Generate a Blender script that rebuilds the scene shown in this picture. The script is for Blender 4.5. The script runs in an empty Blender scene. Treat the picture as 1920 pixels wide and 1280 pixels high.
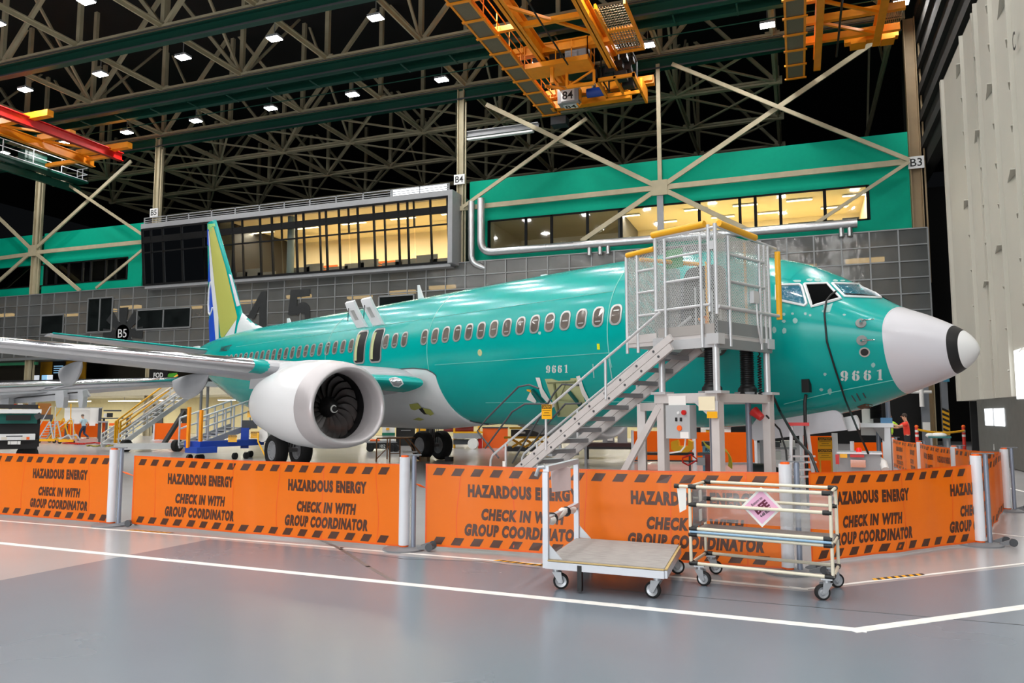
import bpy, bmesh, math, random
from math import sin, cos, tan, pi, radians, sqrt, atan2, hypot
from mathutils import Vector, Matrix
from mathutils.bvhtree import BVHTree
random.seed(7)
S = bpy.context.scene
COL = S.collection

# ------------------------------------------------------------------ camera
YAW, PITCH, CAMH, FPX = radians(20.4), 0.0954, 1.71, 1440.0
cam_d = bpy.data.cameras.new('camera'); cam = bpy.data.objects.new('camera', cam_d); COL.objects.link(cam)
cam_d.sensor_width = 36.0; cam_d.lens = 36.0*FPX/1920; cam_d.clip_start = 0.1; cam_d.clip_end = 400
cam.location = (0, 0, CAMH); cam.rotation_euler = (pi/2+PITCH, 0, YAW)
S.camera = cam
# ------------------------------------------------------------------ world, exposure
w = bpy.data.worlds.new('night'); S.world = w; w.use_nodes = True
w.node_tree.nodes['Background'].inputs[0].default_value = (.8, .88, 1, 1)
w.node_tree.nodes['Background'].inputs[1].default_value = 0.004
S.view_settings.view_transform = 'Standard'; S.view_settings.look = 'None'
S.view_settings.exposure = 0.0; S.view_settings.gamma = 1.0; S.view_settings.use_curve_mapping = False
S.cycles.max_bounces = 7; S.cycles.diffuse_bounces = 3; S.cycles.glossy_bounces = 3
S.cycles.transparent_max_bounces = 12; S.cycles.sample_clamp_indirect = 6.0
S.cycles.use_denoising = True
LAMP_W, OFFICE_W, FILL_W = 275.0, 480.0, 10500.0

# daylight stand-in added behind the camera to lift surfaces facing it
_d = bpy.data.lights.new('front_fill', 'AREA'); _d.shape = 'RECTANGLE'; _d.size = 40; _d.size_y = 10; _d.energy = FILL_W; _d.color = (.93, .97, 1)
_o = bpy.data.objects.new('front_fill', _d); COL.objects.link(_o); _o.location = (-14, -46, 6.2); _o.rotation_euler = (radians(90), 0, 0)

# ------------------------------------------------------------------ geometry of the place
FW = Vector((-sin(YAW)*cos(PITCH), cos(YAW)*cos(PITCH), sin(PITCH)))
RT = Vector((cos(YAW), sin(YAW), 0)); UPV = RT.cross(FW)
EYE = Vector((0, 0, CAMH))
def ray(px, py): return FW + RT*((px-960)/FPX) + UPV*((640-py)/FPX)
def onz(px, py, z=0.0):
    d = ray(px, py); return EYE + d*((z-CAMH)/d.z)
def ony(px, py, y):
    d = ray(px, py); return EYE + d*(y/d.y)
def onx(px, py, x):
    d = ray(px, py); return EYE + d*(x/d.x)
def atz(px, py, dist):                     # at a horizontal distance along the view direction
    d = ray(px, py); return EYE + d*dist
# aeroplane axes: s aft of the nose, l to starboard, z up
PN = Vector((2.88, 14.80, 0)); PA = radians(152.03)
AFT = Vector((cos(PA), sin(PA), 0)); STB = Vector((-AFT.y, AFT.x, 0))
def pl(s, l, z): return PN + AFT*s + STB*l + Vector((0, 0, z))
def to_pl(p):
    d = p-PN; return d.dot(AFT), d.dot(STB), p.z

# ------------------------------------------------------------------ materials
def lin(c): return tuple(((v/255)/12.92 if v/255 <= .04045 else ((v/255+.055)/1.055)**2.4) for v in c)
MATS = {}
def mat(name, rgb, rough=.5, metal=0.0, noise=0.0, scale=4.0, bump=0.0, bscale=20.0, emit=0.0, alpha=1.0, coat=0.0, spec=.5, stretch=None):
    m = bpy.data.materials.new(name); m.use_nodes = True; nt = m.node_tree; b = nt.nodes['Principled BSDF']
    c = (*lin(rgb), 1)
    b.inputs['Base Color'].default_value = c; b.inputs['Roughness'].default_value = rough
    b.inputs['Metallic'].default_value = metal; b.inputs['Specular IOR Level'].default_value = spec
    b.inputs['Coat Weight'].default_value = coat; b.inputs['Coat Roughness'].default_value = .08
    if emit: b.inputs['Emission Color'].default_value = c; b.inputs['Emission Strength'].default_value = emit
    if noise or bump:
        tc = nt.nodes.new('ShaderNodeTexCoord'); src = tc.outputs['Object']
        if stretch:
            mp = nt.nodes.new('ShaderNodeMapping'); mp.inputs['Scale'].default_value = stretch
            nt.links.new(src, mp.inputs['Vector']); src = mp.outputs['Vector']
    if noise:
        n = nt.nodes.new('ShaderNodeTexNoise'); n.inputs['Scale'].default_value = scale; n.inputs['Detail'].default_value = 6
        nt.links.new(src, n.inputs['Vector'])
        r = nt.nodes.new('ShaderNodeMapRange'); r.inputs['From Min'].default_value = .25; r.inputs['From Max'].default_value = .75
        r.inputs['To Min'].default_value = 1-noise; r.inputs['To Max'].default_value = 1+noise
        nt.links.new(n.outputs['Fac'], r.inputs['Value'])
        h = nt.nodes.new('ShaderNodeHueSaturation'); h.inputs['Color'].default_value = c
        nt.links.new(r.outputs['Result'], h.inputs['Value']); nt.links.new(h.outputs['Color'], b.inputs['Base Color'])
    if bump:
        n2 = nt.nodes.new('ShaderNodeTexNoise'); n2.inputs['Scale'].default_value = bscale; n2.inputs['Detail'].default_value = 3
        nt.links.new(src, n2.inputs['Vector'])
        bp = nt.nodes.new('ShaderNodeBump'); bp.inputs['Strength'].default_value = bump; bp.inputs['Distance'].default_value = .05
        nt.links.new(n2.outputs['Fac'], bp.inputs['Height']); nt.links.new(bp.outputs['Normal'], b.inputs['Normal'])
    if alpha < 1:
        b.inputs['Alpha'].default_value = alpha
    MATS[name] = m
    return m
def glass(name, rgb, clear=.8, rough=.03):
    m = bpy.data.materials.new(name); m.use_nodes = True; nt = m.node_tree; nt.nodes.clear()
    o = nt.nodes.new('ShaderNodeOutputMaterial'); g = nt.nodes.new('ShaderNodeBsdfGlossy'); t = nt.nodes.new('ShaderNodeBsdfTransparent')
    fr = nt.nodes.new('ShaderNodeFresnel'); fr.inputs['IOR'].default_value = 1.5
    mx = nt.nodes.new('ShaderNodeMixShader'); g.inputs['Roughness'].default_value = rough
    g.inputs['Color'].default_value = (.9, .95, 1, 1); t.inputs['Color'].default_value = (*[v*clear for v in lin(rgb)], 1)
    nt.links.new(fr.outputs[0], mx.inputs[0]); nt.links.new(t.outputs[0], mx.inputs[1]); nt.links.new(g.outputs[0], mx.inputs[2])
    nt.links.new(mx.outputs[0], o.inputs[0]); return m

# ------------------------------------------------------------------ mesh building
INV = {}
class MB:
    def __init__(s): s.v = []; s.f = []; s.m = []
    def add(s, vs, fs, mi=0):
        n = len(s.v); s.v += [Vector(p) for p in vs]
        for f in fs: s.f.append([n+i for i in f]); s.m.append(mi)
        return s
    def box(s, lo, hi, mi=0):
        x0, y0, z0 = lo; x1, y1, z1 = hi
        return s.add([(x0,y0,z0),(x1,y0,z0),(x1,y1,z0),(x0,y1,z0),(x0,y0,z1),(x1,y0,z1),(x1,y1,z1),(x0,y1,z1)],
              [(0,3,2,1),(4,5,6,7),(0,1,5,4),(1,2,6,5),(2,3,7,6),(3,0,4,7)], mi)
    def obox(s, c, ax, ay, az, mi=0):      # centre and three half-axis vectors
        c, ax, ay, az = map(Vector, (c, ax, ay, az)); P = []
        for k in (-1, 1):
            for a, b in ((-1,-1),(1,-1),(1,1),(-1,1)): P.append(c+ax*a+ay*b+az*k)
        return s.add(P, [(0,3,2,1),(4,5,6,7),(0,1,5,4),(1,2,6,5),(2,3,7,6),(3,0,4,7)], mi)
    def bar(s, p0, p1, w, h=None, mi=0, up=(0,0,1)):
        h = w if h is None else h; p0, p1 = Vector(p0), Vector(p1); d = (p1-p0); L = d.length; d /= L
        u = Vector(up); sd = d.cross(u)
        if sd.length < 1e-3: sd = d.cross(Vector((1, 0, 0)))
        sd.normalize(); uu = sd.cross(d)
        return s.obox((p0+p1)/2, d*L/2, sd*w/2, uu*h/2, mi)
    def ibeam(s, p0, p1, w, h, t, mi=0, up=(0,0,1)):
        p0, p1 = Vector(p0), Vector(p1); d = (p1-p0).normalized(); u = Vector(up); sd = d.cross(u).normalized(); uu = sd.cross(d)
        s.bar(p0, p1, t, h, mi, up)
        for k in (-1, 1): s.bar(p0+uu*k*(h/2-t/2), p1+uu*k*(h/2-t/2), w, t, mi, up)
        return s
    def tube(s, p0, p1, r, n=8, r2=None, mi=0, caps=True):
        p0, p1 = Vector(p0), Vector(p1); r2 = r if r2 is None else r2
        d = (p1-p0).normalized(); a = d.orthogonal().normalized(); b = d.cross(a); P = []
        for p, q in ((p0, r), (p1, r2)):
            for i in range(n): t = 2*pi*i/n; P.append(p+a*cos(t)*q+b*sin(t)*q)
        F = [(i, (i+1) % n, n+(i+1) % n, n+i) for i in range(n)]
        if caps: F += [tuple(range(n-1, -1, -1)), tuple(range(n, 2*n))]
        return s.add(P, F, mi)
    def path(s, pts, r, n=8, mi=0, closed=False):
        pts = [Vector(p) for p in pts]; R = []; prev = None; m = len(pts)
        for i, p in enumerate(pts):
            if closed: d = pts[(i+1) % m]-pts[i-1]
            else: d = pts[min(i+1, m-1)]-pts[max(i-1, 0)]
            d.normalize()
            a = d.orthogonal().normalized() if prev is None else (prev-d*prev.dot(d)).normalized()
            prev = a; b = d.cross(a); rr = r[i] if isinstance(r, (list, tuple)) else r
            R.append([p+a*cos(2*pi*k/n)*rr+b*sin(2*pi*k/n)*rr for k in range(n)])
        return s.loft(R, mi, caps=not closed, loop=closed)
    def loft(s, rings, mi=0, caps=True, loop=False, open_ring=False):
        n = len(rings[0]); P = [p for r in rings for p in r]; F = []
        m = len(rings)
        for j in range(m if loop else m-1):
            j2 = (j+1) % m
            for i in range(n-1 if open_ring else n): F.append((j*n+i, j*n+(i+1) % n, j2*n+(i+1) % n, j2*n+i))
        if caps and not loop and not open_ring: F += [tuple(range(n-1, -1, -1)), tuple((m-1)*n+i for i in range(n))]
        return s.add(P, F, mi)
    def lathe(s, o, axis, prof, n=24, mi=0, caps=False):
        o = Vector(o); d = Vector(axis).normalized(); a = d.orthogonal().normalized(); b = d.cross(a)
        R = [[o+d*t+(a*cos(2*pi*k/n)+b*sin(2*pi*k/n))*max(r, 1e-4) for k in range(n)] for t, r in prof]
        return s.loft(R, mi, caps=caps)
    def poly(s, pts, mi=0): return s.add(pts, [tuple(range(len(pts)))], mi)
    def prism(s, pts, vec, mi=0):
        n = len(pts); v = Vector(vec); P = [Vector(p) for p in pts]; P += [p+v for p in P]
        return s.add(P, [tuple(range(n-1, -1, -1)), tuple(range(n, 2*n))]+[(i, (i+1) % n, n+(i+1) % n, n+i) for i in range(n)], mi)
    def grid(s, fn, nu, nv, mi=0):
        P = [fn(i/nu, j/nv) for j in range(nv+1) for i in range(nu+1)]; k = nu+1
        return s.add(P, [(j*k+i, j*k+i+1, (j+1)*k+i+1, (j+1)*k+i) for j in range(nv) for i in range(nu)], mi)
    def ball(s, c, r, n=12, m=8, mi=0, sc=(1,1,1)):
        c = Vector(c)
        R = [[c+Vector((sin(pi*j/m)*cos(2*pi*i/n)*r*sc[0], sin(pi*j/m)*sin(2*pi*i/n)*r*sc[1], cos(pi*j/m)*r*sc[2])) for i in range(n)] for j in range(1, m)]
        return s.loft(R, mi)
    def build(s, name, mats, parent=None, smooth=None, fix=False):
        me = bpy.data.meshes.new(name); V = s.v
        if parent is not None and parent.name in INV:
            I = INV[parent.name]; V = [I @ p for p in V]
        me.from_pydata([tuple(p) for p in V], [], s.f)
        for m in (mats if isinstance(mats, (list, tuple)) else [mats]): me.materials.append(m)
        me.polygons.foreach_set('material_index', s.m)
        if fix:
            bm = bmesh.new(); bm.from_mesh(me); bmesh.ops.recalc_face_normals(bm, faces=bm.faces); bm.to_mesh(me); bm.free()
        if smooth:
            me.shade_smooth(); me.set_sharp_from_angle(angle=radians(smooth))
        me.update()
        o = bpy.data.objects.new(name, me); COL.objects.link(o)
        if parent is not None:
            o.parent = parent
            if parent.name in INV: INV[o.name] = INV[parent.name]
        return o
def tag(o, label=None, cat=None, group=None, kind=None):
    if label: o['label'] = label
    if cat: o['category'] = cat
    if group: o['group'] = group
    if kind: o['kind'] = kind
    return o
def thing(name, label, cat, loc=(0,0,0), rz=0.0, group=None):
    o = bpy.data.objects.new(name, None); COL.objects.link(o); o.empty_display_size = .2
    o.location = loc; o.rotation_euler = (0, 0, rz)
    INV[o.name] = (Matrix.Translation(Vector(loc)) @ Matrix.Rotation(rz, 4, 'Z')).inverted()
    return tag(o, label, cat, group)
def struct(o): o['kind'] = 'structure'; return o
def copy_tree(o, loc=None, rz=None, parent=None):
    c = o.copy(); COL.objects.link(c)
    if parent is not None: c.parent = parent
    if loc is not None: c.location = loc
    if rz is not None: c.rotation_euler = (0, 0, rz)
    for ch in list(o.children): copy_tree(ch, parent=c)
    return c
_TXT = {}
def text2d(t, bold=0.0, sp=1.0, res=3):
    key = (t, bold, sp, res)
    if key in _TXT: return _TXT[key]
    cu = bpy.data.curves.new('t', 'FONT'); cu.body = t; cu.offset = bold; cu.resolution_u = res; cu.space_character = sp
    cu.align_x = 'CENTER'; cu.align_y = 'CENTER'
    o = bpy.data.objects.new('t', cu); COL.objects.link(o)
    dg = bpy.context.evaluated_depsgraph_get(); dg.update(); me = o.evaluated_get(dg).to_mesh()
    V = [v.co.copy() for v in me.vertices]; F = [tuple(p.vertices) for p in me.polygons]
    x0, x1 = min(v.x for v in V), max(v.x for v in V); y0, y1 = min(v.y for v in V), max(v.y for v in V)
    V = [((v.x-(x0+x1)/2)/(x1-x0), (v.y-(y0+y1)/2)/(y1-y0)) for v in V]   # unit box, centred
    o.to_mesh_clear(); bpy.data.objects.remove(o); bpy.data.curves.remove(cu)
    _TXT[key] = (V, F); return V, F
def write(mb, t, fn, wd, ht, mi=0, bold=0.02, shear=0.0, sp=1.0, cx=0.0, cy=0.0):
    V, F = text2d(t, bold, sp)
    mb.add([fn(cx+x*wd+shear*y*ht, cy+y*ht) for x, y in V], F, mi)
def flat(c, ux, uy, off=0.0):
    c, ux, uy = Vector(c), Vector(ux).normalized(), Vector(uy).normalized(); n = ux.cross(uy)
    return lambda x, y: c+ux*x+uy*y+n*off

STEEL = mat('cream_steel', (176, 166, 138), .55, noise=.12, scale=1.5)
STEELD = mat('brown_steel', (138, 116, 84), .55, noise=.12, scale=1.5)
GREENR = mat('dark_green_paint', (12, 66, 54), .4, noise=.06)
WHITE = mat('white_paint', (225, 226, 226), .4)
BLACK = mat('black_plastic', (18, 18, 20), .5)
DGREY = mat('dark_grey_steel', (70, 72, 76), .5, noise=.1)
GREY = mat('grey_steel', (150, 152, 155), .45, noise=.05)
ALU = mat('brushed_aluminium', (204, 205, 208), .4, .35, noise=.05, scale=6)
CHROME = mat('polished_metal', (215, 216, 220), .14, 1.0)
YEL = mat('safety_yellow', (236, 172, 20), .42, noise=.04)
ORG = mat('safety_orange', (242, 100, 20), .5)
REDP = mat('red_paint', (190, 24, 20), .4)
BLUEP = mat('blue_paint', (34, 72, 170), .4)
CRANE = mat('crane_orange', (246, 150, 20), .45, noise=.08, scale=2)
RUBBER = mat('black_rubber', (24, 24, 25), .75, noise=.1)
PAPER = mat('white_paper', (232, 230, 226), .7)
# ================================================================== SETTING
def floor_mat(name, rgb, rough, noise=.03):
    m = mat(name, rgb, rough, noise=noise, scale=.7, spec=.5)
    nt = m.node_tree; b = nt.nodes['Principled BSDF']; tc = [n for n in nt.nodes if n.type == 'TEX_COORD'][0]
    n = nt.nodes.new('ShaderNodeTexNoise'); n.inputs['Scale'].default_value = .8; n.inputs['Detail'].default_value = 3
    r = nt.nodes.new('ShaderNodeMapRange'); r.inputs['To Min'].default_value = rough-.03; r.inputs['To Max'].default_value = rough+.04
    nt.links.new(tc.outputs['Object'], n.inputs['Vector']); nt.links.new(n.outputs['Fac'], r.inputs['Value'])
    nt.links.new(r.outputs['Result'], b.inputs['Roughness'])
    return m
FL_LIGHT = floor_mat('light_grey_floor_paint', (166, 165, 166), .21)
FL_BLUE = floor_mat('blue_grey_floor_paint', (113, 122, 132), .26)
FL_WHITE = mat('worn_white_line_paint', (226, 224, 220), .45, noise=.12, scale=9)
m = MB(); m.box((-110, -48, -.3), (60, 110, 0)); struct(m.build('floor', FL_LIGHT))
def gp(px, py, z=0.0): return onz(px, py, z)
def slab(name, pts, mt, h):
    m = MB(); m.prism([(p.x, p.y, .0005) for p in pts], (0, 0, h)); return struct(m.build(name, mt, fix=True))
a0, a1 = gp(0, 1088), gp(393, 1011); d = (a0-a1).normalized()
pts = [a1, gp(640, 1033), gp(1020, 1064), gp(1280, 1089), gp(1508, 1109)]
e0, e1 = gp(1508, 1109), gp(1920, 1061); pts.append(e0+(e1-e0).normalized()*26)
tq = (-11.9-a1.y)/d.y
pts += [Vector((40, -12, 0)), a1+d*tq]
slab('trim_1', pts[::-1], FL_BLUE, .0012)
def line(name, ps, wd, mt=None, z=.002):
    m = MB()
    for p, q in zip(ps[:-1], ps[1:]):
        dd = (q-p).normalized(); n = Vector((-dd.y, dd.x, 0))*wd/2; e = dd*wd/2
        m.prism([(v.x, v.y, .001) for v in (p-n-e, q-n+e, q+n+e, p+n-e)], (0, 0, z))
    return struct(m.build(name, mt or FL_WHITE))
l0, l1, l2 = gp(0, 1018), gp(1610, 1181), gp(1920, 1138)
line('trim_2', [l1, l1+(l0-l1).normalized()*24], .115); line('trim_2', [l1-(l2-l1).normalized()*.02, l1+(l2-l1).normalized()*20], .115, z=.0028)
m0, m1 = gp(0, 976), gp(640, 1027)
line('trim_3', [m0-(m1-m0)*1.0, m1, gp(1020, 1058), gp(1508, 1104)], .07, z=.0015)
line('trim_3', [gp(1508, 1104), gp(1920, 1056)], .05, z=.0016)
line('trim_4', [gp(1880, 912), gp(1990, 938)], .1); line('trim_4', [gp(1850, 998), gp(1990, 1015)], .06)
# worn yellow and black tape strips on the floor
def tape(px0, py0, px1, py1, lab, wd=.075):
    p, q = gp(px0, py0), gp(px1, py1); dd = (q-p); L = dd.length; dd.normalize(); n = Vector((-dd.y, dd.x, 0))
    m = MB(); k = int(L/.05)
    for i in range(k):
        a, b = i*L/k, (i+1)*L/k
        m.prism([tuple(v+Vector((0,0,.003))) for v in (p+dd*a, p+dd*b, p+dd*(b+.04)+n*wd, p+dd*(a+.04)+n*wd)], (0, 0, .0008), i % 2)
    tag(m.build('floor_tape', [YEL, BLACK]), lab, 'floor tape')
line('trim_11', [gp(1130, 1104), gp(1440, 1131), gp(1920, 1172), gp(2100, 1187)], .012, mat('floor_seam_dark', (70, 72, 74), .6), z=.0024)
line('trim_12', [gp(590, 1006), gp(640, 1030), gp(690, 1062), gp(742, 1092)], .05, mat('skid_mark', (104, 98, 96), .5), z=.0018)
line('trim_12', [gp(640, 1032), gp(760, 1048), gp(900, 1052), gp(1010, 1066)], .012, MATS['floor_seam_dark'], z=.0019)
tape(236, 994, 316, 1000, 'short worn yellow and black floor tape beside the leftmost post base')
tape(925, 1051, 1022, 1062, 'worn yellow and black floor tape left of the platform cart')
tape(1640, 1088, 1735, 1078, 'worn yellow and black floor tape right of the pipe rack cart')

# front of the hall behind the photographer, with a wide opening added for the fill light
m = MB(); m.box((-95, -46.6, 0), (-34.2, -46.2, 33)); m.box((6.2, -46.6, 0), (45, -46.2, 33)); m.box((-34.2, -46.6, 11.4), (6.2, -46.2, 33)); struct(m.build('wall_front', mat('front_wall_grey', (120, 118, 112), .8)))
YW = 50.0
def wp(px, py, y=YW): return ony(px, py, y)
YS = YW-.85                                 # the screen wall stands just in front of the columns
XB3, XB4, XB5 = 6.9, -22.3, -50.6; XM = -8.1; XL = -64.6
ZS = wp(1000, 482, YS).z                       # top of the translucent screen wall
GREENB = mat('emerald_wall_paint', (0, 158, 128), .6, noise=.03, spec=.12)
MULL = mat('screen_frame_grey', (140, 143, 144), .4, .3)
DARKM = mat('black_window_frame', (12, 13, 14), .7, spec=.2)
CREAMW = mat('cream_wall_paint', (228, 214, 176), .6, noise=.04, scale=.6)
CEILD = mat('dark_roof_deck', (16, 16, 17), .9)
INTC = mat('office_ceiling', (234, 220, 180), .7, noise=.06, scale=.4)
GLASS = glass('clear_glass', (250, 251, 250), .97)
GLASST = glass('tinted_glass', (150, 170, 165), .6)
m = MB(); m.box((-110, -48, 33), (60, 110, 33.3)); struct(m.build('ceiling', CEILD))
# translucent wavy panels of the screen wall
PANEL = mat('translucent_screen_panel', (100, 102, 101), .10, noise=.2, scale=.35, bump=.6, bscale=.9, spec=.7, alpha=.80)
z_lo = wp(100, 668, YS).z
m = MB(); m.box((-95, YS-.02, z_lo), (XB3+.4, YS+.02, ZS)); m.box((-95, YS+.02, ZS-.06), (XB3+.4, YW+.1, ZS)); struct(m.build('wall_back', PANEL))
m = MB(); pitch = 1.531; x = XB3+.4
while x > -95:
    m.box((x-.04, YS-.09, z_lo), (x+.04, YS-.025, ZS)); x -= pitch
z = ZS; k = 0
while z > z_lo:
    m.box((-95, YS-.08, z-.035), (XB3+.4, YS-.025, z+.035)); z -= .95; k += 1
struct(m.build('trim_5', MULL))
SLAB = mat('mezzanine_edge', (206, 198, 172), .6, noise=.04)
_zm0, _zm1 = wp(200, 742, YS).z, wp(200, 726, YS).z
m = MB(); m.box((-95, YS-.12, _zm0), (-7, YW+7.5, _zm1)); struct(m.build('trim_6', SLAB))
m = MB(); m.box((-95, YS-.1, z_lo-.25), (XB3+.4, YW+6.5, z_lo-.02)); struct(m.build('trim_10', MULL))
# storey behind the screen: dim rooms with strip lamps that glow through the panels
m = MB(); m.box((-95, YW+6, z_lo), (XB3+.4, YW+6.2, ZS)); m.box((-95, YW+.1, ZS-.3), (XB3+.4, YW+6, ZS-.1))
m.box((XB3+.3, YW+.1, 0), (XB3+.5, YW+7, ZS)); struct(m.build('wall_inner', CREAMW))
STRIP = mat('warm_strip_lamp', (255, 214, 140), .5, emit=9)
ST = thing('strip_lamp', 'warm strip lamp glowing dimly behind the grey translucent screen wall', 'lamp', (0, YW+3, ZS-1.1), 0, 'strip lamps behind the screen wall')
mb = MB(); mb.box((-1.1, YW+2.8, ZS-1.25), (1.1, YW+3.2, ZS-1.0)); mb.build('tube', STRIP, ST)
mb = MB(); mb.box((-1.2, YW+2.85, ZS-1.0), (1.2, YW+3.15, ZS-.94)); mb.build('housing', GREY, ST)
mb = MB()
for q in (-.8, .8): mb.tube((q, YW+3, ZS-.94), (q, YW+3, ZS-.25), .02, 6)
mb.build('hanger', GREY, ST)
xs = [4.2, .3, -4.5, -9.5, -14, -19, -25, -29, -33.5, -38, -44, -51, -56, -60, -66, -72]
for i, x in enumerate(xs):
    o = ST if i == 0 else copy_tree(ST)
    o.location = (x, YW+2.2+(i % 3)*1.0, ZS-1.1)
# screen windows, their dark interiors put into the opaque pane colour
def screen_window(n, px0, py0, px1, py1, cols):
    a, b = wp(px0, py0, YS-.1), wp(px1, py1, YS-.1); x0, x1 = a.x, b.x; z1, z0 = max(a.z, b.z), min(a.z, b.z)
    f = MB()
    for i in range(cols+1):
        xx = x0+(x1-x0)*i/cols; f.box((xx-.06, YS-.16, z0), (xx+.06, YS-.09, z1))
    for zz in (z0, z1): f.box((x0, YS-.16, zz-.06), (x1, YS-.09, zz+.06))
    r = struct(f.build('window_%d' % n, MULL))
    g = MB(); g.box((x0, YS-.125, z0), (x1, YS-.115, z1)); g.build('pane', DARKPANE, r)
DARKPANE = mat('dark_window_pane', (26, 30, 30), .06, spec=.8, noise=.5, scale=.8)
screen_window(1, 78, 592, 118, 625, 1); screen_window(2, 166, 560, 209, 621, 2); screen_window(3, 258, 582, 357, 613, 2)
screen_window(4, 711, 556, 776, 582, 1); screen_window(5, 1470, 512, 1512, 496, 1)
# printed banner shapes: star with B5 sign and two dark figures
PRINT = mat('dark_printed_film', (52, 54, 55), .35, noise=.1)
c = wp(232, 625, YS); m = MB()
for k in range(8):
    a = k*pi/4; dv = Vector((cos(a), 0, sin(a))); sd = Vector((-sin(a), 0, cos(a)))
    m.prism([tuple(c+Vector((0, -.13, 0))+dv*.2-sd*.24), tuple(c+Vector((0, -.13, 0))+dv*2.2-sd*.5), tuple(c+Vector((0, -.13, 0))+dv*2.2+sd*.5), tuple(c+Vector((0, -.13, 0))+dv*.2+sd*.24)], (0, .03, 0))
m.lathe(c+Vector((0, -.13, 0)), (0, 1, 0), [(0, .05), (0, .75), (.03, .75)], 20)
sg = tag(m.build('bay_sign', PRINT), 'dark eight-armed star sign reading B5 on the grey screen wall', 'sign')
t = MB(); write(t, 'B5', flat(c+Vector((0, -.15, 0)), (1,0,0), (0,0,1)), .95, .72, bold=.0); t.build('lettering', WHITE, sg)
m = MB(); fp = lambda px, py: tuple(wp(px, py, YS-.12))
m.prism([fp(463, 595), fp(490, 546), fp(500, 546), fp(500, 610), fp(486, 612), fp(486, 575), fp(477, 598)], (0, .02, 0))
tag(m.build('printed_figure', PRINT), 'dark upright printed figure shape on the screen wall beside the tail fin', 'sign')
m = MB(); m.prism([fp(540, 590), fp(545, 544), fp(581, 541), fp(581, 555), fp(557, 557), fp(556, 590)], (0, .02, 0))
m.prism([fp(557, 592)]+[tuple(wp(568+13*cos(a), 580-14*sin(a), YS-.12)) for a in [pi-k*pi/8 for k in range(9)]]+[fp(581, 605), fp(572, 605), fp(571, 588), fp(563, 586)], (0, .02, 0))
tag(m.build('printed_figure', PRINT), 'dark printed 5 shape on the screen wall between tail fin and overwing doors', 'sign')

# ---------------------------------------------------------------- upper offices: real rooms behind glass
def room(x0, x1, z0, z1, y0, dep, wallm, tint=None):
    """shell of an office open to the front"""
    m = MB(); t = .15
    m.box((x0, y0+.1, z0-.2), (x1, y0+dep, z0)); m.box((x0, y0+.1, z1), (x1, y0+dep, z1+.2), 1)
    m.box((x0, y0+dep, z0), (x1, y0+dep+t, z1)); m.box((x0-t, y0+.1, z0), (x0, y0+dep, z1)); m.box((x1, y0+.1, z0), (x1+t, y0+dep, z1))
    return struct(m.build('wall_office', [wallm, INTC]))
def area(loc, sx, sy, e, col=(1, .88, .66), rot=(0, 0, 0)):
    l = bpy.data.lights.new('lamp_light', 'AREA'); l.shape = 'RECTANGLE'; l.size = sx; l.size_y = sy; l.energy = e; l.color = col
    o = bpy.data.objects.new('lamp_light', l); COL.objects.link(o); o.location = loc; o.rotation_euler = rot; return o
OLAMP = mat('office_lamp_face', (255, 236, 190), .5, emit=7)
def office_lamp(x, y, z, e, ln=1.6):
    t = thing('office_lamp', 'warm ceiling lamp inside the upper offices behind glass', 'lamp', (x, y, z), 0, 'office ceiling lamps')
    m = MB(); m.box((x-ln/2, y-.15, z-.06), (x+ln/2, y+.15, z)); m.build('housing', WHITE, t)
    m = MB(); m.box((x-ln/2+.04, y-.12, z-.075), (x+ln/2-.04, y+.12, z-.06)); m.build('diffuser', OLAMP, t)
    a = area((x, y, z-.09), ln, .25, e); a.parent = t; a.matrix_parent_inverse = INV[t.name]
# right-hand green office block
def zat(px, py, x=None): return wp(px, py).z
gx0, gx1 = XB4+.55, XB3-.15
gz1 = wp(1250, 301).z; wz0, wz1 = wp(1250, 444).z, wp(1250, 384).z
wx0, wx1 = wp(919, 440).x, wp(1628, 380).x
m = MB()
m.box((gx0, YW-.25, wz1), (gx1, YW+8, gz1)); m.box((gx0, YW-.25, ZS+.02), (gx1, YW+8, wz0))
m.box((gx0, YW-.25, wz0), (wx0, YW+8, wz1)); m.box((wx1, YW-.25, wz0), (gx1, YW+8, wz1))
struct(m.build('wall_upper_right', GREENB))
room(wx0+.02, wx1-.02, wz0+.01, wz1-.01, YW, 6.5, CREAMW)
def win_strip(n, xs, z0, z1, y, mt=GLASS, fw=.09, gl_from=None):
    f = MB()
    for xx in xs: f.box((xx-fw, y-.08, z0), (xx+fw, y+.06, z1))
    for zz in (z0+.04, z1-.04): f.box((xs[0], y-.08, zz-.05), (xs[-1], y+.06, zz+.05))
    r = struct(f.build('window_%d' % n, DARKM))
    for a, b in zip(xs[:-1], xs[1:]):
        g = MB(); g.box((a+fw, y-.01, z0+.08), (b-fw, y+.01, z1-.08)); g.build('pane', mt, r)
wxs = [wp(px, 400).x for px in (919, 988, 1036, 1103, 1166, 1240, 1312, 1388, 1417, 1464, 1547, 1628)]
win_strip(6, wxs, wz0, wz1, YW-.2)
for i, px in enumerate((1170, 1230, 1300, 1345, 1395, 1440, 1500, 1570, 1610)):
    x = wp(px, 400).x; office_lamp(x, YW+1.5+(i % 2)*2.6, wz1-.05, OFFICE_W*.30)
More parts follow.
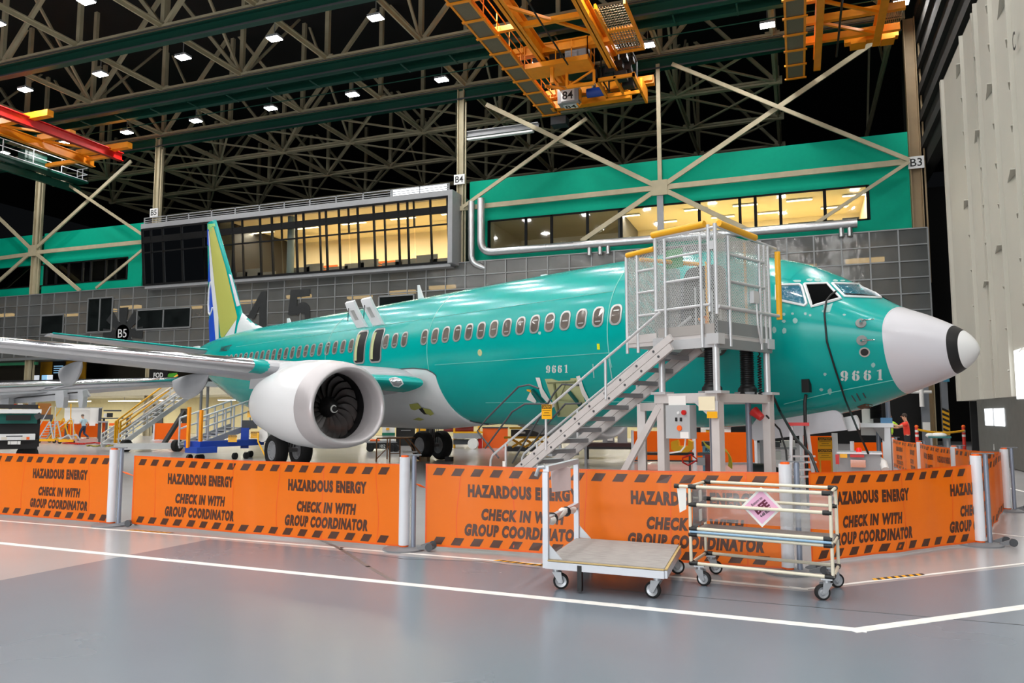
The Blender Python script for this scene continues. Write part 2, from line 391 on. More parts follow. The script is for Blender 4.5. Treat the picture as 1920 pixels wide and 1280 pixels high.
# dark partition in the left part of this office
m = MB(); m.box((wp(1160, 400).x-.1, YW+.2, wz0+.02), (wp(1160, 400).x+.05, YW+6.3, wz1-.02)); struct(m.build('wall_partition', DGREY))
def furn(px, py, w_, h_, col, lab, y=YW+1.2, z=None):
    p = ony(px, py, y); zz = (wz0+.02) if z is None else z
    m = MB(); m.box((p.x-w_/2, y, zz), (p.x+w_/2, y+.6, zz+h_*.9)); m.box((p.x-w_/2-.03, y-.03, zz+h_*.9), (p.x+w_/2+.03, y+.63, zz+h_)); 
    tag(m.build('office_cabinet', col), lab, 'cabinet')
furn(1520, 410, 2.6, .5, BLACK, 'low black cabinet behind the fourth pane from the right of the green office')
furn(1595, 405, .9, .55, BLACK, 'small black cabinet behind the rightmost pane of the green office')
# left-hand green blocks
lz1 = wp(170, 430).z; lwz0, lwz1 = wp(160, 531).z, wp(160, 490).z
lx0, lx1 = XL+.5, wp(272, 480).x
lw0, lw1 = wp(66, 500).x, wp(243, 500).x
m = MB(); m.box((lx0, YW-.25, lwz1), (lx1, YW+8, lz1)); m.box((lx0, YW-.25, ZS+.02), (lx1, YW+8, lwz0))
m.box((lx0, YW-.25, lwz0), (lw0, YW+8, lwz1)); m.box((lw1, YW-.25, lwz0), (lx1, YW+8, lwz1))
m.box((-95, YW-.25, lwz1), (XL-.5, YW+8, lz1)); m.box((-95, YW-.25, ZS+.02), (XL-.5, YW+8, lwz0)); m.box((-95, YW+1, lwz0), (XL-.5, YW+8, lwz1), 1)
struct(m.build('wall_upper_left', [GREENB, DGREY]))
room(lw0+.02, lw1-.02, lwz0+.01, lwz1-.01, YW, 6.5, CREAMW)
win_strip(7, [lw0]+[wp(px, 505).x for px in (92, 110, 133, 160, 175, 203, 221)]+[lw1], lwz0, lwz1, YW-.2)
win_strip(8, [-90, -86, -82, -78, -74, -70, XL-.6], lwz0, lwz1, YW-.2, GLASST)
for px in (85, 170, 195, 232): office_lamp(wp(px, 495).x, YW+2.5, lwz1-.05, OFFICE_W*.3)
# middle glazed office: leaning glass front, flat roof with parapet
YG = YW-1.6
mx0, mx1 = wp(274, 480, YG).x, wp(845, 430, YG).x
mz0, mz1 = wp(560, 514, YG).z, wp(560, 401, YG).z
rz1 = wp(560, 391, YG).z
m = MB(); m.box((mx0-.2, YG-.5, mz1), (mx1+.35, YW+7.5, rz1)); m.box((mx1, YG-.5, mz0-.1), (mx1+.35, YW+7.5, mz1))
m.box((mx0, YG, mz0-.25), (mx1, YW+7.5, mz0)); struct(m.build('trim_7', GREY))
room(mx0+.05, mx1-.03, mz0+.02, mz1-.02, YG+.15, 8.4, CREAMW)
lean = lambda z: YG-.45*(z-mz0)/(mz1-mz0)
f = MB(); vx = [wp(px, 450, YG).x for px in (274, 290, 312, 347, 387, 415, 442, 460, 493, 515, 533, 560, 574, 604, 616, 640, 658, 675, 705, 725, 751, 768, 780, 811, 843)]
zm = mz0+(mz1-mz0)*.58; zt = mz0+(mz1-mz0)*.80
for i, xx in enumerate(vx):
    full = i % 3 != 1
    za = mz0 if (full or i % 2) else zm
    f.bar((xx, lean(za), za), (xx, lean(mz1), mz1),   .10 if full else .07, .2, up=(0, 1, 0))
for zz, th in ((mz0+.06, .14), (zm, .09), (zt, .5), (mz1-.06, .14)): f.bar((mx0, lean(zz)-.01, zz), (mx1, lean(zz)-.01, zz), .16, th)
wo = struct(f.build('window_9', DARKM))
for a, b in zip(vx[:-1], vx[1:]):
    g = MB(); g.prism([(a+.05, lean(mz0), mz0+.1), (b-.05, lean(mz0), mz0+.1), (b-.05, lean(mz1), mz1-.1), (a+.05, lean(mz1), mz1-.1)], (0, .012, 0)); g.build('pane', GLASS, wo)
for i in range(9):
    x = mx0+9.5+(mx1-mx0-10.5)*i/8; office_lamp(x, YW+1.2+(i % 2)*2.8, mz1-.3, OFFICE_W*.42, 2.2)
m = MB(); m.box((mx0+.1, YG+.8, mz0), (mx0+.3, YW+6, mz1-.05)); m.box((mx0+8.3, YG+.6, mz0), (mx0+8.5, YW+6, mz1-.05)); struct(m.build('wall_partition', BLACK))
GRN = mat('lime_wall_panel', (120, 150, 30), .6); ORW = mat('orange_wood_wall', (206, 96, 30), .5, noise=.2, scale=2, stretch=(1, 1, 12))
m = MB(); p = wp(470, 480, YW+4); m.box((p.x-3.2, YW+4, mz0), (p.x+1.2, YW+4.1, mz0+1.9)); struct(m.build('wall_accent', GRN))
for px, wd in ((590, 4.5), (745, 4.8)):
    p = wp(px, 470, YW+3.6); m = MB(); m.box((p.x-wd/2, YW+3.6, mz0), (p.x+wd/2, YW+3.7, mz0+1.7)); struct(m.build('wall_accent', ORW))
DESK = mat('grey_desk_screen', (118, 116, 110), .7)
pos = [(448, 'first'), (472, ''), (500, ''), (563, ''), (588, ''), (634, ''), (664, ''), (690, ''), (735, ''), (760, ''), (800, ''), (826, '')]
for i, (px, _) in enumerate(pos):
    p = wp(px, 500, YG+1.0); h_ = (.75, .95, .6)[i % 3]; m = MB()
    m.box((p.x-.85, YG+1.0, mz0), (p.x+.85, YG+1.08, mz0+h_)); m.box((p.x-.85, YG+1.08, mz0+.62*h_), (p.x+.85, YG+1.8, mz0+.66*h_))
    tag(m.build('desk_partition', DESK), 'grey desk partition standing along the glass front of the lit middle office', 'partition', 'desk partitions in the glazed office')
# round grey column inside the glass
m = MB(); p = wp(542, 470, YG+.3); m.tube((p.x, YG+.5, mz0), (p.x, YG+.5, mz1), .28, 16); struct(m.build('trim_8', mat('grey_blue_paint', (96, 112, 116), .5), smooth=40))
# roof parapet with rails and louvre slats, lit white panel at its right end
par = thing('roof_railing', 'grey slatted railing along the roof of the glazed middle office', 'railing', (mx0, YG-.3, rz1))
pz = wp(560, 378, YG).z-rz1; m = MB()
for k in range(13):
    x = mx0+(mx1-mx0)*k/12; m = MB(); m.box((x-.04, YG-.36, rz1), (x+.04, YG-.28, rz1+pz)); m.build('post', GREY, par)
m = MB(); m.box((mx0, YG-.36, rz1+pz-.06), (mx1, YG-.28, rz1+pz)); m.build('top_rail', GREY, par)
m = MB()
for q in (.3, .6): m.bar((mx0, YG-.3, rz1+pz*q), (mx1, YG-.3, rz1+pz*q), .04, .05)
m.build('slats', GREY, par)
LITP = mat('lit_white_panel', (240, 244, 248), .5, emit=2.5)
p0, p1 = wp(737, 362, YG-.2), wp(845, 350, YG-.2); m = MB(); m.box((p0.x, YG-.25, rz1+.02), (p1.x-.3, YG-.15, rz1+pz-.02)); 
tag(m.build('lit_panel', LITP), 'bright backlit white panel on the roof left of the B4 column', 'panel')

# ---------------------------------------------------------------- hangar door on the right, dark upper wall
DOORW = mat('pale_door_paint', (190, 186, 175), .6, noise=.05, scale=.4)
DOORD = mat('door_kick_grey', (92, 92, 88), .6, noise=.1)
XD = 6.3
dz1 = onx(1785, 112, XD).z; dy1 = onx(1786, 500, XD).y
dl = 8.0
dk = onx(1880, 745, XD).z
m = MB(); m.box((XD, dl, dk), (XD+.5, dy1, dz1)); 
NL = 6; lw = (dy1-18)/NL
nleaf = []
yy = dy1
leafs = [onx(px, 500, XD).y for px in (1786, 1826, 1866, 1907)]
step = 2.35
RIBY = [onx(px, 200, XD).y for px in (1812, 1842, 1871, 1906)]; RIBY += [RIBY[-1]-2.2*(k+1) for k in range(5)]
m.box((XD-.12, dy1-.3, dk), (XD, dy1, dz1))
for y in RIBY: m.box((XD-.13, y-.04, dk), (XD, y, dz1))
for y in (RIBY[1]+.35, RIBY[1]+.7, RIBY[3]+.3): m.box((XD-.06, y-.04, dk), (XD, y+.04, dz1))
struct(m.build('door_1', DOORW))
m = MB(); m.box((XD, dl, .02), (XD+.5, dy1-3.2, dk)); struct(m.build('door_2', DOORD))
# horizontal triangular gusset plates between face and ribs
br = MB()
for row, y in enumerate(RIBY):
    for q in range(11):
        zc = dk+.8+q*1.32+(row % 2)*.5
        if zc > dz1-.8: continue
        L_, W_ = (1.5, .26) if q % 4 == (1+row) % 4 else (.65, .18)
        br.prism([(XD-.003, y+.003, zc), (XD-W_, y+.003, zc), (XD-.003, y+L_, zc)], (0, 0, .03))
struct(br.build('trim_9', DOORW))
m = MB(); m.box((XD+1.2, -30, dz1+.25), (XD+1.8, YW+8, 33))
x = 0
for k in range(9): 
    zc = dz1+1.2+k*1.6; m.box((XD+.95, -30, zc), (XD+1.25, YW, zc+.55))
struct(m.build('wall_right', mat('dark_ribbed_wall', (26, 24, 21), .85)))
BLK = mat('painted_darkness', (9, 9, 10), .9)  # near-black sheets stand for the darkness beyond the open door
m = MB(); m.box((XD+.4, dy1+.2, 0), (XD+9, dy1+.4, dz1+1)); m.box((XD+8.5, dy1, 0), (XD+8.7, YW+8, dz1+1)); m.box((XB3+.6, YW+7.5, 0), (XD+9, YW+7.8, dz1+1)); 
struct(m.build('wall_darkness', BLK))
t = MB(); p = onx(1901, 78, XD-.12); write(t, 'C', flat(p, (0, -1, 0), (0, 0, 1)), .3, .55, bold=.01); tag(t.build('door_letter', BLACK), 'black letter C high on the pale hangar door', 'letter')
# ================================================================== ROOF STEEL
G = 7.1; ZC = 25.6; DT = 8.2
ROWS = [28.1, 35.2, 42.4, 49.5, 56.5, 63.6, 70.7]
XN = [6.3-7.08*k for k in range(0, 12)]
cname = {28.1: 'third', 35.2: 'second', 42.4: 'next', 49.5: 'on the column line', 56.5: 'first behind', 63.6: 'second behind', 70.7: 'third behind'}
TL = {28.1: 'cream steel roof truss nearest the camera at the upper left edge', 35.2: 'cream roof truss above the upper green crane rail',
      42.4: 'cream roof truss above the middle green crane rail', 49.5: 'cream roof truss above the lowest green crane rail on the column line',
      56.5: 'dim cream roof truss just behind the column line above the offices', 63.6: 'dim roof truss second behind the column line',
      70.7: 'faintest roof truss farthest behind the columns'}
def gusset(m, x, y, z, s=.45): m.box((x-s, y-.09, z-s*.5), (x+s, y+.09, z+s*.75))
for y in ROWS:
    xs = XN if y < 56 else XN[1:]
    t = thing('roof_truss', TL[y], 'truss', (xs[0], y, ZC))
    xl, xr = -72.0, xs[0]+(.3 if y > 40 else 12)
    m = MB(); m.bar((xl, y, ZC+.08), (xr, y, ZC+.08), .40, .16); m.bar((xl, y, ZC-.12), (xr, y, ZC-.12), .40, .14)
    for x in xs: gusset(m, x, y, ZC)
    m.build('bottom_chord', STEEL, t)
    m = MB(); m.bar((xl, y, ZC+DT), (xr, y, ZC+DT), .34, .3); m.build('top_chord', STEEL, t)
    for i, x in enumerate(xs):
        m = MB(); m.bar((x, y, ZC), (x, y, ZC+DT), .26, .3); m.build('truss_post', STEEL, t)
        if i % 2 == 0: a, b = (x, y, ZC), (x+G, y, ZC+DT)
        else: a, b = (x, y, ZC+DT), (x+G, y, ZC)
        if i == 0 and y > 40: continue
        m = MB(); m.bar(a, b, .26, .24); m.build('truss_diagonal', STEEL, t)
# cross frames at right angles, carried at every node line
for i, x in enumerate(XN):
    t = thing('cross_frame', 'cream steel cross frame linking the roof trusses from front to back', 'truss', (x, 21, ZC), 0, 'cross frames of the roof')
    m = MB(); m.bar((x, 21, ZC+.16), (x, 78, ZC+.16), .34, .08); m.bar((x, 21, ZC+.02), (x, 78, ZC+.02), .1, .3); m.build('bottom_beam', STEEL, t)
    m = MB(); m.bar((x, 21, ZC+DT+.1), (x, 78, ZC+DT+.1), .3, .3); m.build('top_beam', STEEL, t)
    if i % 2 == 0:
        for k, (y0, y1) in enumerate(zip([21]+ROWS[:-1], ROWS)):
            a, b = ((x, y0+.2, ZC+.2), (x, y1, ZC+DT)) if k % 2 else ((x, y0, ZC+DT), (x, y1-.2, ZC+.2))
            m = MB(); m.bar(a, b, .16, .16); m.build('brace', STEEL, t)
# bracing in plan behind the column line
for i, x in enumerate(XN[1:-1]):
    t = thing('plan_brace', 'thin cream steel plan bracing crossing between roof nodes behind the columns', 'brace', (x, 49.5, ZC), 0, 'plan braces of the roof')
    for (y0, y1) in ((49.5, 56.5), (56.5, 63.6), (63.6, 70.7)):
        m = MB(); m.bar((x, y0, ZC-.1), (x-G, y1, ZC-.1), .16, .12); m.build('brace', STEEL, t)
        m = MB(); m.bar((x-G, y0, ZC-.05), (x, y1, ZC-.05), .16, .12); m.build('brace', STEEL, t)
# green crane rails hung beneath the chords
for y, lab in ((35.2, 'upper dark green crane rail crossing the top left corner'), (42.4, 'middle dark green crane rail under the roof lamps'), (49.5, 'lowest dark green crane rail along the column tops')):
    t = thing('crane_rail', lab, 'rail', (-30, y, ZC-1.3))
    xr = XB3-.4
    m = MB(); m.ibeam((-80, y, ZC-.64), (xr, y, ZC-.64), .5, .74, .07); m.build('runway_beam', GREENR, t)
    m = MB(); m.bar((-80, y-.35, ZC-.2), (xr, y-.35, ZC-.2), .05, .05); m.bar((-80, y-.3, ZC-1.02), (xr, y-.3, ZC-1.02), .04, .1); m.build('conductor_bar', DGREY, t)
    if 40 < y < 45:
        m = MB(); m.ibeam((-80, y+1.3, ZC-.8), (xr, y+1.3, ZC-.8), .4, .6, .06); m.build('walkway_beam', GREENR, t)
        m = MB()
        for k in range(26):
            xx = -76+k*3.5; m.bar((xx, y, ZC-1.2), (xx, y+1.3, ZC-1.2), .09, .06)
        m.build('walkway_ties', GREENR, t)
        m = MB(); m.bar((-80, y+2.2, ZC-1.25), (xr, y+2.2, ZC-1.25), .05, .05); m.build('handrail', GREENR, t)
# columns with bay signs
def column(x, lab, sign=None, z1=ZC-.3, y=49.45, mt=STEEL, wd=.5):
    t = thing('steel_column', lab, 'column', (x, y, 0))
    m = MB(); m.box((x-wd/2, y-.03, 0), (x+wd/2, y+.03, z1)); m.box((x-wd/2, y-.25, 0), (x-wd/2+.06, y+.25, z1)); m.box((x+wd/2-.06, y-.25, 0), (x+wd/2, y+.25, z1)); m.build('shaft', mt, t)
    m = MB(); m.bar((x+wd*.75, y-.1, z1-16), (x+wd*.75, y-.1, z1-1), .09, .09); m.build('conduit', mt, t)
    if sign:
        zc = wp(*sign[1], y).z
        b = MB(); b.box((x-.42, y-.36, zc-.36), (x+.42, y-.3, zc+.36)); bo = b.build('bay_plate', WHITE, t)
        q = MB(); write(q, sign[0], flat((x, y-.365, zc), (1,0,0), (0,0,1)), .62, .48, bold=.012); q.build('lettering', BLACK, bo)
column(XB4, 'cream steel column with B4 sign left of the green office', ('B4', (853, 340)))
column(XB5, 'cream steel column with B5 sign at the left end of the glazed office', ('B5', (280, 402)))
column(XB3, 'brown steel column with B3 sign at the right end of the green office', ('B3', (1712, 308)), mt=STEELD, wd=.62)
column(XL, 'cream steel column at the far left between two green blocks', wd=.62)
# wind bracing against the offices
def bracing(lab, xc, zc, ends, horiz, loc):
    t = thing('wind_brace', lab, 'brace', loc)
    m = MB(); m.box((xc-.5, 49.1, zc-.5), (xc+.5, 49.2, zc+.5)); m.build('gusset_plate', STEEL, t)
    for (px, py) in ends:
        p = wp(px, py, 49.2); m = MB(); m.bar((xc, 49.2, zc), (p.x, 49.2, p.z), .12, .30, up=(0, 1, 0) if False else (0, 0, 1)); m.build('strut', STEEL, t)
    for (a, b) in horiz:
        p, q = wp(*a, 49.25), wp(*b, 49.25); m = MB(); m.bar(p, q, .14, .34); m.build('beam', STEEL, t)
p = wp(1237, 352, 49.2)
bracing('big cream cross bracing with a bolted centre plate in front of the green office', p.x, p.z, [(912, 196), (1640, 78), (1090, 452), (1400, 430)], [((862, 391), (1702, 303))], (p.x, 49.2, p.z))
t = thing('bracing_post', 'thin pale post carrying the centre of the big cross bracing', 'column', (p.x, 49.3, 0))
m = MB(); m.box((p.x-.13, 49.25, p.z), (p.x+.13, 49.45, wp(1234, 120, 49.3).z)); m.build('upper_post', STEEL, t)
m = MB(); m.box((p.x-.2, 49.2, 0), (p.x+.2, 49.45, p.z)); m.build('lower_post', GREY, t)
t = thing('wind_brace', 'pale long brace running from the left edge of the green office up to the crane', 'brace', (-20, 49, 15))
m = MB(); m.bar(wp(868, 388, 48.9), wp(1100, 222, 48.9), .12, .24); m.build('strut', STEEL, t)
t = thing('wind_brace', 'pale brace falling across the dark roof space to the B3 column', 'brace', (0, 49, 15))
m = MB(); m.bar(wp(1260, 120, 48.9), wp(1705, 300, 48.9), .12, .24); m.build('strut', STEEL, t)
m = MB(); m.bar(wp(1705, 303, 48.9), wp(1520, 425, 48.9), .1, .2); m.build('strut', STEEL, t)
p = wp(62, 470, 49.2)
bracing('cream cross bracing around the far left column', p.x, p.z, [(246, 302), (150, 545), (-60, 352), (-40, 560)], [((70, 473), (272, 453)), ((-60, 492), (60, 476))], (p.x, 49.2, p.z))
t = thing('wind_brace', 'pale brace falling from the left orange crane to the B5 column', 'brace', (-60, 49, 15))
m = MB(); m.bar(wp(115, 338, 48.9), wp(272, 443, 48.9), .12, .22); m.build('strut', STEEL, t)
m = MB(); m.bar(wp(271, 465, 48.9), wp(180, 540, 48.9), .1, .2); m.build('strut', STEEL, t)
# short white beam right of column B4
t = thing('roof_beam', 'short pale beam running right from the top of the B4 column', 'beam', (XB4, 49.5, 20))
m = MB(); m.ibeam(wp(870, 254, 49.6), wp(1010, 236, 49.6), .4, .45, .06); m.build('web', GREY, t)
m = MB(); m.bar(wp(877, 262, 49.0), wp(1000, 246, 49.0), .3, .12); m.build('tray', WHITE, t)
# silver ducts
DUCT = mat('silver_duct', (196, 198, 200), .3, .85, bump=.25, bscale=7)
def duct(lab, pts, r, rings, stubs=()):
    t = thing('air_duct', lab, 'duct', pts[0])
    m = MB(); m.path(pts, r, 14); m.build('pipe', DUCT, t, smooth=50)
    for i in rings:
        a, b = Vector(pts[i]), Vector(pts[i+1]); n = max(1, int((b-a).length/1.8))
        for k in range(1, n):
            c = a.lerp(b, k/n); dd = (b-a).normalized()*.05; m = MB(); m.tube(c-dd, c+dd, r*1.07, 14); m.build('joint_band', DUCT, t, smooth=50)
    for (c, ln) in stubs:
        m = MB(); m.tube(c, Vector(c)-Vector((0, 0, ln)), r*.55, 10); m.build('branch_pipe', DUCT, t, smooth=50)
    return t
yd = YW-1.1
def bend(a, b, c, rr=.9, n=6):
    a, b, c = map(Vector, (a, b, c)); p = b+(a-b).normalized()*rr; q = b+(c-b).normalized()*rr
    return [p.lerp(b, t).lerp(b.lerp(q, t), t) for t in [k/n for k in range(n+1)]]
a, b, c = wp(902, 372, yd), wp(902, 474, yd), wp(1224, 453, yd); c = Vector((wp(1607, 421, yd).x, yd, b.z-.0))
P = [a]+bend(a, b, c)+[c]
zt = b.z
duct('silver insulated pipe running down then along above the screen wall', P, .27, [0, len(P)-2],
     [((wp(px, 440, yd).x, yd, zt), .75) for px in (1105, 1125, 1140, 1578, 1594)])
a, b = wp(884, 378, yd+.1), wp(884, 492, yd+.1); c = b+Vector((.9, .3, -.4))
P = [a]+bend(a, b, c, .5)+[c]
duct('shorter silver pipe standing beside the B4 column', P, .24, [0])

# ---------------------------------------------------------------- high bay lamps (they light the hall)
LENS = mat('lamp_lens', (255, 252, 246), .4, emit=40)
HL = thing('high_bay_light', 'bright white high bay lamp hung from the roof steel', 'lamp', (0, 0, 0), 0, 'high bay lamps')
m = MB(); m.box((-.42, -.3, .02), (.42, .3, .16)); m.build('housing', GREY, HL)
m = MB(); m.box((-.4, -.28, -.03), (.4, .28, .02)); m.build('lens', LENS, HL)
m = MB(); m.tube((0, 0, .16), (0, 0, 1.1), .03, 6); m.build('hanger', GREY, HL)
ld = bpy.data.lights.new('lamp_light', 'AREA'); ld.shape = 'RECTANGLE'; ld.size = .7; ld.size_y = .5; ld.energy = LAMP_W; ld.color = (1, .985, .965); ld.spread = radians(180)
lo = bpy.data.objects.new('lamp_light', ld); COL.objects.link(lo); lo.parent = HL; lo.location = (0, 0, -.04)
ZL = ZC-1.0; first = True
for y in (45.9, 37.1, 29.9, 22.8, 15.7, 8.6, 1.5, -5.6, -12.7, -19.8, -26.9, -34, -41):  # unseen rows behind the camera and far-right columns added for more light
    for k in range(-3, 11):
        x = 6.1-7.08*k
        if k < 0 and y > (38 if k == -1 else 9): continue
        if y < 20 and k > 8: continue
        o = HL if first else copy_tree(HL); first = False
        o.location = (x, y, ZL)
# ================================================================== THE AEROPLANE
TILT = .0075
_pl0 = pl
def pl(s, l, z): return _pl0(s, l, z+TILT*(s-6.4))
TEAL = mat('teal_primer', (0, 158, 152), .22, noise=.05, scale=.5, spec=.27, coat=.05, bump=.05, bscale=1.2)
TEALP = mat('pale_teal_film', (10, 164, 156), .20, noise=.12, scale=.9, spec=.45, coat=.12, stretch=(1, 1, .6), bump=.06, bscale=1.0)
RADOME = mat('radome_grey', (206, 205, 211), .3, coat=.3)
PWHITE = mat('aircraft_white', (226, 228, 230), .28, coat=.3)
WGREY = mat('wing_grey', (172, 174, 178), .3, noise=.04)
LIPG = mat('inlet_lip_grey', (186, 182, 184), .33, .25)
YGREEN = mat('yellow_green_primer', (176, 178, 88), .45)
BLUE = mat('rudder_blue', (28, 78, 198), .4)
PATCHW = mat('sanded_patch', (150, 190, 186), .5)
NUMW = mat('stencil_white', (205, 214, 212), .5)
FRAMEM = mat('window_rim_metal', (190, 192, 190), .3, .6)
CABG = mat('cabin_window_pane', (104, 96, 90), .08, spec=.7, noise=.45, scale=1.6)
COCKG = mat('blue_film_glass', (0, 98, 118), .12, spec=.7, bump=.5, bscale=9, coat=.6)
CHALK = mat('cream_primer', (186, 190, 140), .6)
FANM = mat('dark_fan_metal', (84, 82, 82), .3, .6)

ST_S = [0, .06, .2, .45, .8, 1.27, 1.9, 2.4, 3.0, 3.6, 4.5, 5.5, 6.5, 13, 20, 25.5, 28.5, 31, 33.5, 36.0]
ST_T = [2.854, 3.026, 3.18, 3.34, 3.52, 3.725, 4.126, 4.437, 4.73, 4.916, 5.191, 5.343, 5.398, 5.41, 5.41, 5.41, 5.40, 5.34, 5.22, 4.95]
ST_B = [2.852, 2.70, 2.56, 2.41, 2.27, 2.10, 1.884, 1.77, 1.686, 1.602, 1.494, 1.444, 1.42, 1.40, 1.40, 1.40, 1.75, 2.40, 3.20, 3.95]
ST_W = [.006, .168, .335, .525, .753, 1.012, 1.266, 1.43, 1.58, 1.689, 1.79, 1.85, 1.88, 1.88, 1.88, 1.88, 1.80, 1.52, 1.08, .55]
def pchip(X, Y):
    n = len(X); h = [X[i+1]-X[i] for i in range(n-1)]; d = [(Y[i+1]-Y[i])/h[i] for i in range(n-1)]; m = [0.0]*n
    for i in range(1, n-1):
        if d[i-1]*d[i] > 0:
            a, b = 2*h[i]+h[i-1], h[i]+2*h[i-1]; m[i] = (a+b)/(a/d[i-1]+b/d[i])
    m[0], m[-1] = d[0], d[-1]
    def f(x):
        k = 0
        while k < n-2 and x > X[k+1]: k += 1
        t = (x-X[k])/h[k]
        return (1+2*t)*(1-t)**2*Y[k]+t*(1-t)**2*h[k]*m[k]+t*t*(3-2*t)*Y[k+1]+t*t*(t-1)*h[k]*m[k+1]
    return f
_sx = [sqrt(s) for s in ST_S]; fT, fB, fW = pchip(_sx, ST_T), pchip(_sx, ST_B), pchip(_sx, ST_W)
def sect(s):
    q = sqrt(max(s, 0)); zt, zb, hw = fT(q), fB(q), fW(q)
    if s < 3: zm = 2.853+.647*(s/3)**.8
    elif s < 25.5: zm = 3.5
    else: zm = 3.5+(s-25.5)/10.5*.98
    zm = min(max(zm, zb+.02*(zt-zb)), zt-.02*(zt-zb))
    return zt, zb, hw, zm
def skin(s, th, off=0.0):                 # th from starboard (0) over the crown (pi/2)
    zt, zb, hw, zm = sect(s); hu, hd = zt-zm, zm-zb
    h = hu if sin(th) > 0 else hd
    nl, nz = cos(th)*h, sin(th)*hw; q = hypot(nl, nz) or 1
    return pl(s, hw*cos(th)+off*nl/q, zm+h*sin(th)+off*nz/q)
def skin_sz(s, z, off=0.0):               # starboard side, by height
    zt, zb, hw, zm = sect(s); h = (zt-zm) if z > zm else (zm-zb)
    return skin(s, math.asin(max(-1, min(1, (z-zm)/h))), off)
def tube_skin(stations, n=72, off=0.0): return [[skin(s, 2*pi*i/n, off) for i in range(n)] for s in stations]

AP = thing('airplane', 'teal unpainted jet airliner with grey radome numbered 9661 filling the hall', 'airplane', tuple(pl(16, 0, 0)*1))
AP.location.z = 0; INV[AP.name] = Matrix.Translation(AP.location).inverted()
frange = lambda a, b, n: [a+(b-a)*i/n for i in range(n+1)]
SR = 1.17
m = MB(); m.loft(tube_skin(frange(SR, 6.5, 40)+frange(6.8, 25.5, 60)[0:]+frange(25.9, 36.0, 26)))
FUS = m.build('fuselage', TEAL, AP, smooth=35)
fbm = MB(); fbm.loft(tube_skin([.0005, .004, .012, .03]+frange(.06, SR, 24)[0:-1]+frange(SR, 6.5, 40)+frange(6.8, 25.5, 60)+frange(25.9, 36.0, 26)))
FB = BVHTree.FromPolygons([tuple(v) for v in fbm.v], fbm.f)
m = MB(); m.loft(tube_skin(frange(.355, SR, 20))); RAD = m.build('radome', RADOME, AP, smooth=40)
m = MB(); m.loft(tube_skin(frange(.215, .355, 6))); m.build('radome_band', BLACK, RAD, smooth=40)
m = MB(); m.loft(tube_skin([.0005, .004, .012, .03, .06, .09, .12, .16, .215])); m.build('radome_tip', WHITE, RAD, smooth=40)
m = MB()
m.loft([[skin(SR+d, 2*pi*i/72, o) for i in range(72)] for d, o in ((-.008, .001), (-.008, .004), (.008, .004), (.008, .001))], caps=False)
m.build('radome_joint', RADOME, AP)

def bvh_of(mb): return BVHTree.FromPolygons([tuple(v) for v in mb.v], mb.f)
def cast_px(bv, px, py, off):
    d = ray(px, py).normalized(); h = bv.ray_cast(EYE, d)
    if h[0] is None:
        best = None
        for k in range(24):
            q = bv.find_nearest(EYE+d*(9+1.7*k))
            if best is None or q[3] < best[3]: best = q
        h = best
    p, n = h[0], h[1]
    if n.dot(d) > 0: n = -n
    return p+n*off
def px_patch(mb, bv, poly, off=.006, cell=6.0, mi=0):
    """outline given on the photograph, laid onto the curved skin it belongs to"""
    bm = bmesh.new(); vs = [bm.verts.new((x, y, 0)) for x, y in poly]; f = bm.faces.new(vs)
    x0, x1 = min(p[0] for p in poly), max(p[0] for p in poly); y0, y1 = min(p[1] for p in poly), max(p[1] for p in poly)
    for lo, hi, ax in ((x0, x1, 0), (y0, y1, 1)):
        k = int((hi-lo)/cell)
        for i in range(1, k+1):
            co = [0, 0, 0]; no = [0, 0, 0]; co[ax] = lo+(hi-lo)*i/(k+1); no[ax] = 1
            bmesh.ops.bisect_plane(bm, geom=bm.verts[:]+bm.edges[:]+bm.faces[:], plane_co=co, plane_no=no)
    bmesh.ops.triangulate(bm, faces=bm.faces)
    bm.verts.ensure_lookup_table(); bm.verts.index_update()
    P = [cast_px(bv, v.co.x, v.co.y, off) for v in bm.verts]; F = [tuple(v.index for v in f.verts) for f in bm.faces]
    bm.free(); mb.add(P, F, mi)
def px_line(mb, bv, pts, wd, off=.006, n=14):
    P = []
    for (a, b) in zip(pts[:-1], pts[1:]):
        for i in range(n): P.append((a[0]+(b[0]-a[0])*i/n, a[1]+(b[1]-a[1])*i/n))
    P.append(pts[-1]); mb.path([cast_px(bv, x, y, off) for x, y in P], wd, 5)
def bez(p, q, r, n=8): return [((1-t)**2*p[0]+2*t*(1-t)*q[0]+t*t*r[0], (1-t)**2*p[1]+2*t*(1-t)*q[1]+t*t*r[1]) for t in [i/n for i in range(n+1)]]
def rrect(w_, h_, r, n=5):
    P = []
    for cx, cy, a0 in ((w_/2-r, h_/2-r, 0), (-w_/2+r, h_/2-r, pi/2), (-w_/2+r, -h_/2+r, pi), (w_/2-r, -h_/2+r, 1.5*pi)):
        P += [(cx+r*cos(a0+pi/2*i/n), cy+r*sin(a0+pi/2*i/n)) for i in range(n+1)]
    Q = []
    for i, p in enumerate(P):
        q = P[(i+1) % len(P)]; k = 6 if i % (n+1) == n else 1; Q += [(p[0]+(q[0]-p[0])*j/k, p[1]+(q[1]-p[1])*j/k) for j in range(k)]
    return Q
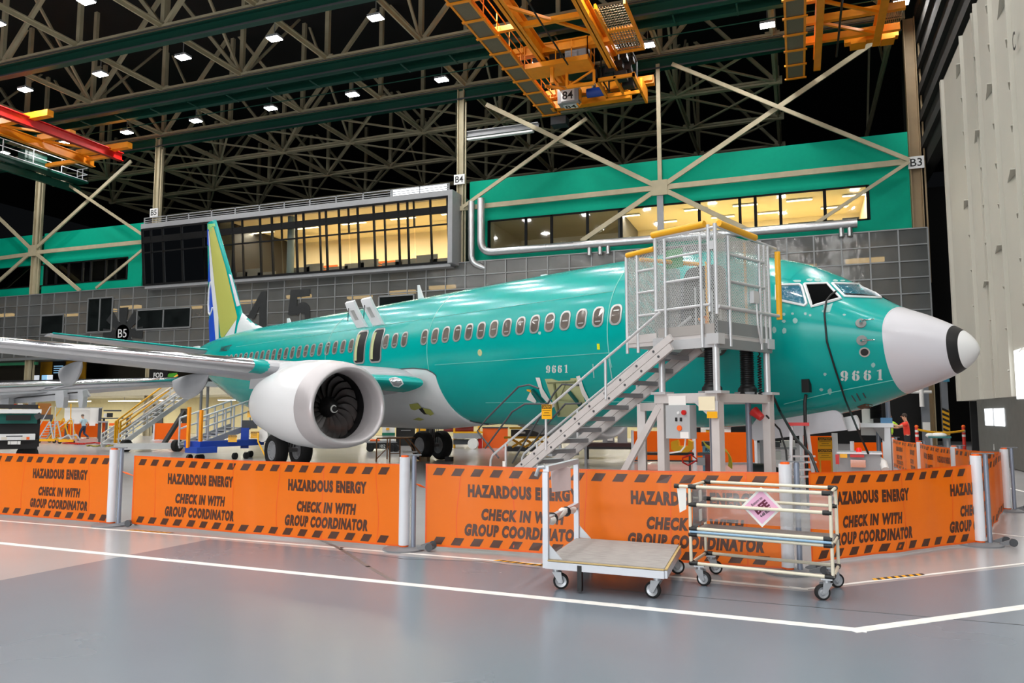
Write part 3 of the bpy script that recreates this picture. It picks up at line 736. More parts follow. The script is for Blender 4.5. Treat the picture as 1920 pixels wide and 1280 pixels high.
# pale film on the crown
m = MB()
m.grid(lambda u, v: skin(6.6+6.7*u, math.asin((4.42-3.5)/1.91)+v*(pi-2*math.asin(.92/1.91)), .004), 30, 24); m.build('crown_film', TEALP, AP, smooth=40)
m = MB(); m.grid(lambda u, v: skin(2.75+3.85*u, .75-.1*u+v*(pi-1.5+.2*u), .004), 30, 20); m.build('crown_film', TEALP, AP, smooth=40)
SEAM = mat('panel_seam', (120, 196, 188), .5)
for s in (13.32, 19.25, 6.6):
    m = MB(); m.loft([[skin(s+d, pi*(-.12+1.24*i/60), o) for i in range(61)] for d, o in ((-.012, .003), (-.012, .007), (.012, .007), (.012, .003))], open_ring=True); m.build('skin_seam', SEAM, AP)
for z, s0, s1 in ((4.42, 6.6, 27.5), (3.05, 6.5, 13), (2.0, 4.2, 11.4)):
    m = MB(); m.path([skin_sz(s0+(s1-s0)*i/40, z, .002) for i in range(41)], .007, 5); m.build('skin_seam', SEAM, AP)
m = MB(); px_line(m, FB, [(1470, 757), (1560, 735), (1675, 712)], .007); m.build('skin_seam', SEAM, AP)
# cabin windows
WOUT, WIN = rrect(.33, .46, .13), rrect(.25, .38, .11)
def cabin_window(s, z=3.86):
    k = len(WOUT); m = MB()
    R = [[skin_sz(s+x*a, z+y*a, o) for x, y in W] for W, a, o in ((WOUT, 1, .002), (WOUT, 1, .016), (WIN, 1, .016), (WIN, 1, .004))]
    m.loft(R, caps=False); f = m.build('window_frame', FRAMEM, AP, smooth=40)
    g = MB(); P = [skin_sz(s+x, z+y, .006) for x, y in WIN]; g.add([skin_sz(s, z, .006)]+P, [(0, i+1, (i+1) % k+1) for i in range(k)]); g.build('pane', CABG, f)
    h = MB(); h.prism([tuple(skin_sz(s+x, z+y, .009)) for x, y in ((-.08, -.12+.1*(int(s*7) % 3)), (.08, -.12+.1*(int(s*7) % 3)), (.08, -.09+.1*(int(s*7) % 3)), (-.08, -.09+.1*(int(s*7) % 3)))], tuple(STB*.003)); h.build('shade', FRAMEM, f)
for i in list(range(15))+[16, 17, 18]+[22, 23, 24, 25]+list(range(26, 44)):
    s = 6.38+.508*i+(.02*(i-20) if i > 20 else 0); cabin_window(s)
def disc_sz(m, s, z, W, off, n=6):
    R = [[skin_sz(s+x*q, z+y*q, off) for x, y in W] for q in [(i+.02)/(n+.02) for i in range(n+1)]]
    m.loft(R, caps=False)
# overwing exits: black patches for the unlit openings, jambs and the raised hatches
for k, s in enumerate((16.05, 17.02)):
    m = MB(); W = rrect(.58, .98, .12)
    disc_sz(m, s, 3.78, W, .012)
    op = m.build('exit_black_patch', BLACK, AP)
    m = MB(); W2 = rrect(.68, 1.08, .15)
    m.loft([[skin_sz(s+x, 3.78+y, o) for x, y in A] for A, o in ((W2, .002), (W2, .02), (W, .02), (W, .008))], caps=False); m.build('exit_frame', FRAMEM, op)
    m = MB(); m.grid(lambda u, v: skin_sz(s+.28-.15*u, 3.36+.84*v, .02), 3, 8); m.build('exit_jamb', CHALK, op)
    # hatch hinged at the top, swung up and outward
    hinge = skin_sz(s, 4.40, .03); a, b = [], []
    for j in range(9):
        t = j/8; out = .05+.55*sin(t*1.1); up = 1.0*t*(1-.18*t)
        a.append(hinge+STB*out+Vector((0, 0, up))); b.append(a[-1]+STB*.10*cos(t)-Vector((0, 0, .06*t)))
    m = MB(); R = []
    for p, q in zip(a, b):
        e = AFT*.27; R.append([p-e, p+e, q+e, q-e])
    m.loft(R); ht = m.build('exit_hatch', PWHITE, AP)
    m = MB(); m.loft([[q+AFT*.1-STB*-.004, q-AFT*.1-STB*-.004, q-AFT*.1+STB*.012, q+AFT*.1+STB*.012] for q in b[2:6]]); m.build('hatch_window', FRAMEM, ht)
    m = MB(); m.tube(b[6]+AFT*.15, b[6]+AFT*.15+STB*.02-Vector((0, 0, .42)), .012, 6); m.build('hatch_strut', BLACK, ht)
# flight deck windows
def cockpit(poly, mt, nm, off=.012, rim=.028):
    m = MB(); px_patch(m, FB, poly, off, 7); o = m.build(nm, mt, AP, smooth=60)
    m = MB(); px_line(m, FB, poly+[poly[0]], rim, off, 6); m.build('window_frame', PWHITE, o, smooth=60); return o
cockpit([(1456, 535), (1499, 534), (1503, 537), (1512, 569), (1508, 573), (1456, 562)], COCKG, 'cockpit_side_window')
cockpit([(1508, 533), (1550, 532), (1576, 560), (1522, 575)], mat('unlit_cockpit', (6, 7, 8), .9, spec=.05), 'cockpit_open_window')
ws = cockpit([(1560, 532), (1618, 534), (1651, 559), (1583, 556)], COCKG, 'windshield')
m = MB(); px_line(m, FB, [(1584, 553), (1616, 555), (1640, 558)], .012, .03); m.build('wiper', BLACK, ws)
# far-side windshield, mirrored
def mirror(p): s, l, z = to_pl(p); return _pl0(s, -l, z)
m = MB(); px_patch(m, FB, [(1566, 533), (1616, 535), (1649, 559), (1590, 556)], .012, 7); m.v = [mirror(p) for p in m.v]; m.build('windshield', COCKG, AP, smooth=60)
# sanded and taped patches, probes, numbers
m = MB()
rr = random.Random(3)
def blob(x, y, rx, ry): px_patch(m, FB, [(x+rx*cos(2*pi*i/9)*rr.uniform(.8, 1.15), y+ry*sin(2*pi*i/9)*rr.uniform(.8, 1.15)) for i in range(9)], .005, 20)
for x, y, rx, ry in ((1495, 527, 8, 2.6), (1518, 525, 6, 2.5), (1533, 525, 7, 3), (1566, 526, 5, 2), (1580, 526, 5, 2), (1470, 589, 3, 3), (1486, 588, 3, 2.5), (1510, 588, 3, 3), (1519, 591, 2.5, 2.5),
    (1470, 602, 4, 3), (1452, 618, 4, 6), (1471, 620, 4, 6), (1491, 601, 5, 5), (1545, 583, 4, 3), (1548, 573, 5, 3), (1637, 684, 4, 4.5), (1547, 701, 3, 3), (1556, 733, 4, 6), (1540, 730, 4, 3), (1583, 590, 3, 2), (1176, 606, 3, 3), (1012, 624, 3, 3)):
    blob(x, y, rx, ry)
m.build('sanded_spots', PATCHW, AP)
m = MB(); px_patch(m, FB, [(1544, 575), (1562, 568), (1556, 585), (1546, 586)], .006, 8); m.build('masking_tape', PATCHW, AP)
def probe(px, py):
    p = cast_px(FB, px, py, .0); n = (cast_px(FB, px, py, .1)-p).normalized(); m = MB()
    m.lathe(p, n, [(0, .09), (.02, .085), (.02, .001)], 20); o = m.build('probe_plate', MATS['window_rim_metal'] if False else mat('probe_grey', (136, 138, 136), .55) if 'probe_grey' not in MATS else MATS['probe_grey'], AP, smooth=40)
    q = p+n*.12; m = MB(); m.path([p+n*.01, p+n*.09, q-AFT*.05, q-AFT*.22], [.035, .025, .018, .008], 8); m.build('pitot_tube', CHROME, o, smooth=40)
probe(1614, 606); probe(1616, 638)
p = cast_px(FB, 1621, 660, .0); n = (cast_px(FB, 1621, 660, .1)-p).normalized()
m = MB(); m.lathe(p, n, [(0, .088), (.014, .085), (.014, .065), (.006, .062)], 20); o = m.build('gauge_port', FRAMEM, AP, smooth=40)
m = MB(); m.lathe(p, n, [(.007, .063), (.008, .001)], 20); m.build('gauge_face', BLACK, o)
p = cast_px(FB, 900, 661, .0); n = (cast_px(FB, 900, 661, .1)-p).normalized()
m = MB(); m.lathe(p, n, [(.004, .09), (.012, .085), (.012, .045), (.002, .04), (.002, .001)], 18); m.build('drain_port', CHALK, AP, smooth=40)
m = MB(); px_patch(m, FB, [(1119.5, 644), (1124.5, 644), (1125.5, 655), (1120, 655)], .008, 6); m.build('yellow_tape', mat('bright_tape', (214, 222, 20), .5), AP)
m = MB(); px_patch(m, FB, [(1141, 672), (1143, 672), (1149, 710), (1147, 710)], .008, 6); px_patch(m, FB, [(1111, 682), (1113, 682), (1115, 708), (1113, 708)], .008, 6); m.build('pale_tape', PATCHW, AP)
# stencil numbers: heavy slab digits with stencil breaks
def digit_polys(c):
    A = lambda cx, cy, rx, ry, a0, a1, n=10: [(cx+rx*cos(a0+(a1-a0)*i/n), cy+ry*sin(a0+(a1-a0)*i/n)) for i in range(n+1)]
    if c == '1':
        return [[(-.12, -.5), (.34, -.5), (.34, -.40), (-.12, -.40)], [(-.02, -.4), (.24, -.4), (.24, .5), (.08, .5), (-.02, .42)], [(-.2, .30), (-.02, .36), (-.02, .44), (-.2, .40)]]
    r = A(0, -.17, .37, .33, pi*1.54, pi*2.46)+A(0, -.17, .09, .24, pi*2.46, pi*1.54)          # right half of the ring
    l = A(0, -.17, .37, .33, pi*.54, pi*1.46)+A(0, -.17, .09, .24, pi*1.46, pi*.54)
    up = A(.0, .0, .37, .5, pi*.55, pi*.95)+A(.0, .0, .10, .38, pi*.95, pi*.55)
    dot = A(.2, .32, .15, .13, 0, 2*pi, 10)[:-1]
    P = [r, l, up, dot]
    if c == '9': P = [[(-x, -y) for x, y in q] for q in P]
    return P
def stencil(mb, txt, bv, x0, y0, x1, y1, wd, ht, off=.006):
    for i, c in enumerate(txt):
        t = i/(len(txt)-1); cx, cy = x0+(x1-x0)*t, y0+(y1-y0)*t
        for q in digit_polys(c): px_patch(mb, bv, [(cx+x*wd, cy-y*ht) for x, y in q], off, 6)
m = MB(); stencil(m, '9661', FB, 1583, 704.5, 1648, 702, 19, 20); m.build('stencil_number', NUMW, AP)
m = MB(); stencil(m, '9661', FB, 1028, 692, 1061, 691, 10.5, 15); m.build('stencil_number', NUMW, AP)
m = MB(); write(m, 'N4022T', lambda x, y: skin_sz(28.75-x, 4.42+y, .008), 1.25, .26, bold=.02); m.build('registration', BLACK, AP)
# forward cargo door opening with its door swung inside and gusset tapes
C = [(1022, 710), (1083, 708), (1098, 755), (1108, 780), (1046, 781), (1036, 752)]
m = MB(); px_patch(m, FB, C, .008, 8); cg = m.build('cargo_opening', CHALK, AP, smooth=60)
m = MB(); px_patch(m, FB, [(1034, 709), (1071, 707), (1068, 715), (1050, 714)], .014, 8); m.build('cargo_top_lip', TEAL, cg)  # teal lip along the top edge of the opening
m = MB()
px_patch(m, FB, [(1005, 707), (1013, 707), (1018, 727), (1031, 748), (1041, 760), (1036, 764), (1016, 742)], .02, 8); px_patch(m, FB, [(1081, 705), (1088, 703), (1096, 728), (1109, 755), (1104, 757), (1092, 738)], .02, 8); m.build('masking_strips', PAPER, cg)
m = MB(); px_line(m, FB, [(1040, 716), (1048, 776)], .03, .03); px_line(m, FB, [(1064, 714), (1050, 748)], .012, .04); px_line(m, FB, [(1050, 748), (1100, 752)], .014, .04); px_line(m, FB, [(1028, 716), (1080, 714)], .03, .02); m.build('opening_frame', mat('olive_frame', (130, 134, 96), .6), cg)
m = MB(); px_line(m, FB, [(1000, 728), (1028, 761)], .045, .06); px_line(m, FB, [(1068, 730), (1094, 762)], .045, .06); m.build('door_spring', mat('dark_teal', (0, 84, 80), .4), cg)
p = cast_px(FB, 998, 738, .1); m = MB(); m.prism([tuple(cast_px(FB, x, y, .08)) for x, y in ((998, 731), (1009, 748), (1007, 752), (991, 745))], tuple(STB*.004)); px_patch(m, FB, [(991, 727), (1002, 728), (999, 733), (991, 730)], .07, 8, 1); m.build('hanging_tag', [PAPER, YEL], cg)
# power receptacle door
m = MB(); c = cast_px(FB, 1514, 722, .02); m.obox(c+STB*.03, AFT*.07, STB*.05, (0, 0, .12)); m.build('power_receptacle', BLACK, AP)
# scuffs on the chin
m = MB()
for q in (((1597, 741), (1604, 752)), ((1606, 737), (1613, 750)), ((1618, 736), (1623, 745))): px_line(m, FB, list(q), .012, .004, 4)
m.build('chin_scuffs', DGREY, AP)
# chin opening in front of the nose gear
m = MB(); px_patch(m, FB, [(1606, 762), (1622, 756), (1636, 758), (1634, 763), (1616, 768)], .006, 8); m.build('chin_opening', mat('brown_cavity', (96, 60, 26), .7), AP)
# belly fairing
FPX_ = [to_pl(cast_px(FB, *p, 0)) for p in ((893, 791), (880, 788), (870, 782), (858, 757), (845, 733), (828, 712), (812, 698), (800, 692), (775, 690))]
FSZ = [(s, z-TILT*(s-6.4)) for s, l, z in FPX_]
FSZ = [(FSZ[0][0]-.25, FSZ[0][1]-.05)]+FSZ+[(20, FSZ[-1][1]), (21.5, 2.5), (23, 1.5), (24, 1.42)]
def zf(s):
    for (a, za), (b, zb_) in zip(FSZ[:-1], FSZ[1:]):
        if s <= b: return za+(zb_-za)*max(0, s-a)/max(1e-6, b-a)
    return 1.45
m = MB(); R = []
SF0 = FSZ[0][0]
for i in range(81):
    s = SF0+(23-SF0)*(i/80)**1.3; zt, zb, hw, zm = sect(s); th = math.asin(max(-1, min(1, (zf(s)-zm)/(zm-zb)))); a = min(1, (s-SF0)/2.5)*min(1, (23-s)/1.5)
    row = []
    for j in range(25):
        t = j/24; ang = th+(-pi-2*th)*t; row.append(skin(s, ang, .012+(.05+.14*sin(pi*t))*a*min(1, 6*min(t, 1-t))))
    R.append(row)
m.loft(R, open_ring=True); BF = m.build('belly_fairing', PWHITE, AP, smooth=40); BFB = bvh_of(m)
m = MB(); m.path([skin_sz(q, zf(q), .014) for q in [SF0+(15-SF0)*(i/40) for i in range(41)]], .016, 6); m.build('fairing_seal', DGREY, BF)
m = MB(); px_patch(m, BFB, [(768, 757), (784, 755), (791, 764), (778, 768), (771, 766)], .02, 8); px_patch(m, BFB, [(793, 764), (808, 767), (814, 775), (808, 778), (799, 774)], .02, 8); px_patch(m, BFB, [(774, 786), (785, 782), (796, 786), (788, 788)], .01, 8); m.build('primer_panel', YGREEN, BF)
m = MB(); px_patch(m, BFB, [(784, 763), (795, 764), (803, 776), (796, 776), (789, 770)], .015, 8); m.build('open_panel_hole', BLACK, BF)
# ---- wings
def le(l): return (15.9+.52*(l-4.83)) if l >= 4.83 else 15.9-.86*(4.83-l)
def te(l): return 20.6 if l <= 5.9 else 20.6+.335*(l-5.9)
def zw(l): return 2.72+.087*(l-2)
def foil(l, side, a=0.0, b=1.0, n=14, sh=0.0):
    """closed section between chord fractions a..b"""
    s0, c = le(l)+sh, te(l)-le(l)-sh; th = .125*c*(1-.012*l)
    def P(x, sg):
        y = th*(1.4845*sqrt(x)-.63*x-1.758*x*x+1.4215*x**3-.5075*x**4)*2
        return pl(s0+c*x, side*l, zw(l)-.012*c*x*2+(y*.52 if sg > 0 else -y*.48))
    X = [a+(b-a)*(.5-.5*cos(pi*i/n)) for i in range(n+1)]
    return [P(x, 1) for x in X[::-1]]+[P(x, -1) for x in X[1:]]
LS = [1.5, 2.6, 3.7, 4.83, 5.9, 8, 10.5, 13, 15.5, 17.2]
for side, nm in ((1, 'wing'), (-1, 'wing')):
    m = MB(); m.loft([foil(l, side, sh=max(0, 4.2-l)*.34) for l in LS]); W = m.build('wing', WGREY, AP, smooth=35); W['label'] = 'grey wing of the teal airplane %s' % ('reaching to the left edge' if side > 0 else 'on the far side')
    m = MB(); R = []
    for l in [5.6, 8, 10.5, 13, 15.5, 17.2]:
        q = foil(l, side, 0, .10, 10); c0 = sum(q, Vector())/len(q); R.append([c0+(p-c0)*1.045 for p in q])
    m.loft(R); m.build('slat', CHROME, W, smooth=40)
    m = MB(); R = []
    for l in (5.05, 5.3, 5.6):
        q = foil(l, side, 0, .10, 10); c0 = sum(q, Vector())/len(q); k = 1.05 if l > 5.2 else .7; R.append([c0+(p-c0)*k for p in q])
    m.loft(R); m.build('slat_end', TEAL, W, smooth=40)
    m = MB(); R = []
    for l in (1.95, 2.4, 2.9, 3.5):
        q = foil(l, side, 0, .13, 10); c0 = sum(q, Vector())/len(q); R.append([c0+(p-c0)*1.08-Vector((0, 0, (p-c0).z*.42+.16)) for p in q])
    m.loft(R); gl = m.build('wing_root_glove', TEAL, W, smooth=40)
    if side > 0: GB = bvh_of(m)
    for l, ln, dp in ((6.0, 3.3, .62), (9.1, 2.9, .55), (12.8, 2.4, .42)):
        m = MB(); R = []; s0 = te(l)-ln*.62
        for i in range(13):
            t = i/12; r = sin(pi*min(1, t*1.0))**.6; zc = zw(l)-.22-.28*r*dp/.6-.15*t
            R.append([pl(s0+ln*t, side*l+.16*r*cos(a)+1e-3*cos(a), zc+(dp*.62*r+1e-3)*sin(a)) for a in [2*pi*k/12 for k in range(12)]])
        m.loft(R); m.build('flap_track_fairing', WGREY, W, smooth=40)
m = MB(); px_patch(m, GB, [(730, 711), (742, 709), (752, 712), (756, 718), (748, 724), (738, 722)], .02, 6); lt = m.build('landing_light', CHROME, AP, smooth=50)
m = MB(); px_line(m, GB, [(730, 711), (742, 709), (752, 712), (756, 718), (748, 724), (738, 722), (730, 711)], .02, .02, 3); m.build('light_rim', PWHITE, lt)
# ---- engines
def engine(side):
    ex, ez, es = 4.83*side, 1.84, 12.4; N = 56
    def ring(t, r, lo=.88):
        R = []
        for i in range(N):
            a = 2*pi*i/N; ry = r if sin(a) > 0 else r*(lo+(1-lo)*(1-abs(sin(a))**2))
            R.append(pl(es+t, ex+r*cos(a), ez+ry*sin(a)+.02*t))
        return R
    m = MB(); m.loft([ring(t, r) for t, r in ((.62, 1.17), (.9, 1.195), (1.3, 1.21), (1.9, 1.20), (2.5, 1.14), (3.1, 1.04), (3.6, .94), (4.0, .86))], caps=False)
    E = m.build('engine_nacelle', PWHITE, AP, smooth=40); E['label'] = 'white engine nacelle %s' % ('with grey lip nearest the camera' if side > 0 else 'hidden on the far side')
    m = MB(); m.loft([ring(t, r) for t, r in ((.62, 1.172), (.35, 1.14), (.15, 1.095), (.05, 1.05), (.005, 1.01), (0, .98), (.02, .95), (.08, .915), (.2, .89), (.4, .875))], caps=False); m.build('inlet_lip', LIPG, E, smooth=50)
    m = MB(); m.loft([ring(t, r, .97) for t, r in ((.4, .875), (.6, .872), (.8, .88))], caps=False); m.build('inlet_duct', LIPG, E, smooth=40)
    m = MB(); m.loft([ring(t, r, 1.0) for t, r in ((.8, .875), (1.5, .89))], caps=False); m.build('fan_case', BLACK, E, smooth=40)
    m = MB(); m.loft([ring(1.45, .89, 1), ring(1.46, .01, 1)], caps=False); m.build('fan_back', BLACK, E)
    m = MB(); m.loft([ring(t, r, 1) for t, r in ((.72, .01), (.74, .06), (.82, .14), (.95, .22), (1.15, .29))], caps=False); sp = m.build('spinner', BLACK, E, smooth=50)
    m = MB(); P = []
    for i in range(22):
        a = .6+i/21*5.2; r = .035+.10*i/21; t = .72+.02+.06*i/21+r*.25
        P.append(pl(es+t-.03, ex-side*r*cos(a), ez+r*sin(a)))
    m.path(P, [.006+.016*sin(pi*i/21) for i in range(22)], 6); m.build('spinner_swirl', WHITE, sp)
    for k in range(18):
        m = MB(); R = []
        for j in range(8):
            q = j/7; r = .24+.63*q; a = 2*pi*k/18+.28*q*q-.1*sin(pi*q); tw = .9+.5*q; ch = .085+.035*q
            c = lambda f: pl(es+1.12+f*ch*cos(tw), ex+side*r*cos(a+f*ch*sin(tw)/r), ez+r*sin(a+f*ch*sin(tw)/r))
            t_ = .008; p0, p1 = c(-1), c(1); R.append([p0, c(0)+AFT*t_, p1, c(0)-AFT*t_])
        m.loft(R); m.build('fan_blade', FANM, E, smooth=40)
    m = MB(); m.loft([ring(t, r, 1) for t, r in ((3.6, .6), (4.6, .48), (5.3, .34), (5.3, .05))], caps=False); m.build('core_nozzle', GREY, E, smooth=40)
    m = MB(); R = []
    for t, z0, z1, wd in ((1.0, 2.9, 3.06, .05), (2.0, 2.8, 3.10, .17), (3.2, 2.6, 3.10, .24), (4.3, 2.4, 3.02, .24), (5.6, 2.4, 2.9, .2)):
        R.append([pl(es+t, ex-wd, z0), pl(es+t, ex+wd, z0), pl(es+t, ex+wd*.7, z1), pl(es+t, ex-wd*.7, z1)])
    m.loft(R); m.build('pylon', PWHITE, E, smooth=60)
engine(1); engine(-1)
# ---- tail
FINL = [(27.7, 5.40), (29.4, 5.78), (31.0, 6.5), (31.75, 7.6), (34.85, 11.75)]
def fle(z):
    for (a, za), (b, zb_) in zip(FINL[:-1], FINL[1:]):
        if z <= zb_: return a+(b-a)*max(0, (z-za))/(zb_-za)
    return FINL[-1][0]
def fte(z): return 35.12+(z-5.2)*.145
def fin_surf(s, z, sg):
    a, b = fle(z), fte(z); x = max(0, min(1, (s-a)/(b-a))); return _pl0(s, sg*(.19*(1-.07*(z-5)))*(4*x*(1-x))**.6, z)
m = MB(); R = []
for z in frange(5.0, 11.75, 22):
    a, b = fle(max(z, 5.4)), fte(z); X = [.5-.5*cos(pi*i/10) for i in range(11)]
    R.append([fin_surf(a+(b-a)*x, z, 1) for x in X]+[fin_surf(a+(b-a)*x, z, -1) for x in X[-2:0:-1]])
m.loft(R); FIN = m.build('tail_fin', TEAL, AP, smooth=30); FNB = bvh_of(m)
Z = lambda x, y: (360+x/4.74, 410+y/4.74)
def fin_patch(nm, poly, mt, off):
    m = MB(); px_patch(m, FNB, [Z(*p) for p in poly], off, 5); return m.build(nm, mt, FIN)
fin_patch('rudder', [(119, 105), (148, 88), (215, 1112), (160, 1138)], BLUE, .014)
fin_patch('rudder_white_band', [(148, 110), (153, 110), (205, 600), (238, 880), (242, 1106), (216, 1112), (196, 850), (166, 520)], PWHITE, .02)
fin_patch('fin_panel', [(154, 98), (193, 66), (300, 430), (403, 868), (402, 890), (270, 1070), (256, 1042), (228, 800), (205, 600), (170, 260)], YGREEN, .016)
fin_patch('fin_leading_patch', [(330, 490), (352, 500), (430, 770), (400, 780)], RADOME, .02)
fin_patch('dorsal_fairing', [(448, 838), (470, 850), (520, 900), (640, 950), (728, 993), (560, 1030), (390, 1060), (410, 940)], PWHITE, .016)
fin_patch('fin_root_patch', [(400, 892), (372, 1064), (280, 1088), (275, 1072)], PWHITE, .02)
fin_patch('fin_cap', [(120, 72), (150, 46), (205, 44), (212, 70), (190, 66), (152, 88), (121, 103)], mat('cap_green', (130, 196, 120), .45), .02)
m = MB(); px_line(m, FNB, [Z(172, 560), Z(158, 640), Z(152, 760), Z(156, 835), Z(166, 855), Z(180, 820), Z(188, 790)], .05, .03, 4); m.build('rudder_loop_mark', PWHITE, FIN)
for side in (1, -1):
    m = MB(); R = []
    for l, a, c, z in ((.3, 31.2, 3.6, 4.55), (1.0, 31.65, 3.3, 4.66), (7.1, 35.15, 1.35, 5.34)):
        th = .09*c; X = [.5-.5*cos(pi*i/8) for i in range(9)]; P = lambda x, sg: _pl0(a+c*x, side*l, z-.0*x+sg*th*(4*x*(1-x))**.5*(1-x*.5)*.6)
        R.append([P(x, 1) for x in X]+[P(x, -1) for x in X[-2:0:-1]])
    m.loft(R); H = m.build('tailplane', WGREY, AP, smooth=40)
    m = MB(); R = []
    for l, a, c, z in ((1.0, 31.60, .5, 4.67), (7.0, 35.05, .3, 5.34)):
        R.append([_pl0(a+c*(.5+.5*cos(t)), side*l, z+.13*c*sin(t)+.05) for t in [2*pi*k/12 for k in range(12)]])
    m.loft(R); m.build('tailplane_edge', TEAL, H, smooth=40)
p = pl(33.2, 1.3, 4.25); m = MB(); m.obox(p, AFT*.3, STB*.06, (0, 0, .55)); gd = m.build('aft_door', PWHITE, AP)
m = MB(); m.obox(p+STB*.065-Vector((0, 0, .15)), AFT*.07, STB*.005, (0, 0, .05)); m.build('door_marking', REDP, gd)
# ---- landing gear
def wheel(c, ax, r, wd, parent, hubm=WGREY, name='wheel'):
    ax = Vector(ax).normalized(); m = MB(); h = wd/2
    m.lathe(c, ax, [(-h*.75, r*.55), (-h, r*.7), (-h*.95, r*.88), (-h*.6, r*.98), (0, r), (h*.6, r*.98), (h*.95, r*.88), (h, r*.7), (h*.75, r*.55)], 32)
    o = m.build(name, RUBBER, parent, smooth=40)
    m = MB(); m.lathe(c, ax, [(-h*.7, .001), (-h*.7, r*.2), (-h*.5, r*.35), (-h*.8, r*.56), (h*.8, r*.56), (h*.5, r*.35), (h*.7, r*.2), (h*.7, .001)], 28)
    for i in range(12):
        a = 2*pi*i/12; u = Vector((0, 0, 1)); v = ax.cross(u); d = u*cos(a)+v*sin(a); s_ = ax*h*.78
        for sg in (-1, 1): m.tube(c+d*r*.45+s_*sg*.9, c+d*r*.45+s_*sg, .02, 6)
    m.build('hub', hubm, o, smooth=40); return o
for side, s0 in ((1, 19.6), (-1, 19.75)):
    c = _pl0(s0, 2.95*side, .56)
    m = MB(); m.tube(c, c+Vector((0, 0, 1.9)), .11, 14); m.tube(c+Vector((0, 0, .75)), c+Vector((0, 0, 2.0)), .16, 14)
    G_ = m.build('landing_gear_strut', GREY, AP, smooth=40); G_['label'] = 'main landing gear strut %s' % ('behind the near engine' if side > 0 else 'under the far wing root')
    m = MB(); m.tube(c-STB*.55, c+STB*.55, .07, 10); m.build('axle', GREY, G_, smooth=40)
    m = MB(); m.tube(c+Vector((0, 0, 1.5)), c-STB*1.1*side+Vector((0, 0, 1.75)), .07, 8); m.build('side_brace', GREY, G_, smooth=40)
    m = MB(); m.bar(c+AFT*.16+Vector((0, 0, .1)), c+AFT*.32+Vector((0, 0, .5)), .14, .05); m.bar(c+AFT*.32+Vector((0, 0, .5)), c+AFT*.16+Vector((0, 0, .95)), .14, .05); m.build('torsion_link', GREY, G_)
    m = MB()
    for q in range(4):
        m.path([c-AFT*.14+STB*(.06*q-.1)+Vector((0, 0, 1.4)), c-AFT*.26+STB*(.08*q-.12)+Vector((0, 0, .9)), c-AFT*.15+STB*(.1*q-.14)+Vector((0, 0, .1))], .014, 5)
    m.build('hoses', BLACK, G_)
    for q in (-.43, .43): wheel(c+STB*q, STB, .56, .40, G_)
c = _pl0(4.05, 0, .34); m = MB(); m.tube(c+Vector((0, 0, 1.5)), c, .08, 12); NG = m.build('nose_gear_strut', GREY, AP, smooth=40)
m = MB(); m.tube(c-STB*.25, c+STB*.25, .05, 8); m.build('axle', GREY, NG)
for q in (-.2, .2): wheel(c+STB*q, STB, .34, .2, NG)
# nose gear doors hanging open
def plate_px(nm, l, pts, th, mt, r=None):
    m = MB(); P = []
    for (px, py) in pts:
        d = ray(px, py); o = EYE-PN; t = (l-o.dot(STB))/d.dot(STB); P.append(EYE+d*t)
    m.prism([tuple(p) for p in P], tuple(STB*th)); return m.build(nm, mt, AP)
plate_px('nose_gear_door', .55, [(1405, 805), (1412, 794), (1420, 783), (1433, 782), (1442, 789), (1560, 769)]+bez((1566, 769), (1578, 773), (1579, 782), 4)+[(1586, 806), (1415, 826), (1406, 819)], -.05, RADOME)
plate_px('nose_gear_door', .3, [(1578, 783), (1604, 778)]+bez((1606, 780), (1614, 795), (1610, 806), 4)+[(1590, 808)], -.05, PWHITE)
# antennas
for s, hgt in ((10.4, .10), (26.0, .25)):
    m = MB(); p = pl(s, 0, 5.40); m.prism([tuple(p+AFT*.2), tuple(p-AFT*.2), tuple(p+Vector((0, 0, hgt))), tuple(p+AFT*.22+Vector((0, 0, hgt)))], tuple(STB*.03)); m.build('antenna', PWHITE, AP)
p = pl(16.3, 0, 5.40); m = MB(); m.prism([tuple(p+AFT*.16), tuple(p-AFT*.16), tuple(p+AFT*.12+Vector((0, 0, .52))), tuple(p+AFT*.22+Vector((0, 0, .52)))], tuple(STB*.04)); m.build('antenna', PWHITE, AP)
# service door 1R standing open by the front hull, behind the cage
p = skin_sz(3.95, 3.65, .3); m = MB(); W = rrect(.86, 1.72, .2); m.prism([tuple(p+AFT*x+STB*.02+Vector((0, 0, y))) for x, y in W], tuple(STB*.12)); sd = m.build('service_door', mat('door_insulation', (74, 74, 72), .85, noise=.1), AP)
m = MB(); s = 4.95; W = rrect(.8, 1.66, .18); disc_sz(m, s, 3.64, W, .012); m.build('doorway', DGREY, AP)  # dark patch on the skin stands for the unlit door opening
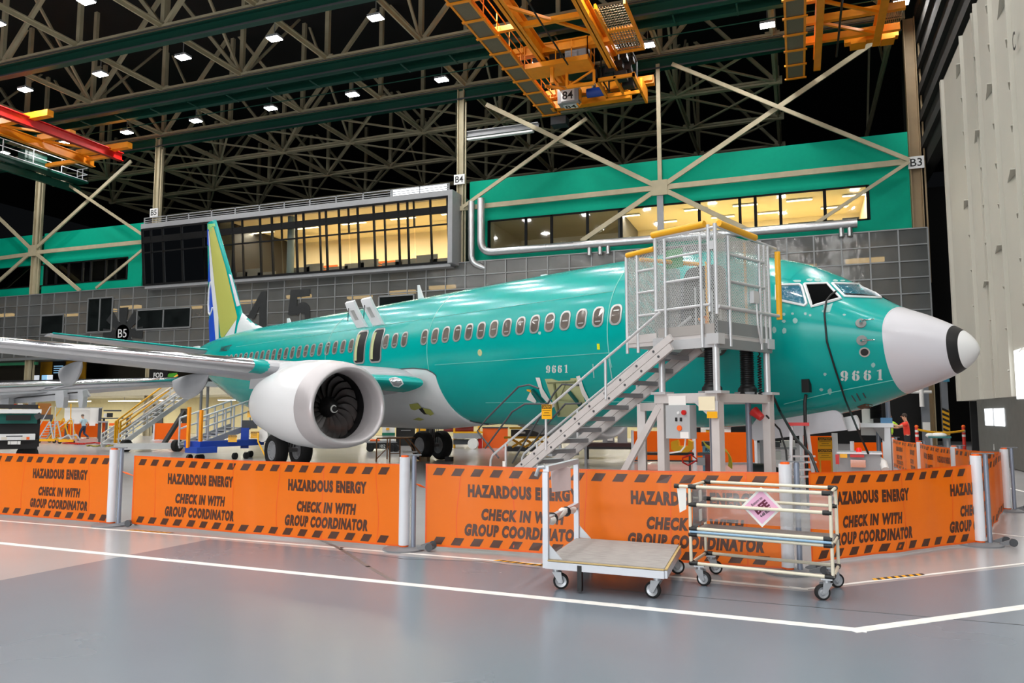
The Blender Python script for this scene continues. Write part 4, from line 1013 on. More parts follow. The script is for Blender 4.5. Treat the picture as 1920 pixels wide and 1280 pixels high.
# ================================================================== ACCESS PLATFORM WITH STAIR at the service door
def mesh_mat(name, rgb, axis, cw, ch, duty):
    m = bpy.data.materials.new(name); m.use_nodes = True; nt = m.node_tree; b = nt.nodes['Principled BSDF']; o = nt.nodes['Material Output']
    b.inputs['Base Color'].default_value = (*lin(rgb), 1); b.inputs['Roughness'].default_value = .4; b.inputs['Metallic'].default_value = .5
    tc = nt.nodes.new('ShaderNodeTexCoord'); L = nt.links.new
    def math_(op, a, b_=None):
        n = nt.nodes.new('ShaderNodeMath'); n.operation = op
        for i, v in enumerate((a, b_)):
            if v is None: continue
            if isinstance(v, (int, float)): n.inputs[i].default_value = v
            else: L(v, n.inputs[i])
        return n.outputs[0]
    d = nt.nodes.new('ShaderNodeVectorMath'); d.operation = 'DOT_PRODUCT'; d.inputs[1].default_value = tuple(axis); L(tc.outputs['Object'], d.inputs[0])
    sp = nt.nodes.new('ShaderNodeSeparateXYZ'); L(tc.outputs['Object'], sp.inputs[0])
    u = math_('DIVIDE', d.outputs['Value'], cw); v = math_('DIVIDE', sp.outputs['Z'], ch)
    def lines(x): return math_('LESS_THAN', math_('FRACT', math_('ADD', x, 100)), duty)
    mask = math_('MAXIMUM', lines(math_('ADD', u, v)), lines(math_('SUBTRACT', u, v)))
    t = nt.nodes.new('ShaderNodeBsdfTransparent'); mx = nt.nodes.new('ShaderNodeMixShader')
    L(mask, mx.inputs[0]); L(t.outputs[0], mx.inputs[1]); L(b.outputs[0], mx.inputs[2]); L(mx.outputs[0], o.inputs[0]); return m
MESHF = mesh_mat('expanded_mesh_front', (205, 208, 208), AFT, .034, .062, .26)
MESHR = mesh_mat('expanded_mesh_side', (214, 216, 216), STB, .05, .05, .55)
WAL = mat('pale_painted_steel', (200, 196, 194), .42, .1, noise=.05)
PTUBE = mat('white_grey_tube', (206, 208, 210), .36, .35)
P_ = _pl0
PF = thing('access_platform', 'raised white mesh cage work platform with stair beside the jet nose', 'work platform', tuple(P_(3.0, 3.2, 0)))
S0, S1, S2, L0, L1 = 2.45, 3.62, 4.28, 4.0, 2.42
ZD = 2.88
def pb(name, p0, p1, wd, h=None, mt=PTUBE, par=PF): m = MB(); m.bar(p0, p1, wd, h); return m.build(name, mt, par)
def pt(name, p0, p1, r, mt=PTUBE, par=PF, n=10): m = MB(); m.tube(p0, p1, r, n); return m.build(name, mt, par, smooth=50)
# deck
m = MB(); m.prism([tuple(P_(S0, L0, ZD)), tuple(P_(S1, L0, ZD)), tuple(P_(S1, L1, ZD)), tuple(P_(S0, L1, ZD))], (0, 0, .12)); dk_ = m.build('deck', WAL, PF)
m = MB(); m.prism([tuple(P_(S1, L0, ZD-.0)), tuple(P_(S2, L0, ZD)), tuple(P_(S2, L1, ZD)), tuple(P_(S1, L1, ZD))], (0, 0, .1)); m.build('deck_step', WAL, PF)
pb('toe_board', P_(S0+.05, L0+.0, ZD+.2), P_(S1-.02, L0, ZD+.2), .02, .16, mat('kick_grey', (160, 156, 152), .5))
pb('toe_board', P_(S0, L0, ZD+.22), P_(S0, L1, ZD+.22), .02, .2, MULL)
pb('toe_board', P_(S1+.02, L0, ZD+.14), P_(S2, L0, ZD+.14), .02, .14, WAL)
# posts and rails of the cage, front face
ZT = 4.72
for s, z0, z1 in ((S0+.25, ZD-.1, 4.6), (S1-.21, ZD-.1, 4.66)): pt('cage_upright', P_(s, L0+.05, z0), P_(s, L0+.05, z1), .026)
for s in (S0+.13, S0): pt('cage_post', P_(s, L0, 3.35 if s > S0 else 3.3), P_(s, L0, ZT+.04), .032)
pt('cage_post', P_(S1+.02, L0, 3.4), P_(S1+.02, L0, ZT), .032)
for z in (4.33, 3.92): pt('cage_rail', P_(S0+.25, L0+.04, z), P_(S1-.21, L0+.04, z), .022)
pt('cage_rail', P_(S0+.1, L0+.03, 3.46), P_(S1+.02, L0+.03, 3.46), .024)
pt('cage_rail', P_(S0, L0, ZT-.02), P_(S1+.02, L0, ZT), .024)
# right face
for l in (L0-.32, 2.75): pt('cage_upright', P_(S0-.03, l, ZD-.08), P_(S0-.03, l, ZT-.12), .026)
for l in (L1, L1+.13): pt('cage_post', P_(S0, l, ZD-.1), P_(S0, l, ZT-.1), .03)
for z in (4.3, 3.86): pt('cage_rail', P_(S0-.03, L0-.3, z), P_(S0-.03, L1+.2, z), .024)
pt('cage_rail', P_(S0-.03, L0, 3.42), P_(S0-.03, L1-.25, 3.42), .03)
for z in (4.3, 3.86): pb('rail_stop', P_(S0-.03, L1+.3, z-.08), P_(S0-.03, L1+.3, z+.08), .06, .02, BLACK)
pt('cage_rail', P_(S0, L0, ZT), P_(S0, L1-.3, ZT-.1), .022)
pb('link_plate', P_(S0+.13, L0, 4.42), P_(S0, L0, 4.42), .03, .14)
m = MB(); m.grid(lambda u, v: P_(S0+(S1-S0)*u, L0-.01, ZD+.1+(ZT-ZD-.12)*v), 1, 1); m.build('mesh_panel', MESHF, PF)
m = MB(); m.grid(lambda u, v: P_(S0-.005, L0+(L1-L0)*u, ZD+.1+(ZT-ZD-.2)*v), 1, 1); m.build('mesh_panel', MESHR, PF)
m = MB(); m.grid(lambda u, v: P_(S1+(S2-S1)*u, L0-.01, ZD+.1+(1.52)*v), 1, 1); m.build('mesh_panel', MESHF, PF)
m = MB(); m.grid(lambda u, v: P_(S2, L0+(L1-L0)*u, ZD+.1+(1.5)*v), 1, 1); m.build('mesh_panel', MESHR, PF)
# lower left section of the cage
for s in (S2, S2-.24): pt('cage_post', P_(s, L0, ZD-.1), P_(s, L0, 4.5), .03)
for z in (4.2, 3.82, 3.42): pt('cage_rail', P_(S1, L0, z), P_(S2-.24, L0, z), .022)
# yellow padding
m = MB(); m.path([P_(S0+.18, L0+.02, ZT+.06), P_(S1+.06, L0+.02, ZT+.06)], .056, 12); m.build('yellow_padding', YEL, PF, smooth=50)
m = MB(); m.path([P_(S0-.02, L0-.08, ZT+.05), P_(S0-.02, L1+.42, ZT-.02)], .056, 12); m.build('yellow_padding', YEL, PF, smooth=50)
m = MB(); m.path([P_(S0-.02, L1-.3, ZT-.16), P_(S0-.02, L1-.3, 3.36)], .05, 12); m.build('yellow_padding', YEL, PF, smooth=50)
m = MB(); m.path([P_(S1+.04, L0+.01, 4.54), P_(S2-.02, L0+.01, 4.52)], .045, 12); m.build('yellow_padding', YEL, PF, smooth=50)
m = MB(); m.path([P_(S1+.2, L1, 4.5), P_(S2, L1+1.2, 4.5)], .04, 12); m.build('yellow_padding', YEL, PF, smooth=50)
# things fixed inside the cage
m = MB(); m.prism([tuple(P_(3.79+x, 3.0, z)) for x, z in ((0, 4.38), (.36, 4.38), (.36, 4.73), (0, 4.73))], tuple(STB*.02)); m.build('green_panel', mat('green_panel', (40, 140, 70), .5), PF)
pb('inner_post', P_(2.75, 2.65, ZD), P_(2.75, 2.65, 4.7), .04, .04, YEL); pb('inner_post', P_(3.6, 2.55, ZD), P_(3.6, 2.55, 4.5), .05, .05, YEL)
m = MB(); m.path([P_(3.05, 3.4, ZD+.1), P_(3.05, 3.4, ZD+.5), P_(3.2, 3.4, ZD+.45)], .025, 8); m.build('inner_handle', CRANE, PF, smooth=50)
for i in range(4): pt('inner_rail', P_(3.3, 2.6+.25*i, ZD), P_(3.3, 2.6+.25*i, 3.9), .018)
# corner brackets, deck beams, upper legs
for s, l in ((S0+.05, L0-.02), (S1-.06, L0-.02), (S0+.05, L1+.05), (S1-.06, L1+.05)):
    m = MB(); m.obox(P_(s, l, ZD+.03), AFT*.11, STB*.09, (0, 0, .085)); m.build('corner_bracket', PTUBE, PF)
    pt('upper_leg', P_(s, l, 2.04), P_(s, l, ZD-.05), .055, n=14)
    m = MB(); m.obox(P_(s, l, 2.07), AFT*.15, STB*.12, (0, 0, .02)); m.build('leg_flange', PTUBE, PF)
    m = MB(); m.obox(P_(s, l, .965), AFT*.07, STB*.07, (0, 0, .965)); m.build('lower_leg', WAL, PF)
    m = MB(); m.obox(P_(s, l, .02), AFT*.12, STB*.12, (0, 0, .02)); m.build('foot_plate', WAL, PF)
pb('deck_beam', P_(S0, L0, ZD-.02), P_(S1, L0, ZD-.02), .06, .16); pb('deck_beam', P_(S0, L0, ZD-.04), P_(S0, L1, ZD-.04), .06, .16, MULL)
# lower frame
pb('lower_beam', P_(S0, L0, 1.98), P_(S1+.05, L0, 1.98), .12, .16, WAL); pb('lower_beam', P_(S0, L1, 1.98), P_(S1, L1, 1.98), .12, .16, WAL)
pb('lower_beam', P_(S0+.05, L0, 1.98), P_(S0+.05, L1, 1.98), .1, .14, WAL); pb('lower_beam', P_(S1-.05, L0, 1.98), P_(S1-.05, L1, 1.98), .1, .14, WAL)
def gus(s, dirn, nm='gusset'):
    m = MB(); y = L0+.075; m.prism([tuple(P_(s-.08, y, 1.93)), tuple(P_(s+.08+.3*dirn, y, 1.93)), tuple(P_(s+.08, y, 1.68)), tuple(P_(s-.08, y, 1.68))], tuple(STB*.012)); return m.build(nm, PTUBE, PF)
g = gus(S0+.05, 1)
m = MB(); m.prism([tuple(P_(S0+.05+x, L0+.09, z)) for x, z in ((-.03, 1.78), (.27, 1.78), (.27, 2.0), (-.03, 2.0))], tuple(STB*.004)); m.build('instruction_label', mat('cream_label', (232, 222, 190), .6), g)
m = MB(); m.prism([tuple(P_(S0+.05+x, L0+.09, z)) for x, z in ((-.07, 1.66), (.12, 1.66), (.12, 1.765), (-.07, 1.765))], tuple(STB*.004)); m.build('warning_label', YEL, g)
m = MB(); m.prism([tuple(P_(S1-.42+x, L0+.066, z)) for x, z in ((-.17, 1.85), (.17, 1.85), (.17, 2.02), (-.17, 2.02))], tuple(STB*.004)); m.build('instruction_label', PAPER, PF)
pb('brace', P_(S1-.03, L0+.03, 1.85), P_(S1+.95, L0+.03, .45), .06, .12, WAL)
pb('side_arm', P_(S1, L0, 1.85), P_(S2-.05, L0-.3, 1.85), .1, .14, WAL); pb('lower_leg', P_(S2-.05, L0-.3, 1.9), P_(S2-.05, L0-.3, .02), .14, .14, WAL)
# bellows lifts and round jack columns
def bellows(s, l):
    m = MB(); n = 17; pr = [(0, .17), (.10, .16), (.14, .125)]
    for i in range(n): z = .16+.62*i/n; pr += [(z, .125), (z+.01, .108), (z+.024, .108), (z+.034, .125)]
    m.lathe(P_(s, l, 2.06), (0, 0, 1), pr, 20); m.build('lift_bellows', BLACK, PF, smooth=25)
    pt('jack_column', P_(s, l, .05), P_(s, l, 1.98), .05, mat('blue_grey_column', (136, 142, 156), .4, .3) if 'blue_grey_column' not in MATS else MATS['blue_grey_column'], n=14)
    m = MB(); m.obox(P_(s, l, 2.05), AFT*.16, STB*.16, (0, 0, .05)); m.build('lift_base', GREY, PF)
bellows(2.83, 3.62); bellows(2.5+.3, 2.6)
m = MB(); m.path([P_(S0+.1, L1+.2+.02*cos(i), 2.78-.012*i+.0*i) for i in range(58)], .012, 5); m.path([P_(S0+.1+.03*cos(i*1.2), L1+.2+.03*sin(i*1.2), 2.7-.0085*i) for i in range(78)], .011, 5); m.build('coiled_cable', BLACK, PF)
# control box
m = MB(); m.obox(P_(3.16, L0+.03, 1.60), AFT*.235, STB*.09, (0, 0, .27)); cb = m.build('control_box', mat('control_box_grey', (172, 176, 178), .4), PF)
m = MB(); m.tube(P_(3.02, L0+.12, 1.75), P_(3.02, L0+.16, 1.75), .04, 14); m.build('stop_button', REDP, cb, smooth=40)
m = MB(); m.tube(P_(3.12, L0+.12, 1.50), P_(3.12, L0+.14, 1.50), .045, 14); m.build('rotary_switch', ORG, cb, smooth=40)
for s in (3.09, 3.18):
    m = MB(); m.obox(P_(s, L0+.125, 1.64), AFT*.018, STB*.01, (0, 0, .03)); m.build('rocker_switch', BLACK, cb)
m = MB(); m.tube(P_(3.14, L0+.12, 1.745), P_(3.14, L0+.135, 1.745), .022, 12); m.build('pilot_lamp', WHITE, cb)
m = MB(); m.obox(P_(3.03, L0+.122, 1.39), AFT*.08, STB*.003, (0, 0, .05)); m.build('box_label', PAPER, cb)
m = MB(); m.path([P_(3.1, L0, 1.33), P_(3.12, L0, 1.2), P_(3.2, L0, 1.12), P_(3.5, L0-.1, 1.08)], .014, 6); m.build('box_cable', PAPER, cb)
m = MB(); m.tube(P_(S0+.25, 2.6, 1.78), P_(S0+.1, 2.6, 1.66), .09, 12, .06); m.build('red_lamp', REDP, PF, smooth=40)
m = MB(); m.obox(P_(S0-.05, L1+.55, 3.66), STB*.08, AFT*.04, (0, 0, .1)); hb = m.build('switch_box', PTUBE, PF)
m = MB(); m.path([P_(S0-.06, L1+.5, 3.56), P_(S0-.06, L1+.48, 3.2), P_(S0-.06, L1+.4, 2.9)], .016, 6); m.build('conduit', PTUBE, hb)
# stair
STL0, STL1 = 4.25, 3.45
zs = lambda s: 2.80-(s-3.30)*.616
ss = thing('access_stair', 'long grey metal stair with handrails and caution sign rising to the mesh platform', 'stair', tuple(P_(7.8, 3.85, 0)))
for l, nm in ((STL0, 'near'), (STL1, 'far')):
    for dz in (.075, -.075):
        m = MB(); m.bar(P_(3.15, l, zs(3.15)+dz), P_(7.75, l, zs(7.75)+dz), .05, .12); q = m.build('stringer', WAL, ss)
        if l == STL0:
            m = MB()
            for k in range(13): s = 3.4+.36*k+(.1 if dz > 0 else 0); m.tube(P_(s, l+.024, zs(s)+dz), P_(s, l+.035, zs(s)+dz), .022, 10)
            m.build('bolts', DGREY, q)
for k in range(13):
    s = 3.5+.335*k; m = MB(); m.obox(P_(s, (STL0+STL1)/2, zs(s)+.02), AFT*.13, STB*.39, (0, 0, .014)); m.obox(P_(s-.125, (STL0+STL1)/2, zs(s)-.01), AFT*.006, STB*.39, (0, 0, .035)); m.build('step', GREY, ss)
for l in (STL0+.03, STL1-.03):
    zr = lambda s: 3.36-(s-3.4)*.585
    m = MB(); m.path([P_(3.35, l, zr(3.35)), P_(5, l, zr(5)), P_(7.6, l, zr(7.6)), P_(7.66, l, zr(7.66)-.06), P_(7.68, l, .62), P_(7.6, l, .48), P_(7.5, l, .44)], .024, 8); m.build('handrail', PTUBE, ss, smooth=50)
    for s in (4.55, 6.05, 7.2): m = MB(); m.tube(P_(s, l, zs(s)-.05), P_(s, l, zr(s)), .026, 8); m.build('rail_post', PTUBE, ss, smooth=50)
def caution(par, c, ux, wd, ht, lines=3, nm='caution_sign'):
    n = Vector(ux).cross(Vector((0, 0, 1))).normalized(); c = Vector(c); ux = Vector(ux).normalized()
    m = MB(); m.obox(c-n*.004, ux*wd/2, n*.004, (0, 0, ht/2)); o = m.build(nm, YEL, par)
    m = MB(); m.obox(c+n*.001+Vector((0, 0, ht*.34)), ux*wd*.47, n*.0015, (0, 0, ht*.12)); h = m.build('sign_header', BLACK, o)
    t = MB(); write(t, 'CAUTION', flat(c+n*.004, ux, (0, 0, 1)), wd*.8, ht*.15, cy=ht*.34, bold=.03); t.build('sign_heading', YEL, o)
    t = MB()
    for k in range(lines): write(t, ('DO NOT EXCEED', 'MAX LOAD', 'KEEP AREA CLEAR')[k % 3] if False else '-'*9, flat(c+n*.002, ux, (0, 0, 1)), wd*(.8, .5, .75)[k % 3], ht*.035, cy=ht*(.1-.17*k))
    t.build('sign_lines', BLACK, o); return o
caution(ss, P_(5.98, STL0+.08, 1.77), -AFT, .27, .27)
m = MB(); m.prism([tuple(P_(7.2+x, STL0+.07, z)) for x, z in ((-.04, .62), (.05, .62), (.05, .8), (-.04, .8))], tuple(STB*.003)); m.build('paper_tag', PAPER, ss)
# grey hose railings of the mobile step behind the stair
gs = thing('mobile_step', 'low yellow stepped mobile stair with grey tube handrails under the cargo opening', 'stair', tuple(P_(8.2, 1.2, 0)))
def q_l(px, py, l):
    d = ray(px, py); o = EYE-PN; t = (l-o.dot(STB))/d.dot(STB); return EYE+d*t
for l, pts in ((2.6, [(935, 858), (895, 808), (912, 785), (972, 725), (992, 721), (1010, 728)]), (2.6, [(910, 840), (960, 772), (984, 757), (1024, 757)]), (1.9, [(960, 868), (1040, 735), (1054, 720), (1085, 722)]), (1.9, [(985, 850), (1030, 790), (1060, 757), (1090, 756)])):
    m = MB(); m.path([q_l(px, py, l) for px, py in pts], .022, 8); m.build('handrail', DGREY, gs, smooth=50)
for k, (z, s0) in enumerate(((.25, 8.9), (.55, 8.5), (.85, 8.1), (1.15, 7.7))):
    m = MB(); m.obox(P_(s0-.3, 2.25, z), AFT*.28, STB*.42, (0, 0, .03)); m.build('step', GREY, gs)
    m = MB(); m.obox(P_(s0-.0, 2.25, z-.02), AFT*.03, STB*.43, (0, 0, .045)); m.build('yellow_nosing', YEL, gs)
for s, l in ((8.9, 2.65), (8.9, 1.85), (7.3, 2.65), (7.3, 1.85)):
    m = MB(); m.bar(P_(s, l, .02), P_(s, l, .3 if s > 8 else 1.14), .05, .05); m.build('leg', GREY, gs)
for l in (2.65, 1.85):
    m = MB(); m.bar(P_(8.95, l, .22), P_(7.3, l, 1.14), .04, .08); m.build('side_frame', GREY, gs)

# ================================================================== HAZARD BARRIER
def banner_mat():
    m = bpy.data.materials.new('orange_banner_film'); m.use_nodes = True; nt = m.node_tree; b = nt.nodes['Principled BSDF']; o = nt.nodes['Material Output']
    b.inputs['Base Color'].default_value = (*lin((255, 124, 8)), 1); b.inputs['Roughness'].default_value = .33
    t = nt.nodes.new('ShaderNodeBsdfTranslucent'); t.inputs['Color'].default_value = (*lin((255, 120, 20)), 1)
    x = nt.nodes.new('ShaderNodeBsdfTransparent'); x.inputs['Color'].default_value = (*lin((255, 190, 130)), 1)
    m1 = nt.nodes.new('ShaderNodeMixShader'); m1.inputs[0].default_value = .35; m2 = nt.nodes.new('ShaderNodeMixShader'); m2.inputs[0].default_value = .10
    L = nt.links.new; L(b.outputs[0], m1.inputs[1]); L(t.outputs[0], m1.inputs[2]); L(m1.outputs[0], m2.inputs[1]); L(x.outputs[0], m2.inputs[2]); L(m2.outputs[0], o.inputs[0]); return m
BANNER = banner_mat(); BTEXT = mat('dark_brown_print', (78, 44, 28), .4); HEM = mat('orange_hem', (240, 92, 10), .4)
POSTW = mat('cassette_white', (222, 224, 230), .42); POLEB = mat('pole_blue_grey', (140, 148, 164), .4, .3); BASEG = mat('base_grey', (120, 122, 126), .5)
def barrier_post(x, y, lab, h=1.17, pole=(.12, .03), wheels=(.5, .1), group=None):
    t = thing('barrier_post', lab, 'barrier post', (x, y, 0), 0, group); o = Vector((x, y, 0))
    m = MB(); m.lathe(o, (0, 0, 1), [(0, .001), (0, .27), (.02, .27), (.035, .22), (.04, .001)], 28); m.build('base', BASEG, t, smooth=30)
    m = MB(); m.tube(o+Vector((0, 0, .06)), o+Vector((0, 0, h)), .068, 20); m.build('cassette', POSTW, t, smooth=40)
    m = MB(); m.tube(o+Vector((0, 0, h)), o+Vector((0, 0, h+.025)), .05, 14); m.tube(o+Vector((0, 0, .04)), o+Vector((0, 0, .06)), .06, 14); m.build('end_cap', ORG, t)
    p = o+Vector((*pole, 0)); m = MB(); m.tube(p+Vector((0, 0, .03)), p+Vector((0, 0, h+.02)), .03, 12); m.build('pole', POLEB, t, smooth=40)
    m = MB(); m.bar(o+Vector((-.05, -.02, h+.03)), p+Vector((.1, 0, h+.03)), .03, .015); m.build('top_bar', BASEG, t)
    w_ = Vector((*wheels, 0)).normalized(); sd = Vector((-w_.y, w_.x, 0))
    for q in (-.1, .1):
        c = o+w_*.36+sd*q+Vector((0, 0, .055)); m = MB(); m.prism([tuple(o+w_*.2+sd*q+Vector((0, 0, .02))), tuple(c+Vector((0, 0, -.03))), tuple(c+w_*.06), tuple(c+Vector((0, 0, .05))), tuple(o+w_*.2+sd*q+Vector((0, 0, .05)))], tuple(sd*.014)); b_ = m.build('wheel_bracket', BASEG, t)
        m = MB(); m.tube(c-sd*.015, c+sd*.03, .05, 16); m.build('wheel', DGREY, b_, smooth=40)
    return t
def banner(a, b, lab, blocks, h=1.08, z0=.035, wave=.014, seed=0, flip=False, txt=1.0, hs=None):
    a, b = Vector((*a, 0)), Vector((*b, 0)); d = (b-a); L = d.length; d.normalize(); n = Vector((d.y, -d.x, 0))
    h1 = h if hs is None else hs
    if flip: n = -n
    rd = random.Random(seed); ph = [rd.uniform(0, 6) for _ in range(4)]
    def top(u): return h+(h1-h)*u/L-.02*sin(pi*u/L)
    def F(u, z, off=0.0):
        w_ = wave*(sin(u*4.1+ph[0])+.6*sin(u*9.3+ph[1]+z*1.3))*sin(pi*min(1, max(0, u/L)))
        return a+d*u+n*(w_+off)+Vector((0, 0, z0+(top(u)-z0)*z/1.045))
    m = MB(); m.grid(lambda u, v: F(u*L, v*1.045), max(8, int(L*14)), 8)
    o = m.build('barrier_banner', BANNER, smooth=60); tag(o, lab, 'banner', None)
    o.location = tuple(a); me = o.data
    for v in me.vertices: v.co -= a
    INV[o.name] = Matrix.Translation(a).inverted()
    m = MB()
    for z in (0.004, 1.03): m.grid(lambda u, v: F(u*L, z+.016*v, .002), max(8, int(L*10)), 1)
    m.grid(lambda u, v: F(.022*u, 1.045*v, .003), 1, 6); m.build('hem', HEM, o)
    m = MB(); pitch = .262; k = int(L/pitch)
    for i in range(k):
        u = .1+i*pitch
        if u+.2 > L: break
        for z in (.905, .03): m.add([F(u, z, .004), F(u+.13, z, .004), F(u+.19, z+.095, .004), F(u+.06, z+.095, .004)], [(0, 1, 2, 3)])
    m.build('hazard_stripes', BTEXT, o)
    m = MB()
    for (uc, sc) in blocks:
        sg = -1 if flip else 1
        for s_, zc, wd, ht, sh in (('HAZARDOUS ENERGY', .725, 1.42, .165, 0), ('CHECK IN WITH', .435, 1.06, .150, .12), ('GROUP COORDINATOR', .235, 1.50, .155, .12)):
            def fn(x, y, uc=uc, zc=zc):
                u = uc+sg*x; return F(max(.0, min(L, u)), zc+y, .004)
            write(m, s_, fn, wd*sc*txt, ht, bold=.07, shear=sh, sp=1.18)
    m.build('lettering', BTEXT, o)
    m = MB(); k = max(1, int(L/.8))
    for i in range(k):
        uu = L*(i+.5)/k+rd.uniform(-.1, .1); sl = rd.uniform(-.03, .03)
        m.grid(lambda u, v: F(min(L, max(0, uu+.012*u+sl*sin(v*5))), .01+1.02*v, .0025), 1, 8)
    m.build('fold_creases', HEM, o)
    return o, F, L
def useg(a, b, px, py=930):
    """distance along the barrier line seen at photograph column px"""
    d = ray(px, py); ax, ay = a; dx, dy = b[0]-a[0], b[1]-a[1]; L = hypot(dx, dy); dx /= L; dy /= L
    det = d.x*(-dy)+dx*d.y; t = (ax*(-dy)+dx*ay)/det
    return ((d.x*t-ax)*dx+(d.y*t-ay)*dy)
PX = {'p1': gp(208, 985), 'p2': gp(757, 1030), 'p3': gp(1478, 1077), 'p4': gp(1848, 1022), 'p5': gp(1889, 958)}
barrier_post(PX['p1'].x, PX['p1'].y, 'leftmost white barrier post between the two left orange banners')
barrier_post(PX['p2'].x, PX['p2'].y, 'white barrier post between the second and third orange banners, below the jet engine')
barrier_post(PX['p3'].x, PX['p3'].y+.12, 'white barrier post standing behind the pipe rack cart')
barrier_post(PX['p4'].x-.06, PX['p4'].y, 'white barrier post at the right corner where the orange banner turns back')
barrier_post(PX['p5'].x, PX['p5'].y, 'white barrier post farthest right, beyond the corner post', h=1.1)
v2 = lambda p: (p.x, p.y)
def mk(ax, bx, lab, cols, **k):
    bl = [(useg(ax, bx, px), sc) for px, sc in cols]
    return banner(ax, bx, lab, bl, **k)
A1 = (-16.2, 9.62); mk(A1, (PX['p1'].x-.06, PX['p1'].y), 'orange hazard banner cut off by the left edge of the photo', [(110, .93), (-95, .93), (-330, .93)], seed=1)
A2 = gp(246, 986); mk(v2(A2), (PX['p2'].x-.06, PX['p2'].y), 'orange hazard banner showing two full texts, in front of the jet engine', [(375, .93), (611, .93)], seed=2)
A3 = gp(797, 1028); mk(v2(A3), (PX['p3'].x-.06, PX['p3'].y+.12), 'orange hazard banner behind the platform cart and pipe rack cart', [(978, 1.02), (1300, 1.02)], seed=3)
A4 = gp(1522, 1060); mk(v2(A4), (PX['p4'].x-.1, PX['p4'].y), 'orange hazard banner right of the pipe rack cart up to the corner post', [(1634, .97), (1843, .97)], seed=4, h=1.05, wave=.02)
mk((PX['p4'].x, PX['p4'].y+.1), (PX['p5'].x-.05, PX['p5'].y), 'narrow-looking orange hazard banner running back from the corner post', [(1848, .9)], seed=5, h=1.05)
for i, (a, px, lab) in enumerate(((PX['p1'], 246, 'left'), (PX['p2'], 797, 'middle'))):
    b = gp(px, 986 if i == 0 else 1028); m = MB(); c0, c1 = a+Vector((.15, .03, .83)), b+Vector((0, 0, .77))
    m.path([c0, c0.lerp(c1, .35)+Vector((0, 0, .0)), c0.lerp(c1, .6), c1], [.004, .016, .012, .004], 6); tag(m.build('banner_strap', ORG), 'small orange strap tying banner to the %s barrier post' % ('leftmost' if i == 0 else 'second'), 'strap')
# far run of the barrier at the right
FP = [Vector((*(atz(px, 800, Zd).xy), 0)) for px, Zd in ((1786, 16.6), (1722, 20.4), (1672, 25.5))]
BL = ['white barrier post behind the right orange banner, nearer of the two far ones', 'white barrier post far back, right of the man in red', 'white barrier post farthest back at the end of the orange banner run']
for p, h_, lb in zip(FP, (1.03, 1.0, .95), BL): barrier_post(p.x, p.y, lb, h=h_)
prev = PX['p5']; hp = 1.05
for i, (p, h_) in enumerate(zip(FP, (1.0, .97, .92))):
    L = (p.xy-prev.xy).length
    banner(v2(p), (prev.x, prev.y), ('orange hazard banner running from the farthest right post back toward the jet', 'orange sagging banner between the two far barrier posts', 'farthest orange banner right of the man in red')[i], [(L*.28, .75), (L*.75, .75)] if L > 3 else [(L*.5, .7)], h=h_, seed=9+i, hs=hp, wave=.03)
    prev = p; hp = h_

# ================================================================== PLATFORM CART
ply = mat('worn_plywood', (152, 149, 146), .7, noise=.22, scale=7, stretch=(1, 6, 1)); EXT = mat('extruded_aluminium', (200, 202, 208), .36, .3)
CLR = mat('caster_steel', (186, 188, 192), .35, .4); PLYE = mat('plywood_edge', (190, 164, 110), .6)
def caster(par, top, ang, r=.075, zt=None):
    c = Vector((top.x, top.y, r)); d = Vector((cos(ang), sin(ang), 0)); sd = Vector((-d.y, d.x, 0)); c = c+d*.045
    m = MB(); m.obox((top.x, top.y, top.z-.008), (.05, 0, 0), (0, .05, 0), (0, 0, .006)); m.tube((top.x, top.y, top.z-.01), (top.x, top.y, top.z-.045), .035, 12)
    for q in (-1, 1): m.prism([tuple(Vector((top.x, top.y, top.z-.04))+sd*.035*q-d*.04), tuple(Vector((top.x, top.y, top.z-.04))+sd*.035*q+d*.05), tuple(c+sd*.035*q+d*.02-Vector((0, 0, .015))), tuple(c+sd*.035*q-d*.02-Vector((0, 0, .015)))], tuple(sd*.004*q))
    o = m.build('caster', CLR, par, fix=True)
    m = MB(); m.lathe(c, sd, [(-.022, r*.72), (-.026, r*.8), (-.02, r*.97), (0, r), (.02, r*.97), (.026, r*.8), (.022, r*.72)], 24); w_ = m.build('wheel', RUBBER, o, smooth=40)
    m = MB(); m.lathe(c, sd, [(-.024, .001), (-.024, r*.3), (-.012, r*.4), (-.02, r*.74), (.02, r*.74), (.012, r*.4), (.024, r*.3), (.024, .001)], 20); m.tube(c-sd*.042, c+sd*.042, .01, 8); m.build('wheel_hub', CLR, w_, smooth=40); return o
zc = .245
c0, c1, c2, c3 = onz(1024, 1058, zc), onz(1246, 1077, zc), onz(1273, 1031, zc), onz(1081, 1015, zc)
u = (c1-c0).normalized(); c3 = c0+(c2-c1); 
CT = thing('platform_cart', 'flat aluminium platform cart with worn plywood deck and upright push frame', 'cart', (c0.x, c0.y, 0))
for p, q, nm in ((c0, c1, 'front'), (c1, c2, ''), (c2, c3, ''), (c3, c0, '')): m = MB(); m.bar(p, q, .05, .07); m.build('deck_frame', EXT, CT)
m = MB(); m.prism([tuple(p+Vector((0, 0, .036))) for p in (c0, c1, c2, c3)], (0, 0, .022)); dk2 = m.build('deck', ply, CT, fix=True)
m = MB(); m.bar(c0+Vector((0, 0, .045)), c1+Vector((0, 0, .045)), .052, .01); m.bar(c1+Vector((0, 0, .045)), c2+Vector((0, 0, .045)), .052, .01); m.build('deck_edge', PLYE, dk2)
for p in (c0, c3): m = MB(); m.bar(p-Vector((0, 0, .03)), p+Vector((0, 0, .90)), .055, .055, up=(0, 1, 0)); m.build('upright', EXT, CT)
